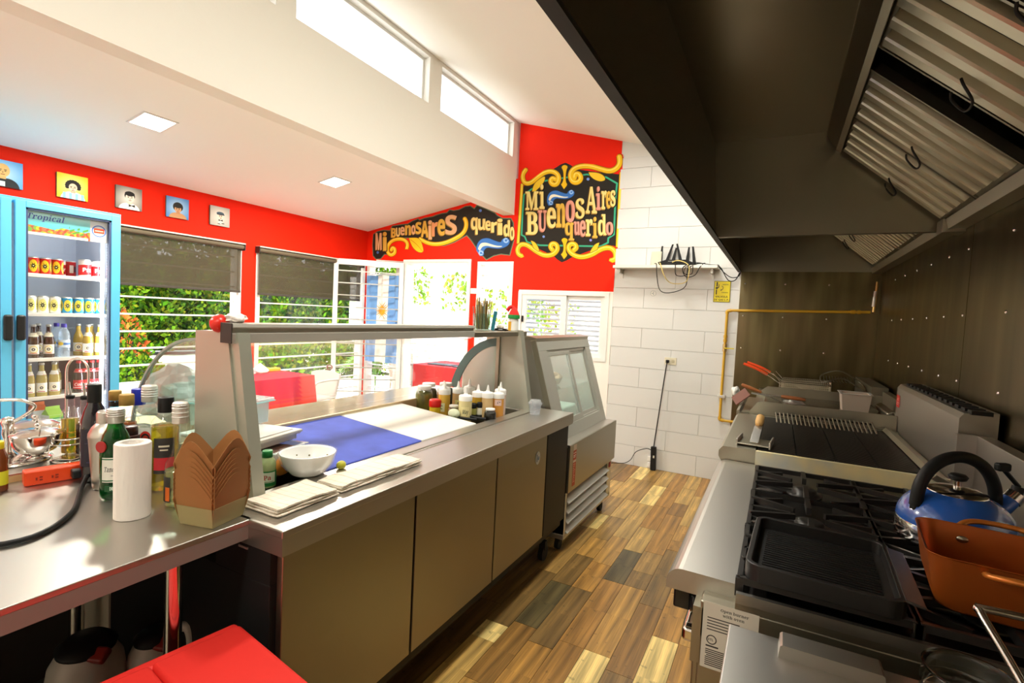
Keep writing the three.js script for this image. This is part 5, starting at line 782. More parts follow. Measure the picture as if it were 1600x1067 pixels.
bottle('liqueur_bottle', 'short dark bottle with stepped maroon cap behind the paper towel', 'bottle', -1.713, -0.823, [[0.026, 0], [0.028, 0.006], [0.028, 0.1], [0.03, 0.125], [0.025, 0.14], [0.025, 0.165]], phy(lin(0.05, 0.02, 0.015), 0.1, 0), { s: 0.940, cap: [0.026, 0.155, 0.175, P(0x3a1210, 0.4)] });
add('cap_top', [lathe([[0.0001, 0.203], [0.019, 0.202], [0.0205, 0.198], [0.0215, 0.174], [0.0001, 0.174]], 20)], P(0x3a1210, 0.4), scene.children[scene.children.length - 1]);
bottle('sauce_bottle', 'amber sauce bottle with yellow label cut by the left edge', 'bottle', -1.965, -0.607, [[0.02, 0], [0.022, 0.004], [0.022, 0.1], [0.016, 0.115], [0.012, 0.13]], phy(lin(0.3, 0.08, 0.02), 0.08, 0, { transmission: 0.6 }), { cap: [0.014, 0.124, 0.146, P(0xd8c418, 0.4)], label: [0.0226, 0.02, 0.06, 1.4, P(0xc8c01c, 0.6)] });
{ // silver condiment server: centre post with handle and lidded bowls
  const t = thing('condiment_server', 'polished silver condiment server with lidded bowls and scrolled handle', 'condiment server', [-2.2, LY, -0.705], 0);
  add('base_plate', lathe([[0.0001, 0.014], [0.05, 0.016], [0.1, 0.012], [0.112, 0.004], [0.106, 0], [0.0001, 0]], 40), M.chrome, t);
  add('centre_post', lathe([[0.0001, 0.01], [0.022, 0.014], [0.012, 0.03], [0.009, 0.06], [0.016, 0.09], [0.014, 0.11], [0.018, 0.125], [0.014, 0.14], [0.0001, 0.146]], 24), M.chrome, t);
  add('handle', [tube([[0, 0.12, 0], [0.025, 0.145, -0.03], [0.034, 0.175, -0.055], [0.02, 0.196, -0.03], [0, 0.2, 0], [-0.02, 0.196, 0.03], [-0.034, 0.175, 0.055], [-0.025, 0.145, 0.03], [0, 0.12, 0]], 0.0055, 80, 8)], M.chrome, t);
  for (const [x, z] of [[0.083, -0.043], [-0.07, -0.09], [-0.03, 0.1]]) {
    const b = add('bowl', lathe([[0.0001, 0.03], [0.03, 0.028], [0.05, 0.042], [0.062, 0.066], [0.066, 0.092], [0.068, 0.094], [0.064, 0.094], [0.06, 0.068], [0.03, 0.034], [0.0001, 0.034]], 36).translate(x, 0, z), M.chrome, t);
    add('bowl_foot', [lathe([[0.0001, 0.012], [0.03, 0.012], [0.014, 0.02], [0.012, 0.03], [0.0001, 0.03]], 24).translate(x, 0, z)], M.chrome, b);
    add('lid', [lathe([[0.068, 0.095], [0.05, 0.106], [0.02, 0.112], [0.0001, 0.113]], 36).translate(x, 0, z)], M.chrome, b); add('lid_knob', [lathe([[0.0001, 0.112], [0.005, 0.114], [0.008, 0.122], [0.005, 0.128], [0.0001, 0.13]], 16).translate(x, 0, z)], M.chrome, b);
    add('spoon', [bar([x + 0.02, 0.1, z], [x + 0.05, 0.132, z + 0.01], 0.0035, 8)], M.chrome, b);
  }
}
{
  const t = thing('power_strip', 'orange power strip with a black plug on the worktable', 'power strip', [-1.954, CY, -0.73], 0); t.rotation.y = -0.22; t.scale.z = 0.72;
  add('strip_body', sp(-0.02, 0.025, 0.0, 0.045, -0.095, 0.095, 0.006), P(0xe0420c, 0.4), t);
  for (const z of [0.05, 0.0]) add('socket', [sp(0.0245, 0.0262, 0.022, 0.026, z - 0.012, z - 0.002), sp(0.0245, 0.0262, 0.014, 0.018, z - 0.012, z - 0.002), sp(0.0245, 0.0262, 0.016, 0.024, z + 0.004, z + 0.01)], P(0x8a1f06), t);
  add('plug', [sp(0.025, 0.06, 0.01, 0.036, -0.085, -0.05, 0.006)], M.black, t);
}
solo('power_cable', 'thick black cord curving across the worktable from the orange strip', 'power cable', [tube([[-1.888, CY + 0.024, -0.79], [-1.85, CY + 0.02, -0.772], [-1.79, CY + 0.01, -0.735], [-1.72, CY + 0.007, -0.70], [-1.624, CY + 0.007, -0.65], [-1.554, CY + 0.007, -0.592], [-1.518, CY + 0.007, -0.54], [-1.513, CY + 0.007, -0.498], [-1.53, CY + 0.007, -0.46], [-1.58, CY + 0.007, -0.4], [-1.66, CY + 0.007, -0.3], [-1.76, CY + 0.007, -0.1], [-1.85, CY + 0.007, 0.2], [-1.88, CY + 0.007, 0.54], [-1.88, CY - 0.02, 0.575], [-1.88, 0.5, 0.59]], 0.0065, 90, 10)], M.black);
solo('power_cable', 'black lead running along the ledge from the orange strip', 'power cable', [tube([[-1.99, CY + 0.012, -0.63], [-1.985, CY + 0.008, -0.55], [-1.995, CY + 0.008, -0.3], [-2.0, CY + 0.008, 0.2]], 0.008, 40, 8)], M.black);
{ // nested brown paper trays with raised scalloped flaps
  const base = { w: 0.098, d: 0.098, tw: 0.134, h: 0.095 };
  const paper = std(lin(0.3, 0.125, 0.03), 0.8, 0, { side: THREE.DoubleSide }), olive = std(lin(0.3, 0.24, 0.1), 0.75, 0, { side: THREE.DoubleSide });
  function tray(label, y, k) {
    const t = thing('paper_tray', label, 'paper tray', [-1.30, CY + y, -0.822], 0.235, 'nested brown paper trays');
    const m = k === 0 ? [paper, olive] : [paper, paper];
    for (let s = 0; s < 4; s++) {
      const b = base.w / 2, q = base.tw / 2, prof = [[-b, 0], [b, 0], [q * 0.96, 0.062], [q * 0.97, 0.068], [q * 0.7, 0.092], [q * 0.36, 0.12], [q * 0.16, 0.131], [0, 0.134], [-q * 0.16, 0.131], [-q * 0.36, 0.12], [-q * 0.7, 0.092], [-q * 0.97, 0.068], [-q * 0.96, 0.062]];
      const sh = (pr) => { const g = mv(poly(pr, 0.0012), 0, 0, -0.0006), p = g.attributes.position; for (let i = 0; i < p.count; i++) { const y0 = p.getY(i); p.setZ(i, p.getZ(i) + b + y0 * 0.16); } g.computeVertexNormals(); g.rotateY(s * Math.PI / 2); return metric(g); };
      add('flap', sh(prof), m[0], t);
      if (k === 0) add('wall', sh([[-b - 0.001, 0], [b + 0.001, 0], [q * 0.94, 0.052], [-q * 0.94, 0.052]]).translate(...[[0, 0, 0.0016], [0.0016, 0, 0], [0, 0, -0.0016], [-0.0016, 0, 0]][s]), m[1], t);
    }
    add('bottom', sp(-base.w / 2, base.w / 2, 0.0005, 0.002, -base.w / 2, base.w / 2), m[1], t);
    return t;
  }
  const names = ['bottom tray of the nested brown paper stack, olive below', 'second brown paper tray from the bottom of the stack', 'third brown paper tray from the bottom of the stack', 'fourth brown paper tray from the bottom of the stack', 'third brown paper tray from the top of the stack', 'second brown paper tray from the top of the stack', 'topmost brown paper tray of the nested stack, open inside'];
  names.forEach((n, i) => tray(n, 0.0006 + i * 0.0128 + (i === 6 ? 0.014 : 0), i));
}
// ---------- THINGS IN THE PREP COUNTER ----------
{
  const t = thing('mixing_bowl', 'white bowl wrapped in cling film with scraps inside, on the blue board', 'bowl', [-1.402, 0.92, -1.218]); t.scale.setScalar(0.89);
  add('bowl', lathe([[0.0001, 0], [0.045, 0], [0.06, 0.008], [0.088, 0.045], [0.1, 0.082], [0.1035, 0.088], [0.1, 0.09], [0.095, 0.083], [0.082, 0.045], [0.055, 0.014], [0.0001, 0.01]], 44), std(lin(0.8, 0.8, 0.77), 0.25), t);
  const g = lathe([[0.07, 0.014], [0.094, 0.045], [0.106, 0.08], [0.108, 0.09], [0.106, 0.093]], 60), p = g.attributes.position; for (let i = 0; i < p.count; i++) { const a = Math.atan2(p.getZ(i), p.getX(i)), k = 1 + 0.025 * Math.sin(a * 17) * Math.sin(a * 5 + 1) ; p.setX(i, p.getX(i) * k); p.setZ(i, p.getZ(i) * k); } g.computeVertexNormals();
  add('cling_film', g, phy(0xffffff, 0.12, 0, { transmission: 0.92, thickness: 0 }), t, 'clear crinkled film');
  const crumbs = []; for (let k = 0; k < 26; k++) { const a = rr(0, 6.28), r = rr(0.01, 0.085), s = rr(0.002, 0.005); crumbs.push(new THREE.IcosahedronGeometry(s, 0).translate(r * Math.cos(a), 0.013 + r * r * 8, r * Math.sin(a))); } const cm = add('scraps', crumbs, std(lin(0.16, 0.12, 0.04), 0.8), t); cm.userData.kind = 'stuff';
}
bottle('juice_bottle', 'small plastic bottle with green cap and green printed label', 'bottle', -1.478, -1.118, [[0.026, 0], [0.028, 0.004], [0.028, 0.05], [0.027, 0.06], [0.028, 0.075], [0.024, 0.09], [0.014, 0.1], [0.013, 0.108]], phy(lin(0.6, 0.72, 0.35), 0.1, 0, { transmission: 0.5, thickness: 0 }), { y: 0.89, cap: [0.0165, 0.1, 0.122, P(0x14803a, 0.4)], label: [0.0287, 0.008, 0.058, 1.4, txt(200, 110, '#1f7a34', [[110, 60, 10, 'r', '#d6dcc0', 74], ['Pa', 74, 64, 'bold 48px serif', '#b03018'], [90, 64, 76, 'r', '#5a7a30', 4]])] });
bottle('glass_jar', 'small empty clear glass jar beside the green capped bottle', 'jar', -1.492, -1.062, [[0.026, 0], [0.029, 0.004], [0.029, 0.05], [0.027, 0.062], [0.027, 0.085], [0.025, 0.085], [0.025, 0.062]], M.glass, { y: 0.89 });
solo('butternut', 'piece of orange squash behind the green capped bottle', 'vegetable', [new THREE.SphereGeometry(0.04, 24, 16).scale(1, 1, 1.3).translate(-1.53, 0.935, -1.205)], std(lin(0.7, 0.26, 0.03), 0.5));
solo('lime', 'yellow green lime peeking out beside the wrapped bowl', 'lime', [new THREE.SphereGeometry(0.016, 18, 12).scale(1, 0.95, 1.15).translate(-1.355, 0.935, -1.325)], std(lin(0.5, 0.48, 0.03), 0.4));
function box(name, label, x, y, z, w, h, d, turn, mat, lidMat, o = {}) {
  const t = thing(name, label, 'food container', [x, y, z], turn);
  const f = (k, yy) => [[-w / 2 * k, yy, -d / 2 * k], [w / 2 * k, yy, -d / 2 * k], [w / 2 * k, yy, d / 2 * k], [-w / 2 * k, yy, d / 2 * k]];
  add('container', [bx(w * 0.94, 0.003, d * 0.94, 0, 0.0015, 0), rot(bx(w, h, 0.003, 0, h / 2, 0, 0.001), 0.03).translate(0, 0, d / 2 - 0.004), rot(bx(w, h, 0.003, 0, h / 2, 0, 0.001), -0.03).translate(0, 0, -d / 2 + 0.004), rot(bx(0.003, h, d, 0, h / 2, 0, 0.001), 0, 0, -0.03).translate(w / 2 - 0.004, 0, 0), rot(bx(0.003, h, d, 0, h / 2, 0, 0.001), 0, 0, 0.03).translate(-w / 2 + 0.004, 0, 0), bx(w + 0.02, 0.004, 0.014, 0, h, d / 2 + 0.002, 0.002), bx(w + 0.02, 0.004, 0.014, 0, h, -d / 2 - 0.002, 0.002), bx(0.014, 0.004, d + 0.02, w / 2 + 0.002, h, 0, 0.002), bx(0.014, 0.004, d + 0.02, -w / 2 - 0.002, h, 0, 0.002)], mat, t);
  if (lidMat) add('lid', [bx(w + 0.03, 0.012, d + 0.03, 0, h + 0.008, 0, 0.005), bx(w - 0.02, 0.005, d - 0.02, 0, h + 0.015, 0, 0.002)], lidMat, t);
  if (o.fill) add('contents', bx(w * 0.92, o.fill[0], d * 0.92, 0, o.fill[0] / 2 + 0.004, 0, 0.006), o.fill[1], t);
  if (o.seal) add('lid_seal', [bx(w + 0.032, 0.004, 0.004, 0, h + 0.001, d / 2 + 0.015), bx(w + 0.032, 0.004, 0.004, 0, h + 0.001, -d / 2 - 0.015), bx(0.004, 0.004, d + 0.03, w / 2 + 0.015, h + 0.001, 0), bx(0.004, 0.004, d + 0.03, -w / 2 - 0.015, h + 0.001, 0)], P(0x9ccfd0, 0.4), t);
  return t;
}
const milky = phy(lin(0.9, 0.94, 0.92), 0.18, 0, { transmission: 0.72, thickness: 0 });
const meatTex = tex(128, 128, (u, v) => { const k = tfbm(u, v, 9, 9, 4), d = tfbm(u, v, 24, 24, 12, 2) > 0.3 ? 0.45 : 1; return [(0.62 + 0.2 * k) * d, (0.48 + 0.14 * k) * d, (0.42 + 0.1 * k) * d]; });
box('meat_container', 'clear container of seasoned minced meat in the prep counter', -1.62, 0.9, -1.22, 0.2, 0.085, 0.17, 0.25, milky, null, { fill: [0.07, new THREE.MeshStandardMaterial({ map: meatTex, roughness: 0.6 })] });
box('white_tub', 'white lidded tub lying over the meat container', -1.745, 0.985, -1.215, 0.3, 0.022, 0.22, 0.2, M.whitePlastic, std(lin(0.82, 0.82, 0.78), 0.4));
box('clear_tub', 'tall clear plastic tub with pale blue seal on top of the white tub', -1.86, 1.028, -1.24, 0.2, 0.085, 0.18, 0.2, milky, phy(lin(0.93, 0.96, 0.95), 0.15, 0, { transmission: 0.7, thickness: 0 }), { seal: 1, fill: [0.05, std(lin(0.75, 0.8, 0.7), 0.6)] });
box('clear_tub', 'low clear plastic box at the near end of the prep counter well', -1.6, 0.92, -1.04, 0.16, 0.06, 0.12, 0.1, milky, milky, {});
// towels
function towel(label, x0, x1, z0, z1, y, turn) {
  const t = thing('folded_towel', label, 'towel', [(x0 + x1) / 2, y, (z0 + z1) / 2], turn);
  const m = new THREE.MeshStandardMaterial({ roughness: 0.95, map: canvas(128, 256, (c) => { c.fillStyle = '#ded4c2'; c.fillRect(0, 0, 128, 256); for (let k = 0; k < 9; k++) { c.fillStyle = k % 2 ? 'rgba(200,110,90,0.34)' : 'rgba(190,150,120,0.25)'; c.fillRect(0, 8 + k * 29, 128, 4); } for (let k = 0; k < 5; k++) { c.fillStyle = 'rgba(180,150,120,0.18)'; c.fillRect(10 + k * 27, 0, 3, 256); } }) });
  const W = x1 - x0, D = z1 - z0;
  for (let k = 0; k < 3; k++) {
    const g = new RoundedBoxGeometry(W - k * 0.004, 0.0085, D - k * 0.006, 6, 0.004), p = g.attributes.position;
    const sg = new THREE.BoxGeometry(W - k * 0.004, 0.0085, D - k * 0.006, 14, 1, 28), q = sg.attributes.position;
    for (let i = 0; i < q.count; i++) { const a = q.getX(i), c = q.getZ(i), e = Math.min(1, (W / 2 - Math.abs(a)) / 0.012, (D / 2 - Math.abs(c)) / 0.012); q.setY(i, q.getY(i) * (0.35 + 0.65 * Math.max(0, e)) + 0.0045 + k * 0.0078 + 0.003 * k * noise.noise(a * 14, c * 14, k + x0 * 9) + 0.0015 * noise.noise(a * 40, c * 40, 5)); q.setX(i, a + 0.005 * noise.noise(c * 16, k * 3.3, 1 + x0)); q.setZ(i, c + 0.004 * noise.noise(a * 20, k * 2.2, 7)); }
    sg.computeVertexNormals(); add('fold', sg, m, t);
  }
}
towel('folded striped kitchen towel on the near corner of the prep counter', -1.31, -1.165, -1.135, -0.915, CY, 0.0);
towel('folded striped kitchen towel farther along the prep counter edge', -1.285, -1.165, -1.545, -1.15, CY, -0.02);
// jars and squeeze bottles at the far end
const squeeze = (label, x, z, col, h, tone, print, r = 0.033) => {
  const t = thing('squeeze_bottle', label, 'squeeze bottle', [x, 0.905, z], 0, 'squeeze bottles at the far end of the prep counter');
  add('bottle_body', lathe([[0.0001, 0], [r - 0.002, 0], [r, 0.004], [r, h * 0.62], [r - 0.002, h * 0.66]], 28), phy(col, 0.25, 0, { transmission: 0.15, thickness: 0 }), t);
  const c = add('cap', lathe([[r + 0.001, h * 0.63], [r + 0.0015, h * 0.76], [r - 0.004, h * 0.79], [0.012, h * 0.81], [0.008, h * 0.86], [0.0035, h], [0.0001, h]], 24), M.whitePlastic, t);
  if (print) { const dir = Math.atan2(-x, -z); const [g, m] = wrapLabel(r + 0.0008, h * print[1], h * print[2], dir - 0.62 + (print[3] || 0), dir + 0.62 + (print[3] || 0), print[0]); add('written_label', g, m, t); }
  return t;
};
squeeze('pale yellow squeeze bottle with black handwriting', -1.495, -2.352, lin(0.72, 0.62, 0.3), 0.185, 0, [txt(160, 90, '#d9cc92', [['May', 24, 66, 'italic bold 58px sans-serif', '#23241c']]), 0.18, 0.46], 0.036);
squeeze('squeeze bottle of dark mustard behind the two spice jars', -1.5, -2.49, lin(0.5, 0.3, 0.02), 0.19);
squeeze('squeeze bottle of peach sauce, second from the right', -1.442, -2.5, lin(0.72, 0.5, 0.24), 0.192);
squeeze('squeeze bottle of orange sauce with pink written label, rightmost', -1.4, -2.55, lin(0.72, 0.33, 0.06), 0.185, 0, [txt(120, 90, '#e0bfb6', [['C*', 40, 60, 'italic bold 46px sans-serif', '#2c2230']]), 0.42, 0.6], 0.033);
squeeze('squeeze bottle of yellow oil with cream label beside the red cap', -1.69, -2.43, lin(0.72, 0.45, 0.06), 0.19, 0, [txt(80, 90, '#d8d8a8', [['C', 26, 64, 'bold 54px sans-serif', '#26261c']]), 0.12, 0.38, -0.5], 0.034);
squeeze('squeeze bottle with cream label behind the yellow oil one', -1.655, -2.52, lin(0.65, 0.42, 0.18), 0.19, 0, [txt(80, 90, '#d8d48c', [['B', 26, 64, 'bold 54px sans-serif', '#26261c']]), 0.2, 0.44, 0.1]);
squeeze('squeeze bottle of pink orange sauce behind the pickle jar', -1.765, -2.53, lin(0.75, 0.4, 0.2), 0.18, 0, [txt(80, 90, '#e8b890', [['J', 30, 64, 'bold 54px sans-serif', '#f4ece0']]), 0.35, 0.6, 0.2], 0.04);
squeeze('clear squeeze bottle with bent nozzle behind the pale yellow one', -1.585, -2.53, lin(0.78, 0.76, 0.66), 0.21);
squeeze('pale squeeze bottle half hidden behind the rightmost orange one', -1.425, -2.62, lin(0.78, 0.6, 0.5), 0.2);
const pickle = (label, x, z, r, h, col) => { const t = thing('pickle_jar', label, 'jar', [x, 0.905, z]); const g = lathe([[0.0001, 0.0], [r * 0.9, 0], [r, 0.01], [r, h * 0.68], [r * 0.86, h * 0.8], [r * 0.72, h * 0.86], [r * 0.72, h * 0.9]], 32); add('jar_glass', g, M.glass, t); add('contents', lathe([[0.0001, 0.004], [r * 0.88, 0.005], [r * 0.965, 0.014], [r * 0.965, h * 0.66], [r * 0.8, h * 0.78], [0.0001, h * 0.79]], 28), new THREE.MeshStandardMaterial({ roughness: 0.35, map: tex(64, 64, (u, v) => { const k = 0.75 + 0.9 * tfbm(u, v, 10, 6, 3); return [col[0] * k, col[1] * k, col[2] * k]; }) }), t); add('lid', lathe([[0.0001, h * 0.86], [r * 0.76, h * 0.86], [r * 0.78, h * 0.88], [r * 0.78, h * 0.97], [r * 0.74, h], [0.0001, h]], 28), M.whitePlastic, t); };
pickle('large jar of green pickles with white lid', -1.85, -2.45, 0.052, 0.15, [0.5, 0.5, 0.22]);
pickle('large jar of dark pickles with white lid behind the green jar', -1.9, -2.56, 0.052, 0.15, [0.42, 0.35, 0.12]);
pickle('large olive jar with white lid behind and right of the green jar', -1.815, -2.62, 0.05, 0.155, [0.3, 0.24, 0.07]);
pickle('small jar of pale pickled vegetables with white lid', -1.575, -2.36, 0.033, 0.08, [0.62, 0.45, 0.22]);
pickle('small dark jar with white lid at the right of the group', -1.392, -2.45, 0.034, 0.072, [0.1, 0.07, 0.04]);
{ const t = thing('spice_tub', 'yellow spice tub with bright red cap', 'spice tub', [-1.72, 0.905, -2.385]); add('tub', lathe([[0.0001, 0], [0.031, 0], [0.033, 0.003], [0.033, 0.05], [0.031, 0.054]], 24), txt(200, 80, '#d9b410', [[200, 0, 50, 'r', '#8a3a10', 30], [60, 70, 16, 'r', '#c03020', 34], ['Mag', 76, 42, 'bold 26px serif', '#f4e060']]), t); add('cap', lathe([[0.0345, 0.05], [0.036, 0.055], [0.036, 0.083], [0.031, 0.092], [0.0001, 0.093]], 24), P(0xd0160c, 0.35), t); }
for (const [x, z, h, l, c] of [[-1.505, -2.455, 0.088, 'small spice jar of green herbs with black grinder cap', 0x9a9a50], [-1.475, -2.475, 0.095, 'small pepper jar with black cap and pale label', 0xd8d4c0]]) { const t = thing('spice_jar', l, 'spice jar', [x, 0.905, z]); add('jar', lathe([[0.0001, 0], [0.018, 0], [0.019, 0.003], [0.019, h * 0.58], [0.015, h * 0.68]], 20), P(c, 0.3), t); add('cap', lathe([[0.016, h * 0.66], [0.019, h * 0.7], [0.019, h * 0.92], [0.015, h], [0.0001, h]], 20), M.black, t); add('band', lathe([[0.0195, 0.006], [0.0195, 0.024]], 20), P(0x24221e, 0.6), t); }
solo('tongs', 'black tongs lying in front of the spice jars', 'tongs', [tube([[-1.56, 0.935, -2.31], [-1.5, 0.945, -2.33], [-1.44, 0.93, -2.37], [-1.39, 0.925, -2.4]], 0.008, 30, 8), tube([[-1.555, 0.935, -2.3], [-1.48, 0.93, -2.315], [-1.42, 0.925, -2.355]], 0.007, 30, 8)], M.black);
solo('garlic_bag', 'small green white bag at the corner of the white board', 'bag', [new THREE.SphereGeometry(0.03, 18, 12).scale(1.2, 0.9, 0.9).translate(-1.535, 0.95, -2.305)], std(lin(0.55, 0.6, 0.42), 0.6));
{ const t = thing('plastic_cup', 'small clear plastic cup with lid on the counter edge', 'cup', [-1.25, CY, -2.735]); add('cup', lathe([[0.0001, 0.002], [0.03, 0.0], [0.036, 0.06], [0.034, 0.06], [0.0285, 0.004]], 28), phy(lin(0.9, 0.92, 0.95), 0.06, 0, { transmission: 0.85, thickness: 0 }), t); add('lid', lathe([[0.04, 0.058], [0.043, 0.064], [0.04, 0.072], [0.034, 0.076], [0.03, 0.088], [0.0001, 0.089]], 28), phy(lin(0.9, 0.92, 0.95), 0.08, 0, { transmission: 0.8, thickness: 0 }), t); }
{ // fence of skewers, trinket, and elf hat on the top shelf
  const t = thing('skewer_bundle', 'bundle of thin wooden skewers in a clear glass on the top shelf', 'skewers', [-1.63, 1.4, -2.71]);
  add('glass', lathe([[0.0001, 0], [0.052, 0], [0.057, 0.1], [0.055, 0.1], [0.05, 0.005], [0.0001, 0.004]], 28), M.glassTeal, t);
  const cols = [P(0x9a7434, 0.8), P(0x6c5a30, 0.8), P(0x5e7068, 0.8), P(0xb59a5a, 0.8)];
  for (let k = 0; k < 44; k++) { const a = rr(0, 6.28), r = rr(0.005, 0.044); add('skewer', bar([r * Math.cos(a), 0.005, r * Math.sin(a)], [r * 1.35 * Math.cos(a + 0.2), rr(0.14, 0.2), r * 1.35 * Math.sin(a + 0.2)], 0.003, 6), cols[k % 4], t); }
}
solo('cloth_strip', 'teal cloth strip hanging beside the wooden skewers', 'cloth', [rot(sp(-0.012, 0.012, 0, 0.12, -0.004, 0.004, 0.003), 0, 0, -0.15).translate(-1.575, 1.4, -2.75)], P(0x2c7e92, 0.8));
{ const t = thing('trinket_tray', 'little black stacked tray of trinkets on the top shelf', 'trinket', [-1.535, 1.4, -2.78]); add('tray', [sp(-0.045, 0.045, 0, 0.006, -0.03, 0.03, 0.002), sp(-0.038, 0.038, 0.01, 0.014, -0.026, 0.026, 0.002), sp(-0.03, -0.026, 0.006, 0.01, -0.02, 0.02), sp(0.026, 0.03, 0.006, 0.01, -0.02, 0.02)], M.black, t); add('pebble', [[0, 0, 0.016], [0.018, 0.01, 0.012], [-0.018, -0.006, 0.013]].map(([a, b, r]) => new THREE.SphereGeometry(r, 14, 10).translate(a, 0.014 + r * 0.8, b)), P(0xd8cfc4, 0.6), t); }
{ const t = thing('hat_ornament', 'white bottle ornament wearing a drooping red hat with green band', 'ornament', [-1.455, 1.4, -2.8]); add('bottle_body', lathe([[0.0001, 0], [0.03, 0], [0.032, 0.01], [0.03, 0.07], [0.026, 0.085]], 24), P(0xe8e8e2, 0.4), t); add('hat', [lathe([[0.034, 0.084], [0.034, 0.1], [0.024, 0.125], [0.012, 0.145], [0.0001, 0.15]], 24), tube([[0, 0.128, 0], [-0.01, 0.148, 0], [-0.03, 0.146, 0.005], [-0.044, 0.126, 0.008]], 0.011, 20, 8)], P(0xd41a10, 0.8), t); add('green_band', lathe([[0.036, 0.078], [0.037, 0.082], [0.037, 0.098], [0.036, 0.102]], 24), P(0x1a8a3a, 0.7), t); add('yellow_tab', sp(-0.02, 0.0, 0.005, 0.06, 0.026, 0.034, 0.002), P(0xd8a018, 0.6), t); }
{ const t = thing('red_bun', 'red glossy ball topped with white cloth on the guard rail end', 'ornament', [-1.5, 1.405, -0.957]); add('ball', new THREE.SphereGeometry(0.028, 24, 16).scale(1.05, 1, 1).translate(0.005, 0.026, 0), P(0xd8200e, 0.3), t); const g = new THREE.IcosahedronGeometry(0.024, 3), p = g.attributes.position; for (let i = 0; i < p.count; i++) { const k = 1 + 0.5 * noise.noise(p.getX(i) * 70, p.getY(i) * 70, p.getZ(i) * 70); p.setXYZ(i, p.getX(i) * k * 1.3, p.getY(i) * k * 0.6, p.getZ(i) * k * 1.2); } g.computeVertexNormals(); add('cloth', g.translate(0.035, 0.045, -0.03), std(lin(0.78, 0.72, 0.68), 0.9), t); }

// ---------- UNDER THE WORKTABLE ----------
function jug(label, x, z, r, h, handle) {
  const t = thing('thermal_jug', label, 'jug', [x, 0.261, z], 0.4);
  add('jug_body', lathe([[0.0001, 0], [r * 0.86, 0], [r, 0.03], [r * 1.02, h * 0.45], [r * 0.9, h * 0.75], [r * 0.62, h * 0.93], [r * 0.55, h * 0.95]], 36), std(lin(0.62, 0.58, 0.5), 0.35), t);
  add('jug_lid', lathe([[r * 0.72, h * 0.88], [r * 0.75, h * 0.93], [r * 0.5, h * 1.0], [0.0001, h * 1.02]], 32), M.black, t, 'black lid');
  add('pour_button', [rot(sp(-0.03, 0.03, -0.012, 0.012, -0.02, 0.02, 0.008), 0.6).translate(r * 0.62, h * 0.9, r * 0.3)], P(0x8e1d14, 0.4), t, 'red button');
  if (handle) add('handle', [tube([[r * 0.55, h * 0.86, 0], [r * 1.0, h * 1.04, 0], [r * 1.55, h * 1.06, 0], [r * 1.68, h * 0.8, 0], [r * 1.35, h * 0.45, 0], [r * 0.98, h * 0.35, 0]], 0.014, 40, 10)], std(lin(0.62, 0.58, 0.5), 0.35), t);
}
jug('white jug with black lid on the shelf under the worktable', -1.67, -0.70, 0.095, 0.275, false);
jug('white jug with red button and raised handle under the worktable', -1.59, -0.835, 0.07, 0.25, true);
{ // red box seat
  const t = thing('red_bench', 'red upholstered box seat pulled out below the worktable corner', 'bench', [-1.193, 0.012, -0.828], -0.161);
  const m = std(lin(0.72, 0.02, 0.012), 0.6);
  const W = 0.6, D = 0.8;
  add('seat_panel', sp(0.012, W, 0.63, 0.66, 0.0, D / 2 - 0.2, 0.012), m, t); add('seat_panel', sp(0.012, W, 0.63, 0.66, D / 2 - 0.199, D, 0.012), m, t); add('edge_roll', sp(-0.012, 0.03, 0.615, 0.656, 0, D, 0.014), m, t);
  add('box_body', sp(0.02, W - 0.01, 0.0, 0.632, 0.012, D - 0.01, 0.006), std(lin(0.4, 0.012, 0.008), 0.6), t);
}

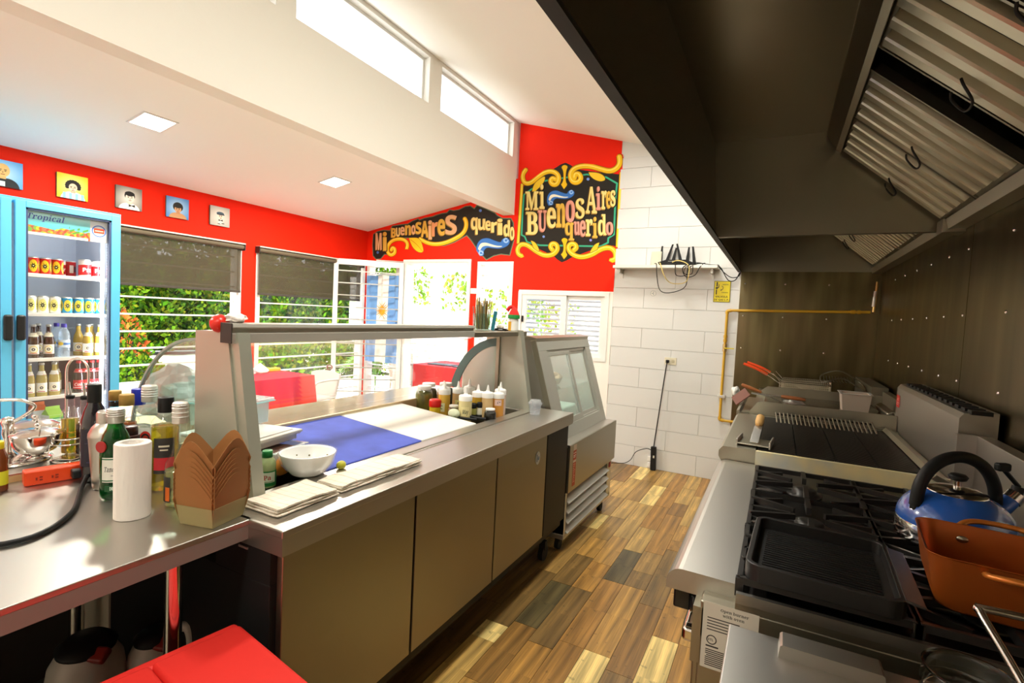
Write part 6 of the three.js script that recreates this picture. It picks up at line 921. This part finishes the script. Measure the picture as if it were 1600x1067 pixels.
// ---------- DRINKS FRIDGE ----------
const FX = -4.35, canMat = (bg, ring, mark) => new THREE.MeshStandardMaterial({ roughness: 0.3, metalness: 0.2, map: canvas(256, 128, (c) => { c.fillStyle = ring; c.fillRect(0, 0, 256, 128); for (const x of [32, 96, 160, 224]) { c.fillStyle = bg; c.beginPath(); c.ellipse(x, 66, 29, 52, 0, 0, 7); c.fill(); c.fillStyle = mark; c.save(); c.translate(x, 66); c.scale(0.78, 1); for (let k = 0; k < 7; k++) { c.rotate(0.9); c.beginPath(); c.moveTo(-6, 6); c.lineTo(0, 30); c.lineTo(6, 6); c.fill(); } c.beginPath(); c.arc(0, 0, 14, 0, 7); c.fill(); c.restore(); c.fillStyle = '#f0e6c0'; c.beginPath(); c.arc(x, 66, 5, 0, 7); c.fill(); } }) });
{
  const t = thing('drinks_fridge', 'double door blue framed glass drinks fridge against the red wall', 'fridge');
  const blue = std(lin(0.09, 0.42, 0.68), 0.35), z0 = -2.03, z1 = -0.80;
  add('cabinet', [sp(-5.02, FX - 0.03, 2.06, 2.1, z0, z1), sp(-5.02, FX - 0.03, 0.1, 0.42, z0, z1), sp(-5.02, FX - 0.03, 0.42, 2.06, z0, z0 + 0.025), sp(-5.02, FX - 0.03, 0.42, 2.06, z1 - 0.025, z1), sp(-5.02, -4.99, 0.42, 2.06, z0, z1)], blue, t);
  add('liner', [sp(-4.99, -4.98, 0.42, 2.06, z0 + 0.025, z1 - 0.025), sp(-4.98, FX - 0.035, 0.42, 0.43, z0 + 0.025, z1 - 0.025), sp(-4.98, FX - 0.035, 2.05, 2.06, z0 + 0.025, z1 - 0.025), sp(-4.98, FX - 0.035, 0.42, 2.06, z0 + 0.025, z0 + 0.03), sp(-4.98, FX - 0.035, 0.42, 2.06, z1 - 0.03, z1 - 0.025), sp(-4.7, FX - 0.035, 0.42, 2.06, -1.432, -1.412)], std(lin(0.62, 0.66, 0.74), 0.4), t);
  add('base_grille', sp(-5.0, FX - 0.05, 0.0, 0.1, z0 + 0.02, z1 - 0.02), M.black, t);
  for (const y of [1.615, 1.352, 1.045, 0.78, 0.47]) add('shelf', [sp(-4.95, -4.43, y - 0.012, y, z0 + 0.04, -1.435, 0.002), sp(-4.44, -4.425, y - 0.018, y + 0.006, z0 + 0.04, -1.435, 0.002), sp(-4.95, -4.43, y - 0.012, y, -1.41, z1 - 0.04, 0.002)], M.whitePlastic, t);
  for (const [a, b, hs] of [[-2.012, -1.43, 1], [-1.412, -0.83, -1]]) {
    const d = new THREE.Group(); d.name = 'door'; t.add(d); const w = 0.052;
    add('door_frame', [sp(FX - 0.03, FX, 0.42, 2.082, a, a + w, 0.004), sp(FX - 0.03, FX, 0.42, 2.082, b - w, b, 0.004), sp(FX - 0.03, FX, 2.04, 2.082, a + w, b - w, 0.004), sp(FX - 0.03, FX, 0.42, 0.47, a + w, b - w, 0.004)], blue, d);
    add('gasket', [sp(FX - 0.034, FX - 0.006, 0.47, 2.04, a + w, a + w + 0.012), sp(FX - 0.034, FX - 0.006, 0.47, 2.04, b - w - 0.012, b - w), sp(FX - 0.034, FX - 0.006, 2.028, 2.04, a + w, b - w)], std(lin(0.03, 0.05, 0.12), 0.5), d);
    add('pane', sp(FX - 0.018, FX - 0.012, 0.47, 2.04, a + w, b - w), M.glass, d);
    add('handle', [sp(FX, FX + 0.03, 1.18, 1.345, hs > 0 ? b - 0.045 : a, hs > 0 ? b : a + 0.045, 0.014)], M.black, d);
    // led column behind the door frame
    const lz = hs > 0 ? a + w + 0.03 : b - w - 0.03;
    add('led_lamp', sp(-4.415, -4.405, 0.5, 2.0, lz - 0.01, lz + 0.01), std(0xffffff, 0.5, 0, { emissive: new THREE.Color(0.85, 0.93, 1), emissiveIntensity: 3 }), d);
    const dots = []; for (let k = 0; k < 74; k++) dots.push(sp(-4.404, -4.400, 0.505 + k * 0.0202, 0.513 + k * 0.0202, lz - 0.012 - hs * 0.018, lz - 0.004 - hs * 0.018)); const dm = add('led_cover', dots, M.alu, d); dm.userData.kind = 'stuff';
    const l = new THREE.RectAreaLight(new THREE.Color(0.88, 0.95, 1), 28, 0.02, 1.5); l.position.set(-4.42, 1.25, lz); l.lookAt(-4.75, 1.25, (a + b) / 2); t.add(l);
  }
  const ban = canvas(512, 180, (c, w, h) => { const g = c.createLinearGradient(0, 0, 0, h); g.addColorStop(0, '#bfe6e2'); g.addColorStop(0.5, '#5cc0cc'); g.addColorStop(1, '#4ab090'); c.fillStyle = g; c.fillRect(0, 0, w, h); const cols = ['#d8502a', '#e2801c', '#c8b428', '#b8402c', '#7ba43a', '#d86a50', '#a85040']; for (let k = 0; k < 120; k++) { const x = (k * 83) % 400, r = 10 + (k * 7) % 12; dot(c, x, 128 + ((k * 37) % 46) - x * 0.02, r, cols[k % 7]); } for (let k = 0; k < 40; k++) { c.fillStyle = '#4c8a34'; c.fillRect(260 + (k * 29) % 120, 84 + (k * 13) % 50, 4, 16); } c.fillStyle = '#f0ecd8'; c.fillRect(0, 160, 380, 20); c.font = 'italic bold 58px serif'; c.fillStyle = '#2c3fa0'; c.fillText('Tropical', 8, 62, 220); c.fillStyle = '#cfd4d8'; c.fillRect(392, 0, 120, 180); c.strokeStyle = '#3a66c0'; c.lineWidth = 8; c.beginPath(); c.arc(450, 88, 44, 0, 7); c.stroke(); c.fillStyle = '#d8482c'; c.fillRect(416, 66, 70, 40); c.fillStyle = '#f0e0c0'; c.fillRect(424, 82, 54, 8); });
  const g = new THREE.PlaneGeometry(0.47, 0.155); g.rotateY(Math.PI / 2); add('header_banner', g.translate(FX - 0.04, 1.953, -1.72), new THREE.MeshStandardMaterial({ map: ban, roughness: 0.4 }), t, 'printed fruit banner');
}
const cans = {
  gold: canMat('#f2c82a', '#cf2216', '#1c1c14'), pale: canMat('#f3e98c', '#f2f1ea', '#20241c'), azure: canMat('#ecd948', '#1f8fd0', '#183048'),
  cola: new THREE.MeshStandardMaterial({ roughness: 0.35, map: canvas(256, 128, (c) => { c.fillStyle = '#b3121a'; c.fillRect(0, 0, 256, 128); c.fillStyle = '#d9d2cc'; for (const x of [20, 148]) { c.fillRect(x, 30, 30, 70); c.fillStyle = '#3a2a2a'; c.fillRect(x + 34, 40, 20, 50); c.fillStyle = '#d9d2cc'; } }) }),
  pres: new THREE.MeshStandardMaterial({ roughness: 0.35, map: canvas(256, 128, (c) => { c.fillStyle = '#e9e6e2'; c.fillRect(0, 0, 256, 128); c.fillStyle = '#c81c22'; c.beginPath(); c.moveTo(0, 50); c.lineTo(256, 24); c.lineTo(256, 110); c.lineTo(0, 124); c.fill(); c.font = 'bold 46px sans-serif'; c.fillStyle = '#fff'; c.fillText('Pre', 20, 96); c.fillText('Pre', 148, 90); }) }),
};
function can(label, x, y, z, m, r = 0.0315, h = 0.12) {
  const t = thing('drink_can', label, 'can', [x, y, z], Math.PI / 2 + 2.2 + (z * 40) % 0.5, 'cans in the drinks fridge');
  add('can_body', new THREE.CylinderGeometry(r, r, h - 0.018, 24, 1, true).translate(0, h / 2, 0), m, t);
  add('can_ends', [lathe([[0.0001, 0.003], [r - 0.006, 0], [r, 0.009]], 20), lathe([[r, h - 0.009], [r - 0.005, h], [r - 0.007, h - 0.003], [0.0001, h - 0.004]], 20)], M.alu, t);
}
[['leftmost red and yellow can on the top fridge shelf', -1.565, 'gold'], ['second red and yellow can on the top fridge shelf', -1.631, 'gold'], ['third red and yellow can on the top fridge shelf', -1.698, 'gold']].forEach(([l, z, m]) => can(l, -4.49, 1.615, z, cans[m]));
can('pale pink and grey can at the back of the top fridge shelf', -4.62, 1.615, -1.77, cans.pres); can('dark red can at the back of the top fridge shelf', -4.6, 1.615, -1.815, cans.cola); can('large red and white lettered can on the top fridge shelf', -4.5, 1.615, -1.858, cans.pres, 0.036, 0.135); can('pale red can washed out by the light on the top fridge shelf', -4.5, 1.615, -1.935, cans.pres, 0.034, 0.13);
['leftmost', 'second', 'third'].forEach((w, i) => can(w + ' white and yellow can on the second fridge shelf', -4.49, 1.352, -1.553 - i * 0.066, cans.pale));
['first', 'second', 'third', 'rightmost'].forEach((w, i) => can(w + ' blue can on the second fridge shelf', -4.49, 1.352, -1.752 - i * 0.066, cans.azure));
const beerProf = [[0.029, 0], [0.031, 0.004], [0.031, 0.12], [0.027, 0.145], [0.0155, 0.175], [0.0135, 0.19], [0.013, 0.225]];
const beerLabel = (bg, ring) => txt(128, 110, bg, [[40, 64, 56, 'c', ring], [34, 64, 56, 'c', '#f2ead2'], [16, 64, 56, 'c', '#20202a'], [7, 64, 56, 'c', '#efe6c8'], [70, 30, 96, 'r', '#b8372c', 8]]);
const fb = (l, x, y, z, g, lab, neck, sc = 1, capM = M.alu) => { const t = bottle('beer_bottle', l, 'bottle', x, z, beerProf, g, { y, cap: [0.015, 0.216, 0.232, capM], label: [0.0315, 0.03, 0.095, 1.2, lab], group: 'bottles in the drinks fridge' }); if (neck) { const [q, m] = wrapLabel(0.0225, 0.15, 0.172, 0, 6.28, neck); add('neck_label', lathe([[0.0265, 0.149], [0.0165, 0.175]], 20), neck, t); } return t; };
const brown = phy(lin(0.05, 0.018, 0.008), 0.06, 0, { clearcoat: 0.5 }), amber = phy(lin(0.62, 0.42, 0.06), 0.06, 0, { transmission: 0.4, thickness: 0 }), pale = phy(lin(0.72, 0.58, 0.18), 0.06, 0, { transmission: 0.45, thickness: 0 }), colaG = phy(lin(0.035, 0.012, 0.01), 0.06, 0, { clearcoat: 0.5 });
const LB = beerLabel('#efe8d6', '#e2c23a'), LW = beerLabel('#f1efe8', '#dfe3e6'), LN = P(0xe2d8b8, 0.6), LR = txt(128, 110, '#b8141c', [['Cola', 18, 70, 'italic bold 48px serif', '#f2e8e4'], [128, 0, 88, 'r', '#efe4e0', 6]]);
fb('leftmost dark brown beer bottle on the third fridge shelf', -4.49, 1.045, -1.568, brown, LB, LN); fb('second dark brown beer bottle on the third fridge shelf', -4.49, 1.045, -1.65, brown, LB, LN); fb('dark brown beer bottle in the second row of the third fridge shelf', -4.62, 1.045, -1.64, brown, LB, LN);
const wprof = [[0.03, 0], [0.034, 0.006], [0.033, 0.05], [0.034, 0.055], [0.033, 0.09], [0.034, 0.1], [0.034, 0.15], [0.03, 0.18], [0.016, 0.205], [0.013, 0.215]];
for (const [l, x, z] of [['clear water bottle with purple cap on the third fridge shelf', -4.49, -1.735], ['second water bottle with purple cap, behind the first', -4.6, -1.735]]) bottle('water_bottle', l, 'bottle', x, z, wprof, phy(lin(0.8, 0.9, 0.98), 0.06, 0, { transmission: 0.75, thickness: 0 }), { y: 1.045, cap: [0.016, 0.212, 0.238, P(0x4b3fb0, 0.4)], label: [0.0347, 0.07, 0.125, 2.2, txt(160, 80, '#cfe0ee', [[160, 0, 30, 'r', '#4a7ac0', 22], [18, 60, 40, 'c', '#e8c840']])], group: 'bottles in the drinks fridge' });
fb('golden bottle with white label on the third fridge shelf, left one', -4.49, 1.045, -1.878, amber, LW, LN); fb('golden bottle with white label on the third fridge shelf, right one', -4.49, 1.045, -1.95, amber, LW, LN); fb('golden bottle in the back row of the third fridge shelf, left', -4.6, 1.045, -1.865, amber, LB, null); fb('golden bottle in the back row of the third fridge shelf, right', -4.6, 1.045, -1.945, amber, LB, null);
fb('leftmost pale beer bottle on the fourth fridge shelf', -4.49, 0.78, -1.545, pale, LW, LW); fb('second pale beer bottle on the fourth fridge shelf', -4.49, 0.78, -1.612, pale, LW, LW); fb('third pale beer bottle on the fourth fridge shelf', -4.49, 0.78, -1.682, pale, LW, LW); fb('pale beer bottle in the back row of the fourth fridge shelf', -4.58, 0.78, -1.725, pale, LW, LW);
['first', 'second', 'third', 'rightmost'].forEach((w, i) => fb(w + ' cola bottle with red label on the fourth fridge shelf', -4.5, 0.78, -1.825 - i * 0.042 * (i ? 1 : 1), colaG, LR, LR, 1, P(0xb3121a)));
solo('soda_carton', 'maroon cardboard carton at the back of the lower fridge shelves', 'carton', [sp(-4.94, -4.7, 0.472, 0.765, -1.98, -1.52, 0.004)], P(0x3c1018, 0.7));
solo('soda_carton', 'maroon cardboard carton behind the cola bottles', 'carton', [sp(-4.94, -4.7, 0.782, 1.02, -1.98, -1.75, 0.004)], P(0x481219, 0.7));
{ const t = thing('juice_carton', 'white green and orange juice carton on the bottom fridge shelf', 'carton', [-4.5, 0.472, -1.675], 0.15); const art = txt(160, 240, '#eef0e6', [[160, 0, 0, 'r', '#2f9a4a', 66], [160, 0, 0, 'r', '#8fc43a', 24], ['naranja', 22, 56, 'bold 30px sans-serif', '#f2f4e8'], [56, 80, 150, 'c', '#e8801c'], [44, 80, 150, 'c', '#f2a63a'], ['Jugo', 36, 164, 'bold 40px serif', '#7a2c10']]); const b = bx(0.085, 0.17, 0.085, 0, 0.085, 0, 0.002); const g = new THREE.PlaneGeometry(0.083, 0.168); g.rotateY(Math.PI / 2); add('carton_body', b, P(0xe8eade, 0.5), t); add('carton_print', g.translate(0.0432, 0.085, 0), art, t); add('gable_top', sweep([[-0.0425, 0.17], [0.0425, 0.17], [0.004, 0.21], [0.004, 0.228], [-0.004, 0.228], [-0.004, 0.21]], -0.0425, 0.0425), P(0x9ccb4a, 0.5), t); }
{ const t = thing('milk_carton', 'white carton with orange gable top behind the juice carton', 'carton', [-4.58, 0.472, -1.62], 0.1); add('carton_body', bx(0.08, 0.2, 0.08, 0, 0.1, 0, 0.002), P(0xdfe2e4, 0.5), t); add('gable_top', sweep([[-0.04, 0.2], [0.04, 0.2], [0.004, 0.235], [0.004, 0.255], [-0.004, 0.255], [-0.004, 0.235]], -0.04, 0.04), P(0xe0641a, 0.5), t); }
{ const t = thing('glass_pitcher', 'clear glass pitcher on the bottom fridge shelf', 'pitcher', [-4.52, 0.472, -1.80]); add('pitcher_body', lathe([[0.0001, 0.004], [0.045, 0], [0.055, 0.06], [0.05, 0.13], [0.042, 0.18], [0.046, 0.2], [0.043, 0.2], [0.039, 0.18], [0.047, 0.13], [0.051, 0.06], [0.042, 0.006]], 30), M.glass, t); add('handle', [tube([[0, 0.17, 0.045], [0, 0.175, 0.085], [0, 0.12, 0.1], [0, 0.06, 0.055]], 0.007, 24, 8)], M.glass, t); }

// ---------- DINING SIDE ----------
{
  const t = thing('dining_table', 'dining table covered with red cloth by the windows', 'table');
  add('tabletop', sp(-4.98, -4.40, 0.72, 0.745, -3.86, -2.85), P(0x6a4a2c), t);
  for (const [x, z] of [[-4.93, -3.8], [-4.46, -3.8], [-4.93, -2.92], [-4.46, -2.92]]) add('leg', sp(x - 0.02, x + 0.02, 0, 0.72, z - 0.02, z + 0.02, 0.003), P(0x6a4a2c), t);
  // cloth: flat top with hanging, waved skirt
  const per = []; const N = 120, x0 = -4.99, x1 = -4.385, z0 = -3.87, z1 = -2.84; const Lx = x1 - x0, Lz = z1 - z0, T = 2 * (Lx + Lz);
  for (let k = 0; k < N; k++) { let s = k / N * T, p, n; if (s < Lz) { p = [x1, z1 - s]; n = [1, 0]; } else if (s < Lz + Lx) { p = [x1 - (s - Lz), z0]; n = [0, -1]; } else if (s < 2 * Lz + Lx) { p = [x0, z0 + (s - Lz - Lx)]; n = [-0.1, 0]; } else { p = [x0 + (s - 2 * Lz - Lx), z1]; n = [0, 1]; } per.push([p, n, k]); }
  const pos = [], idx = [], rows = 7; per.forEach(([p, n, k]) => { for (let r = 0; r < rows; r++) { const f = r / (rows - 1), w = f * (0.05 + 0.03 * Math.sin(k * 0.8) + 0.02 * Math.sin(k * 0.37)); pos.push(p[0] + n[0] * w, 0.752 - Math.min(f * 0.3, 0.3) - (r ? 0.004 : 0), p[1] + n[1] * w); } });
  for (let k = 0; k < N; k++) for (let r = 0; r < rows - 1; r++) { const a = k * rows + r, b = ((k + 1) % N) * rows + r; idx.push(a, a + 1, b, b, a + 1, b + 1); }
  const g = new THREE.BufferGeometry(); g.setAttribute('position', new THREE.Float32BufferAttribute(pos, 3)); g.setIndex(idx); g.computeVertexNormals();
  solo('tablecloth', 'red tablecloth hanging over the dining table', 'tablecloth', [g, sp(x0, x1, 0.747, 0.752, z0, z1)], std(lin(0.6, 0.02, 0.014), 0.9, 0, { side: THREE.DoubleSide }));
}
{ const g = new THREE.IcosahedronGeometry(0.06, 4), p = g.attributes.position; for (let i = 0; i < p.count; i++) { const y = p.getY(i), k = 1 + 0.35 * noise.noise(p.getX(i) * 30, y * 30, p.getZ(i) * 30); const f = y > 0 ? 1 - y / 0.06 * 0.75 : 1; p.setXYZ(i, p.getX(i) * k * f * 1.1, Math.max(0, y * 1.3 + 0.03) , p.getZ(i) * k * f * 1.5); } g.computeVertexNormals(); solo('napkin_pile', 'crumpled white napkins piled on the red table', 'napkins', [g.translate(-4.86, 0.753, -3.56)], std(lin(0.75, 0.7, 0.66), 0.9)); }
{ // white plastic chairs
  const wm = P(0xcac6bc, 0.5);
  function chair(name, label, pos, turn, mat, h) { const t = thing(name, label, 'chair', pos, turn); add('seat', [sp(-0.21, 0.21, 0.42, 0.44, -0.2, 0.2, 0.01)], mat, t); const s = new THREE.Shape(); s.moveTo(-0.19, 0); s.lineTo(0.19, 0); s.lineTo(0.21, h * 0.85); s.quadraticCurveTo(0, h * 1.08, -0.21, h * 0.85); s.lineTo(-0.19, 0); const g = new THREE.ExtrudeGeometry(s, { depth: 0.018, bevelEnabled: true, bevelSize: 0.005, bevelThickness: 0.005, bevelSegments: 2 }); g.rotateX(-0.18); add('backrest', g.translate(0, 0.44, -0.21), mat, t); for (const [x, z] of [[-0.19, -0.18], [0.19, -0.18], [-0.19, 0.18], [0.19, 0.18]]) add('leg', bar([x, 0.42, z], [x * 1.15, 0, z * 1.2], 0.014), mat, t); for (const x of [-0.21, 0.21]) add('armrest', [tube([[x, 0.64, -0.22], [x * 1.12, 0.65, 0], [x * 1.1, 0.62, 0.18], [x, 0.43, 0.19]], 0.013, 24, 8)], mat, t); return t; }
  const c = chair('plastic_chair', 'white plastic chair with brown emblem beyond the red table', [-4.755, 0.0, -4.14], 0.1, wm, 0.3);
  const em = add('printed_emblem', [new THREE.TorusGeometry(0.03, 0.007, 8, 20).scale(1.3, 0.9, 0.5), sp(-0.03, 0.03, -0.005, 0.005, -0.003, 0.003)].map((g) => rot(g, -0.18).translate(0.05, 0.77, -0.245)), P(0x7a3a30, 0.6), c);
  chair('patio_chair', 'beige patio chair outside the open door, seen from the side', [-5.15, -0.08, -6.35], 1.1, P(0xd8d2b8, 0.6), 0.5);
}
{ const t = thing('patio_table', 'patio table with red cloth outside the open door', 'table', [-4.25, -0.08, -6.3]); add('tabletop', sp(-0.5, 0.5, 0.77, 0.8, -0.4, 0.4, 0.004), P(0xb9b4a8), t); add('red_cloth', [sp(-0.42, 0.42, 0.4, 0.805, -0.405, 0.412, 0.01)], std(lin(0.72, 0.04, 0.04), 0.8), t); for (const [x, z] of [[-0.45, -0.36], [0.45, -0.36], [-0.45, 0.36], [0.45, 0.36]]) add('leg', sp(x - 0.02, x + 0.02, 0, 0.77, z - 0.02, z + 0.02), P(0xb9b4a8), t); }
solo('menu_stack', 'dark folded menus lying on the patio table', 'menus', [sp(-4.5, -4.1, 0.726, 0.742, -6.2, -6.0, 0.003), sp(-4.05, -3.85, 0.726, 0.74, -6.15, -5.98, 0.003)], P(0x4c565a, 0.6));
solo('yellow_tray', 'yellow tray beyond the napkins on the red table', 'tray', [sp(-4.98, -4.9, 0.753, 0.785, -3.85, -3.7, 0.005)], P(0xe0c81c, 0.5));
solo('trash_bag', 'grey tied plastic bag seen through the curved side glass', 'bag', [(() => { const g = new THREE.IcosahedronGeometry(0.13, 4), p = g.attributes.position; for (let i = 0; i < p.count; i++) { const k = 1 + 0.5 * noise.noise(p.getX(i) * 12, p.getY(i) * 12, p.getZ(i) * 12); p.setXYZ(i, p.getX(i) * k * 0.9, p.getY(i) * k * 0.85, p.getZ(i) * k); } g.computeVertexNormals(); return g.translate(-2.33, 1.08, -1.3); })()], phy(lin(0.35, 0.38, 0.36), 0.35, 0, { transmission: 0.3, thickness: 0 }));

// ---------- OUTSIDE ----------
struct('ground', sp(-40, 25, -0.35, -0.1, -45, 20), std(lin(0.62, 0.57, 0.45), 0.9));
struct('ground', sp(-9.6, XL - 0.2, -0.2, -0.06, -5.0, 4), std(lin(0.58, 0.44, 0.2), 0.9));
struct('kerb', sp(-9.75, -9.6, -0.1, 0.02, -20, 4, 0.01), std(lin(0.6, 0.58, 0.52), 0.9));
struct('ground', sp(-9.5, 1.5, -0.2, -0.07, -9.3, ZF - 0.16), std(lin(0.66, 0.6, 0.5), 0.8));
function foliage(name, label, cat, at, n, leaf, place, cols, kind) {
  const t = thing(name, label, cat, at); const im = new THREE.InstancedMesh((() => { const g = new THREE.BufferGeometry(); g.setAttribute('position', new THREE.Float32BufferAttribute([0, 0, 0, -0.3, 0.5, 0.06, 0, 1, -0.05, 0.3, 0.5, 0.06], 3)); g.setIndex([0, 1, 2, 0, 2, 3]); g.computeVertexNormals(); g.setAttribute('uv', new THREE.Float32BufferAttribute([0, 0, 0, 0, 0, 0, 0, 0], 2)); return g; })(), phy(0xffffff, 0.95, 0, { transmission: 0.3, thickness: 0, side: THREE.DoubleSide, specularIntensity: 0.15 }), n);
  const o = new THREE.Object3D(), c = new THREE.Color(); for (let i = 0; i < n; i++) { const [x, y, z] = place(); o.position.set(x, y, z); o.rotation.set(rr(-1.2, 1.2), rr(0, 6.28), rr(-1.2, 1.2)); const s = leaf * rr(0.6, 1.4); o.scale.set(s, s, s); o.updateMatrix(); im.setMatrixAt(i, o.matrix); const q = cols[Math.floor(rnd() * cols.length)]; c.setRGB(q[0] * rr(0.7, 1.3), q[1] * rr(0.7, 1.3), q[2]); im.setColorAt(i, c); }
  im.name = 'foliage'; im.userData.kind = 'stuff'; im.castShadow = im.receiveShadow = true; t.add(im); return t;
}
const G1 = [[0.05, 0.14, 0.004], [0.1, 0.2, 0.006], [0.17, 0.27, 0.009], [0.024, 0.08, 0.004]];
{
  const A = [-16.5, -3.5], B = [-13.2, -15.5], nx = 0.964, nz = 0.265;
  const h = foliage('hedge', 'tall dense green hedge beyond the windows', 'hedge', [0, 0, 0], 26000, 0.15, () => { const k = rnd(), y = rr(0, 1), d = 0.45 * noise.noise(k * 22, y * 6, 1) + rr(-0.25, 0.3); const top = 3.3 + 0.9 * noise.noise(k * 12, 2, 3); return [A[0] + (B[0] - A[0]) * k + nx * d, 0.05 + y * top, A[1] + (B[1] - A[1]) * k + nz * d]; }, G1);
  const g = bx(0.8, 2.7, 12.5, 0, 1.35, 0); g.rotateY(Math.atan2(B[0] - A[0], B[1] - A[1])); add('dark_core', g.translate((A[0] + B[0]) / 2 - 0.7, 0, (A[1] + B[1]) / 2 - 0.2), std(lin(0.035, 0.06, 0.02), 1), h);  // solid dark core behind the hedge leaves
}
function bush(label, x, z, r, h, n, cols, leaf) { const t = foliage('shrub', label, 'shrub', [x, -0.1, z], n, leaf, () => { const a = rr(0, 6.28), e = Math.acos(rr(-0.1, 1)), q = r * (0.8 + 0.25 * rnd()); return [q * Math.sin(e) * Math.cos(a), h * Math.cos(e) * (0.8 + 0.25 * rnd()), q * Math.sin(e) * Math.sin(a)]; }, cols); add('dark_core', new THREE.SphereGeometry(1, 16, 10, 0, 6.3, 0, 1.6).scale(r * 0.8, h * 0.8, r * 0.8), std(lin(0.03, 0.06, 0.02), 1), t); return t; }  // shrub leaves around a solid dark core
bush('low rounded green shrub beside the kerb, seen past the fridge', -10.4, -5.0, 0.55, 0.5, 1600, G1, 0.09);
bush('flowering shrub with orange blossoms behind the low shrub', -12.6, -5.75, 0.6, 1.3, 2200, [...G1, [0.75, 0.16, 0.03], [0.8, 0.2, 0.04]], 0.12);
bush('green shrub with red flowers outside the second window', -11.2, -8.6, 0.6, 0.9, 1800, [...G1, ...G1, [0.7, 0.08, 0.04]], 0.1);
bush('leafy shrub outside the second window, right of the red flowers', -10.2, -10.6, 0.8, 1.2, 2200, G1, 0.12);
foliage('flower_border', 'low leafy planting along the path outside the second window', 'plants', [0, -0.1, 0], 5200, 0.11, () => { const k = rnd(), q = rr(-0.35, 0.35); return [-8.9 + q + 0.6 * k, rnd() * (0.75 + 0.3 * noise.noise(k * 15, q * 3, 4)), -5.9 - 5.2 * k]; }, G1);
{ // white slatted fence across the patio with sunlit vines
  const t = thing('patio_fence', 'white horizontal slat fence across the patio', 'fence');
  for (let k = 0; k < 15; k++) add('slat', sp(-9.4, 1.2, 0.0 + k * 0.15, 0.135 + k * 0.15, -9.32, -9.29, 0.004), P(0xf0ede4, 0.6), t);
  for (const x of [-9.2, -7.2, -5.2, -3.2, -1.2, 0.8]) add('post', sp(x - 0.04, x + 0.04, -0.1, 2.3, -9.42, -9.33), P(0xf0ede4, 0.6), t);
}
foliage('climbing_vine', 'sunlit vine leaves hanging over the white fence', 'vine', [0, 0, 0], 900, 0.11, () => { const c = [[-6.1, 1.9], [-5.2, 1.6], [-4.4, 1.8], [-3.9, 1.3], [-7.4, 2.0]][Math.floor(rnd() * 5)]; return [c[0] + rr(-0.45, 0.45), c[1] + rr(-0.4, 0.4), -9.26 + rr(0, 0.12)]; }, [[0.25, 0.42, 0.06], [0.33, 0.46, 0.06], [0.18, 0.34, 0.04]]);
{ // palm-like plant just outside the far left window
  const t = thing('patio_palm', 'arching palm fronds outside the window behind the open door', 'plant', [-6.3, -0.1, -6.9]);
  for (let k = 0; k < 14; k++) { const a = k * 0.449, L = rr(0.6, 0.9), g = []; for (let j = 0; j < 9; j++) { const f = j / 9, q = poly([[0, -0.012], [0.16 * (1 - f * 0.5), 0], [0, 0.012]], 0.002); for (const s of [-1, 1]) { const c = q.clone(); c.rotateX(-1.2 * s); c.rotateY(s * 1.0); c.translate(L * f, 0.7 + 0.5 * f - 0.8 * f * f, 0); g.push(c); } } g.push(tube([[0, 0.0, 0], [0.02, 0.7, 0], [L * 0.5, 0.75, 0], [L, 0.42, 0]], 0.006, 20, 5)); const m = merge(g); m.rotateY(a); add('frond', m, std(lin(0.16, 0.34, 0.06), 0.6, 0, { side: THREE.DoubleSide }), t); }
}
renderer.render(scene, camera);
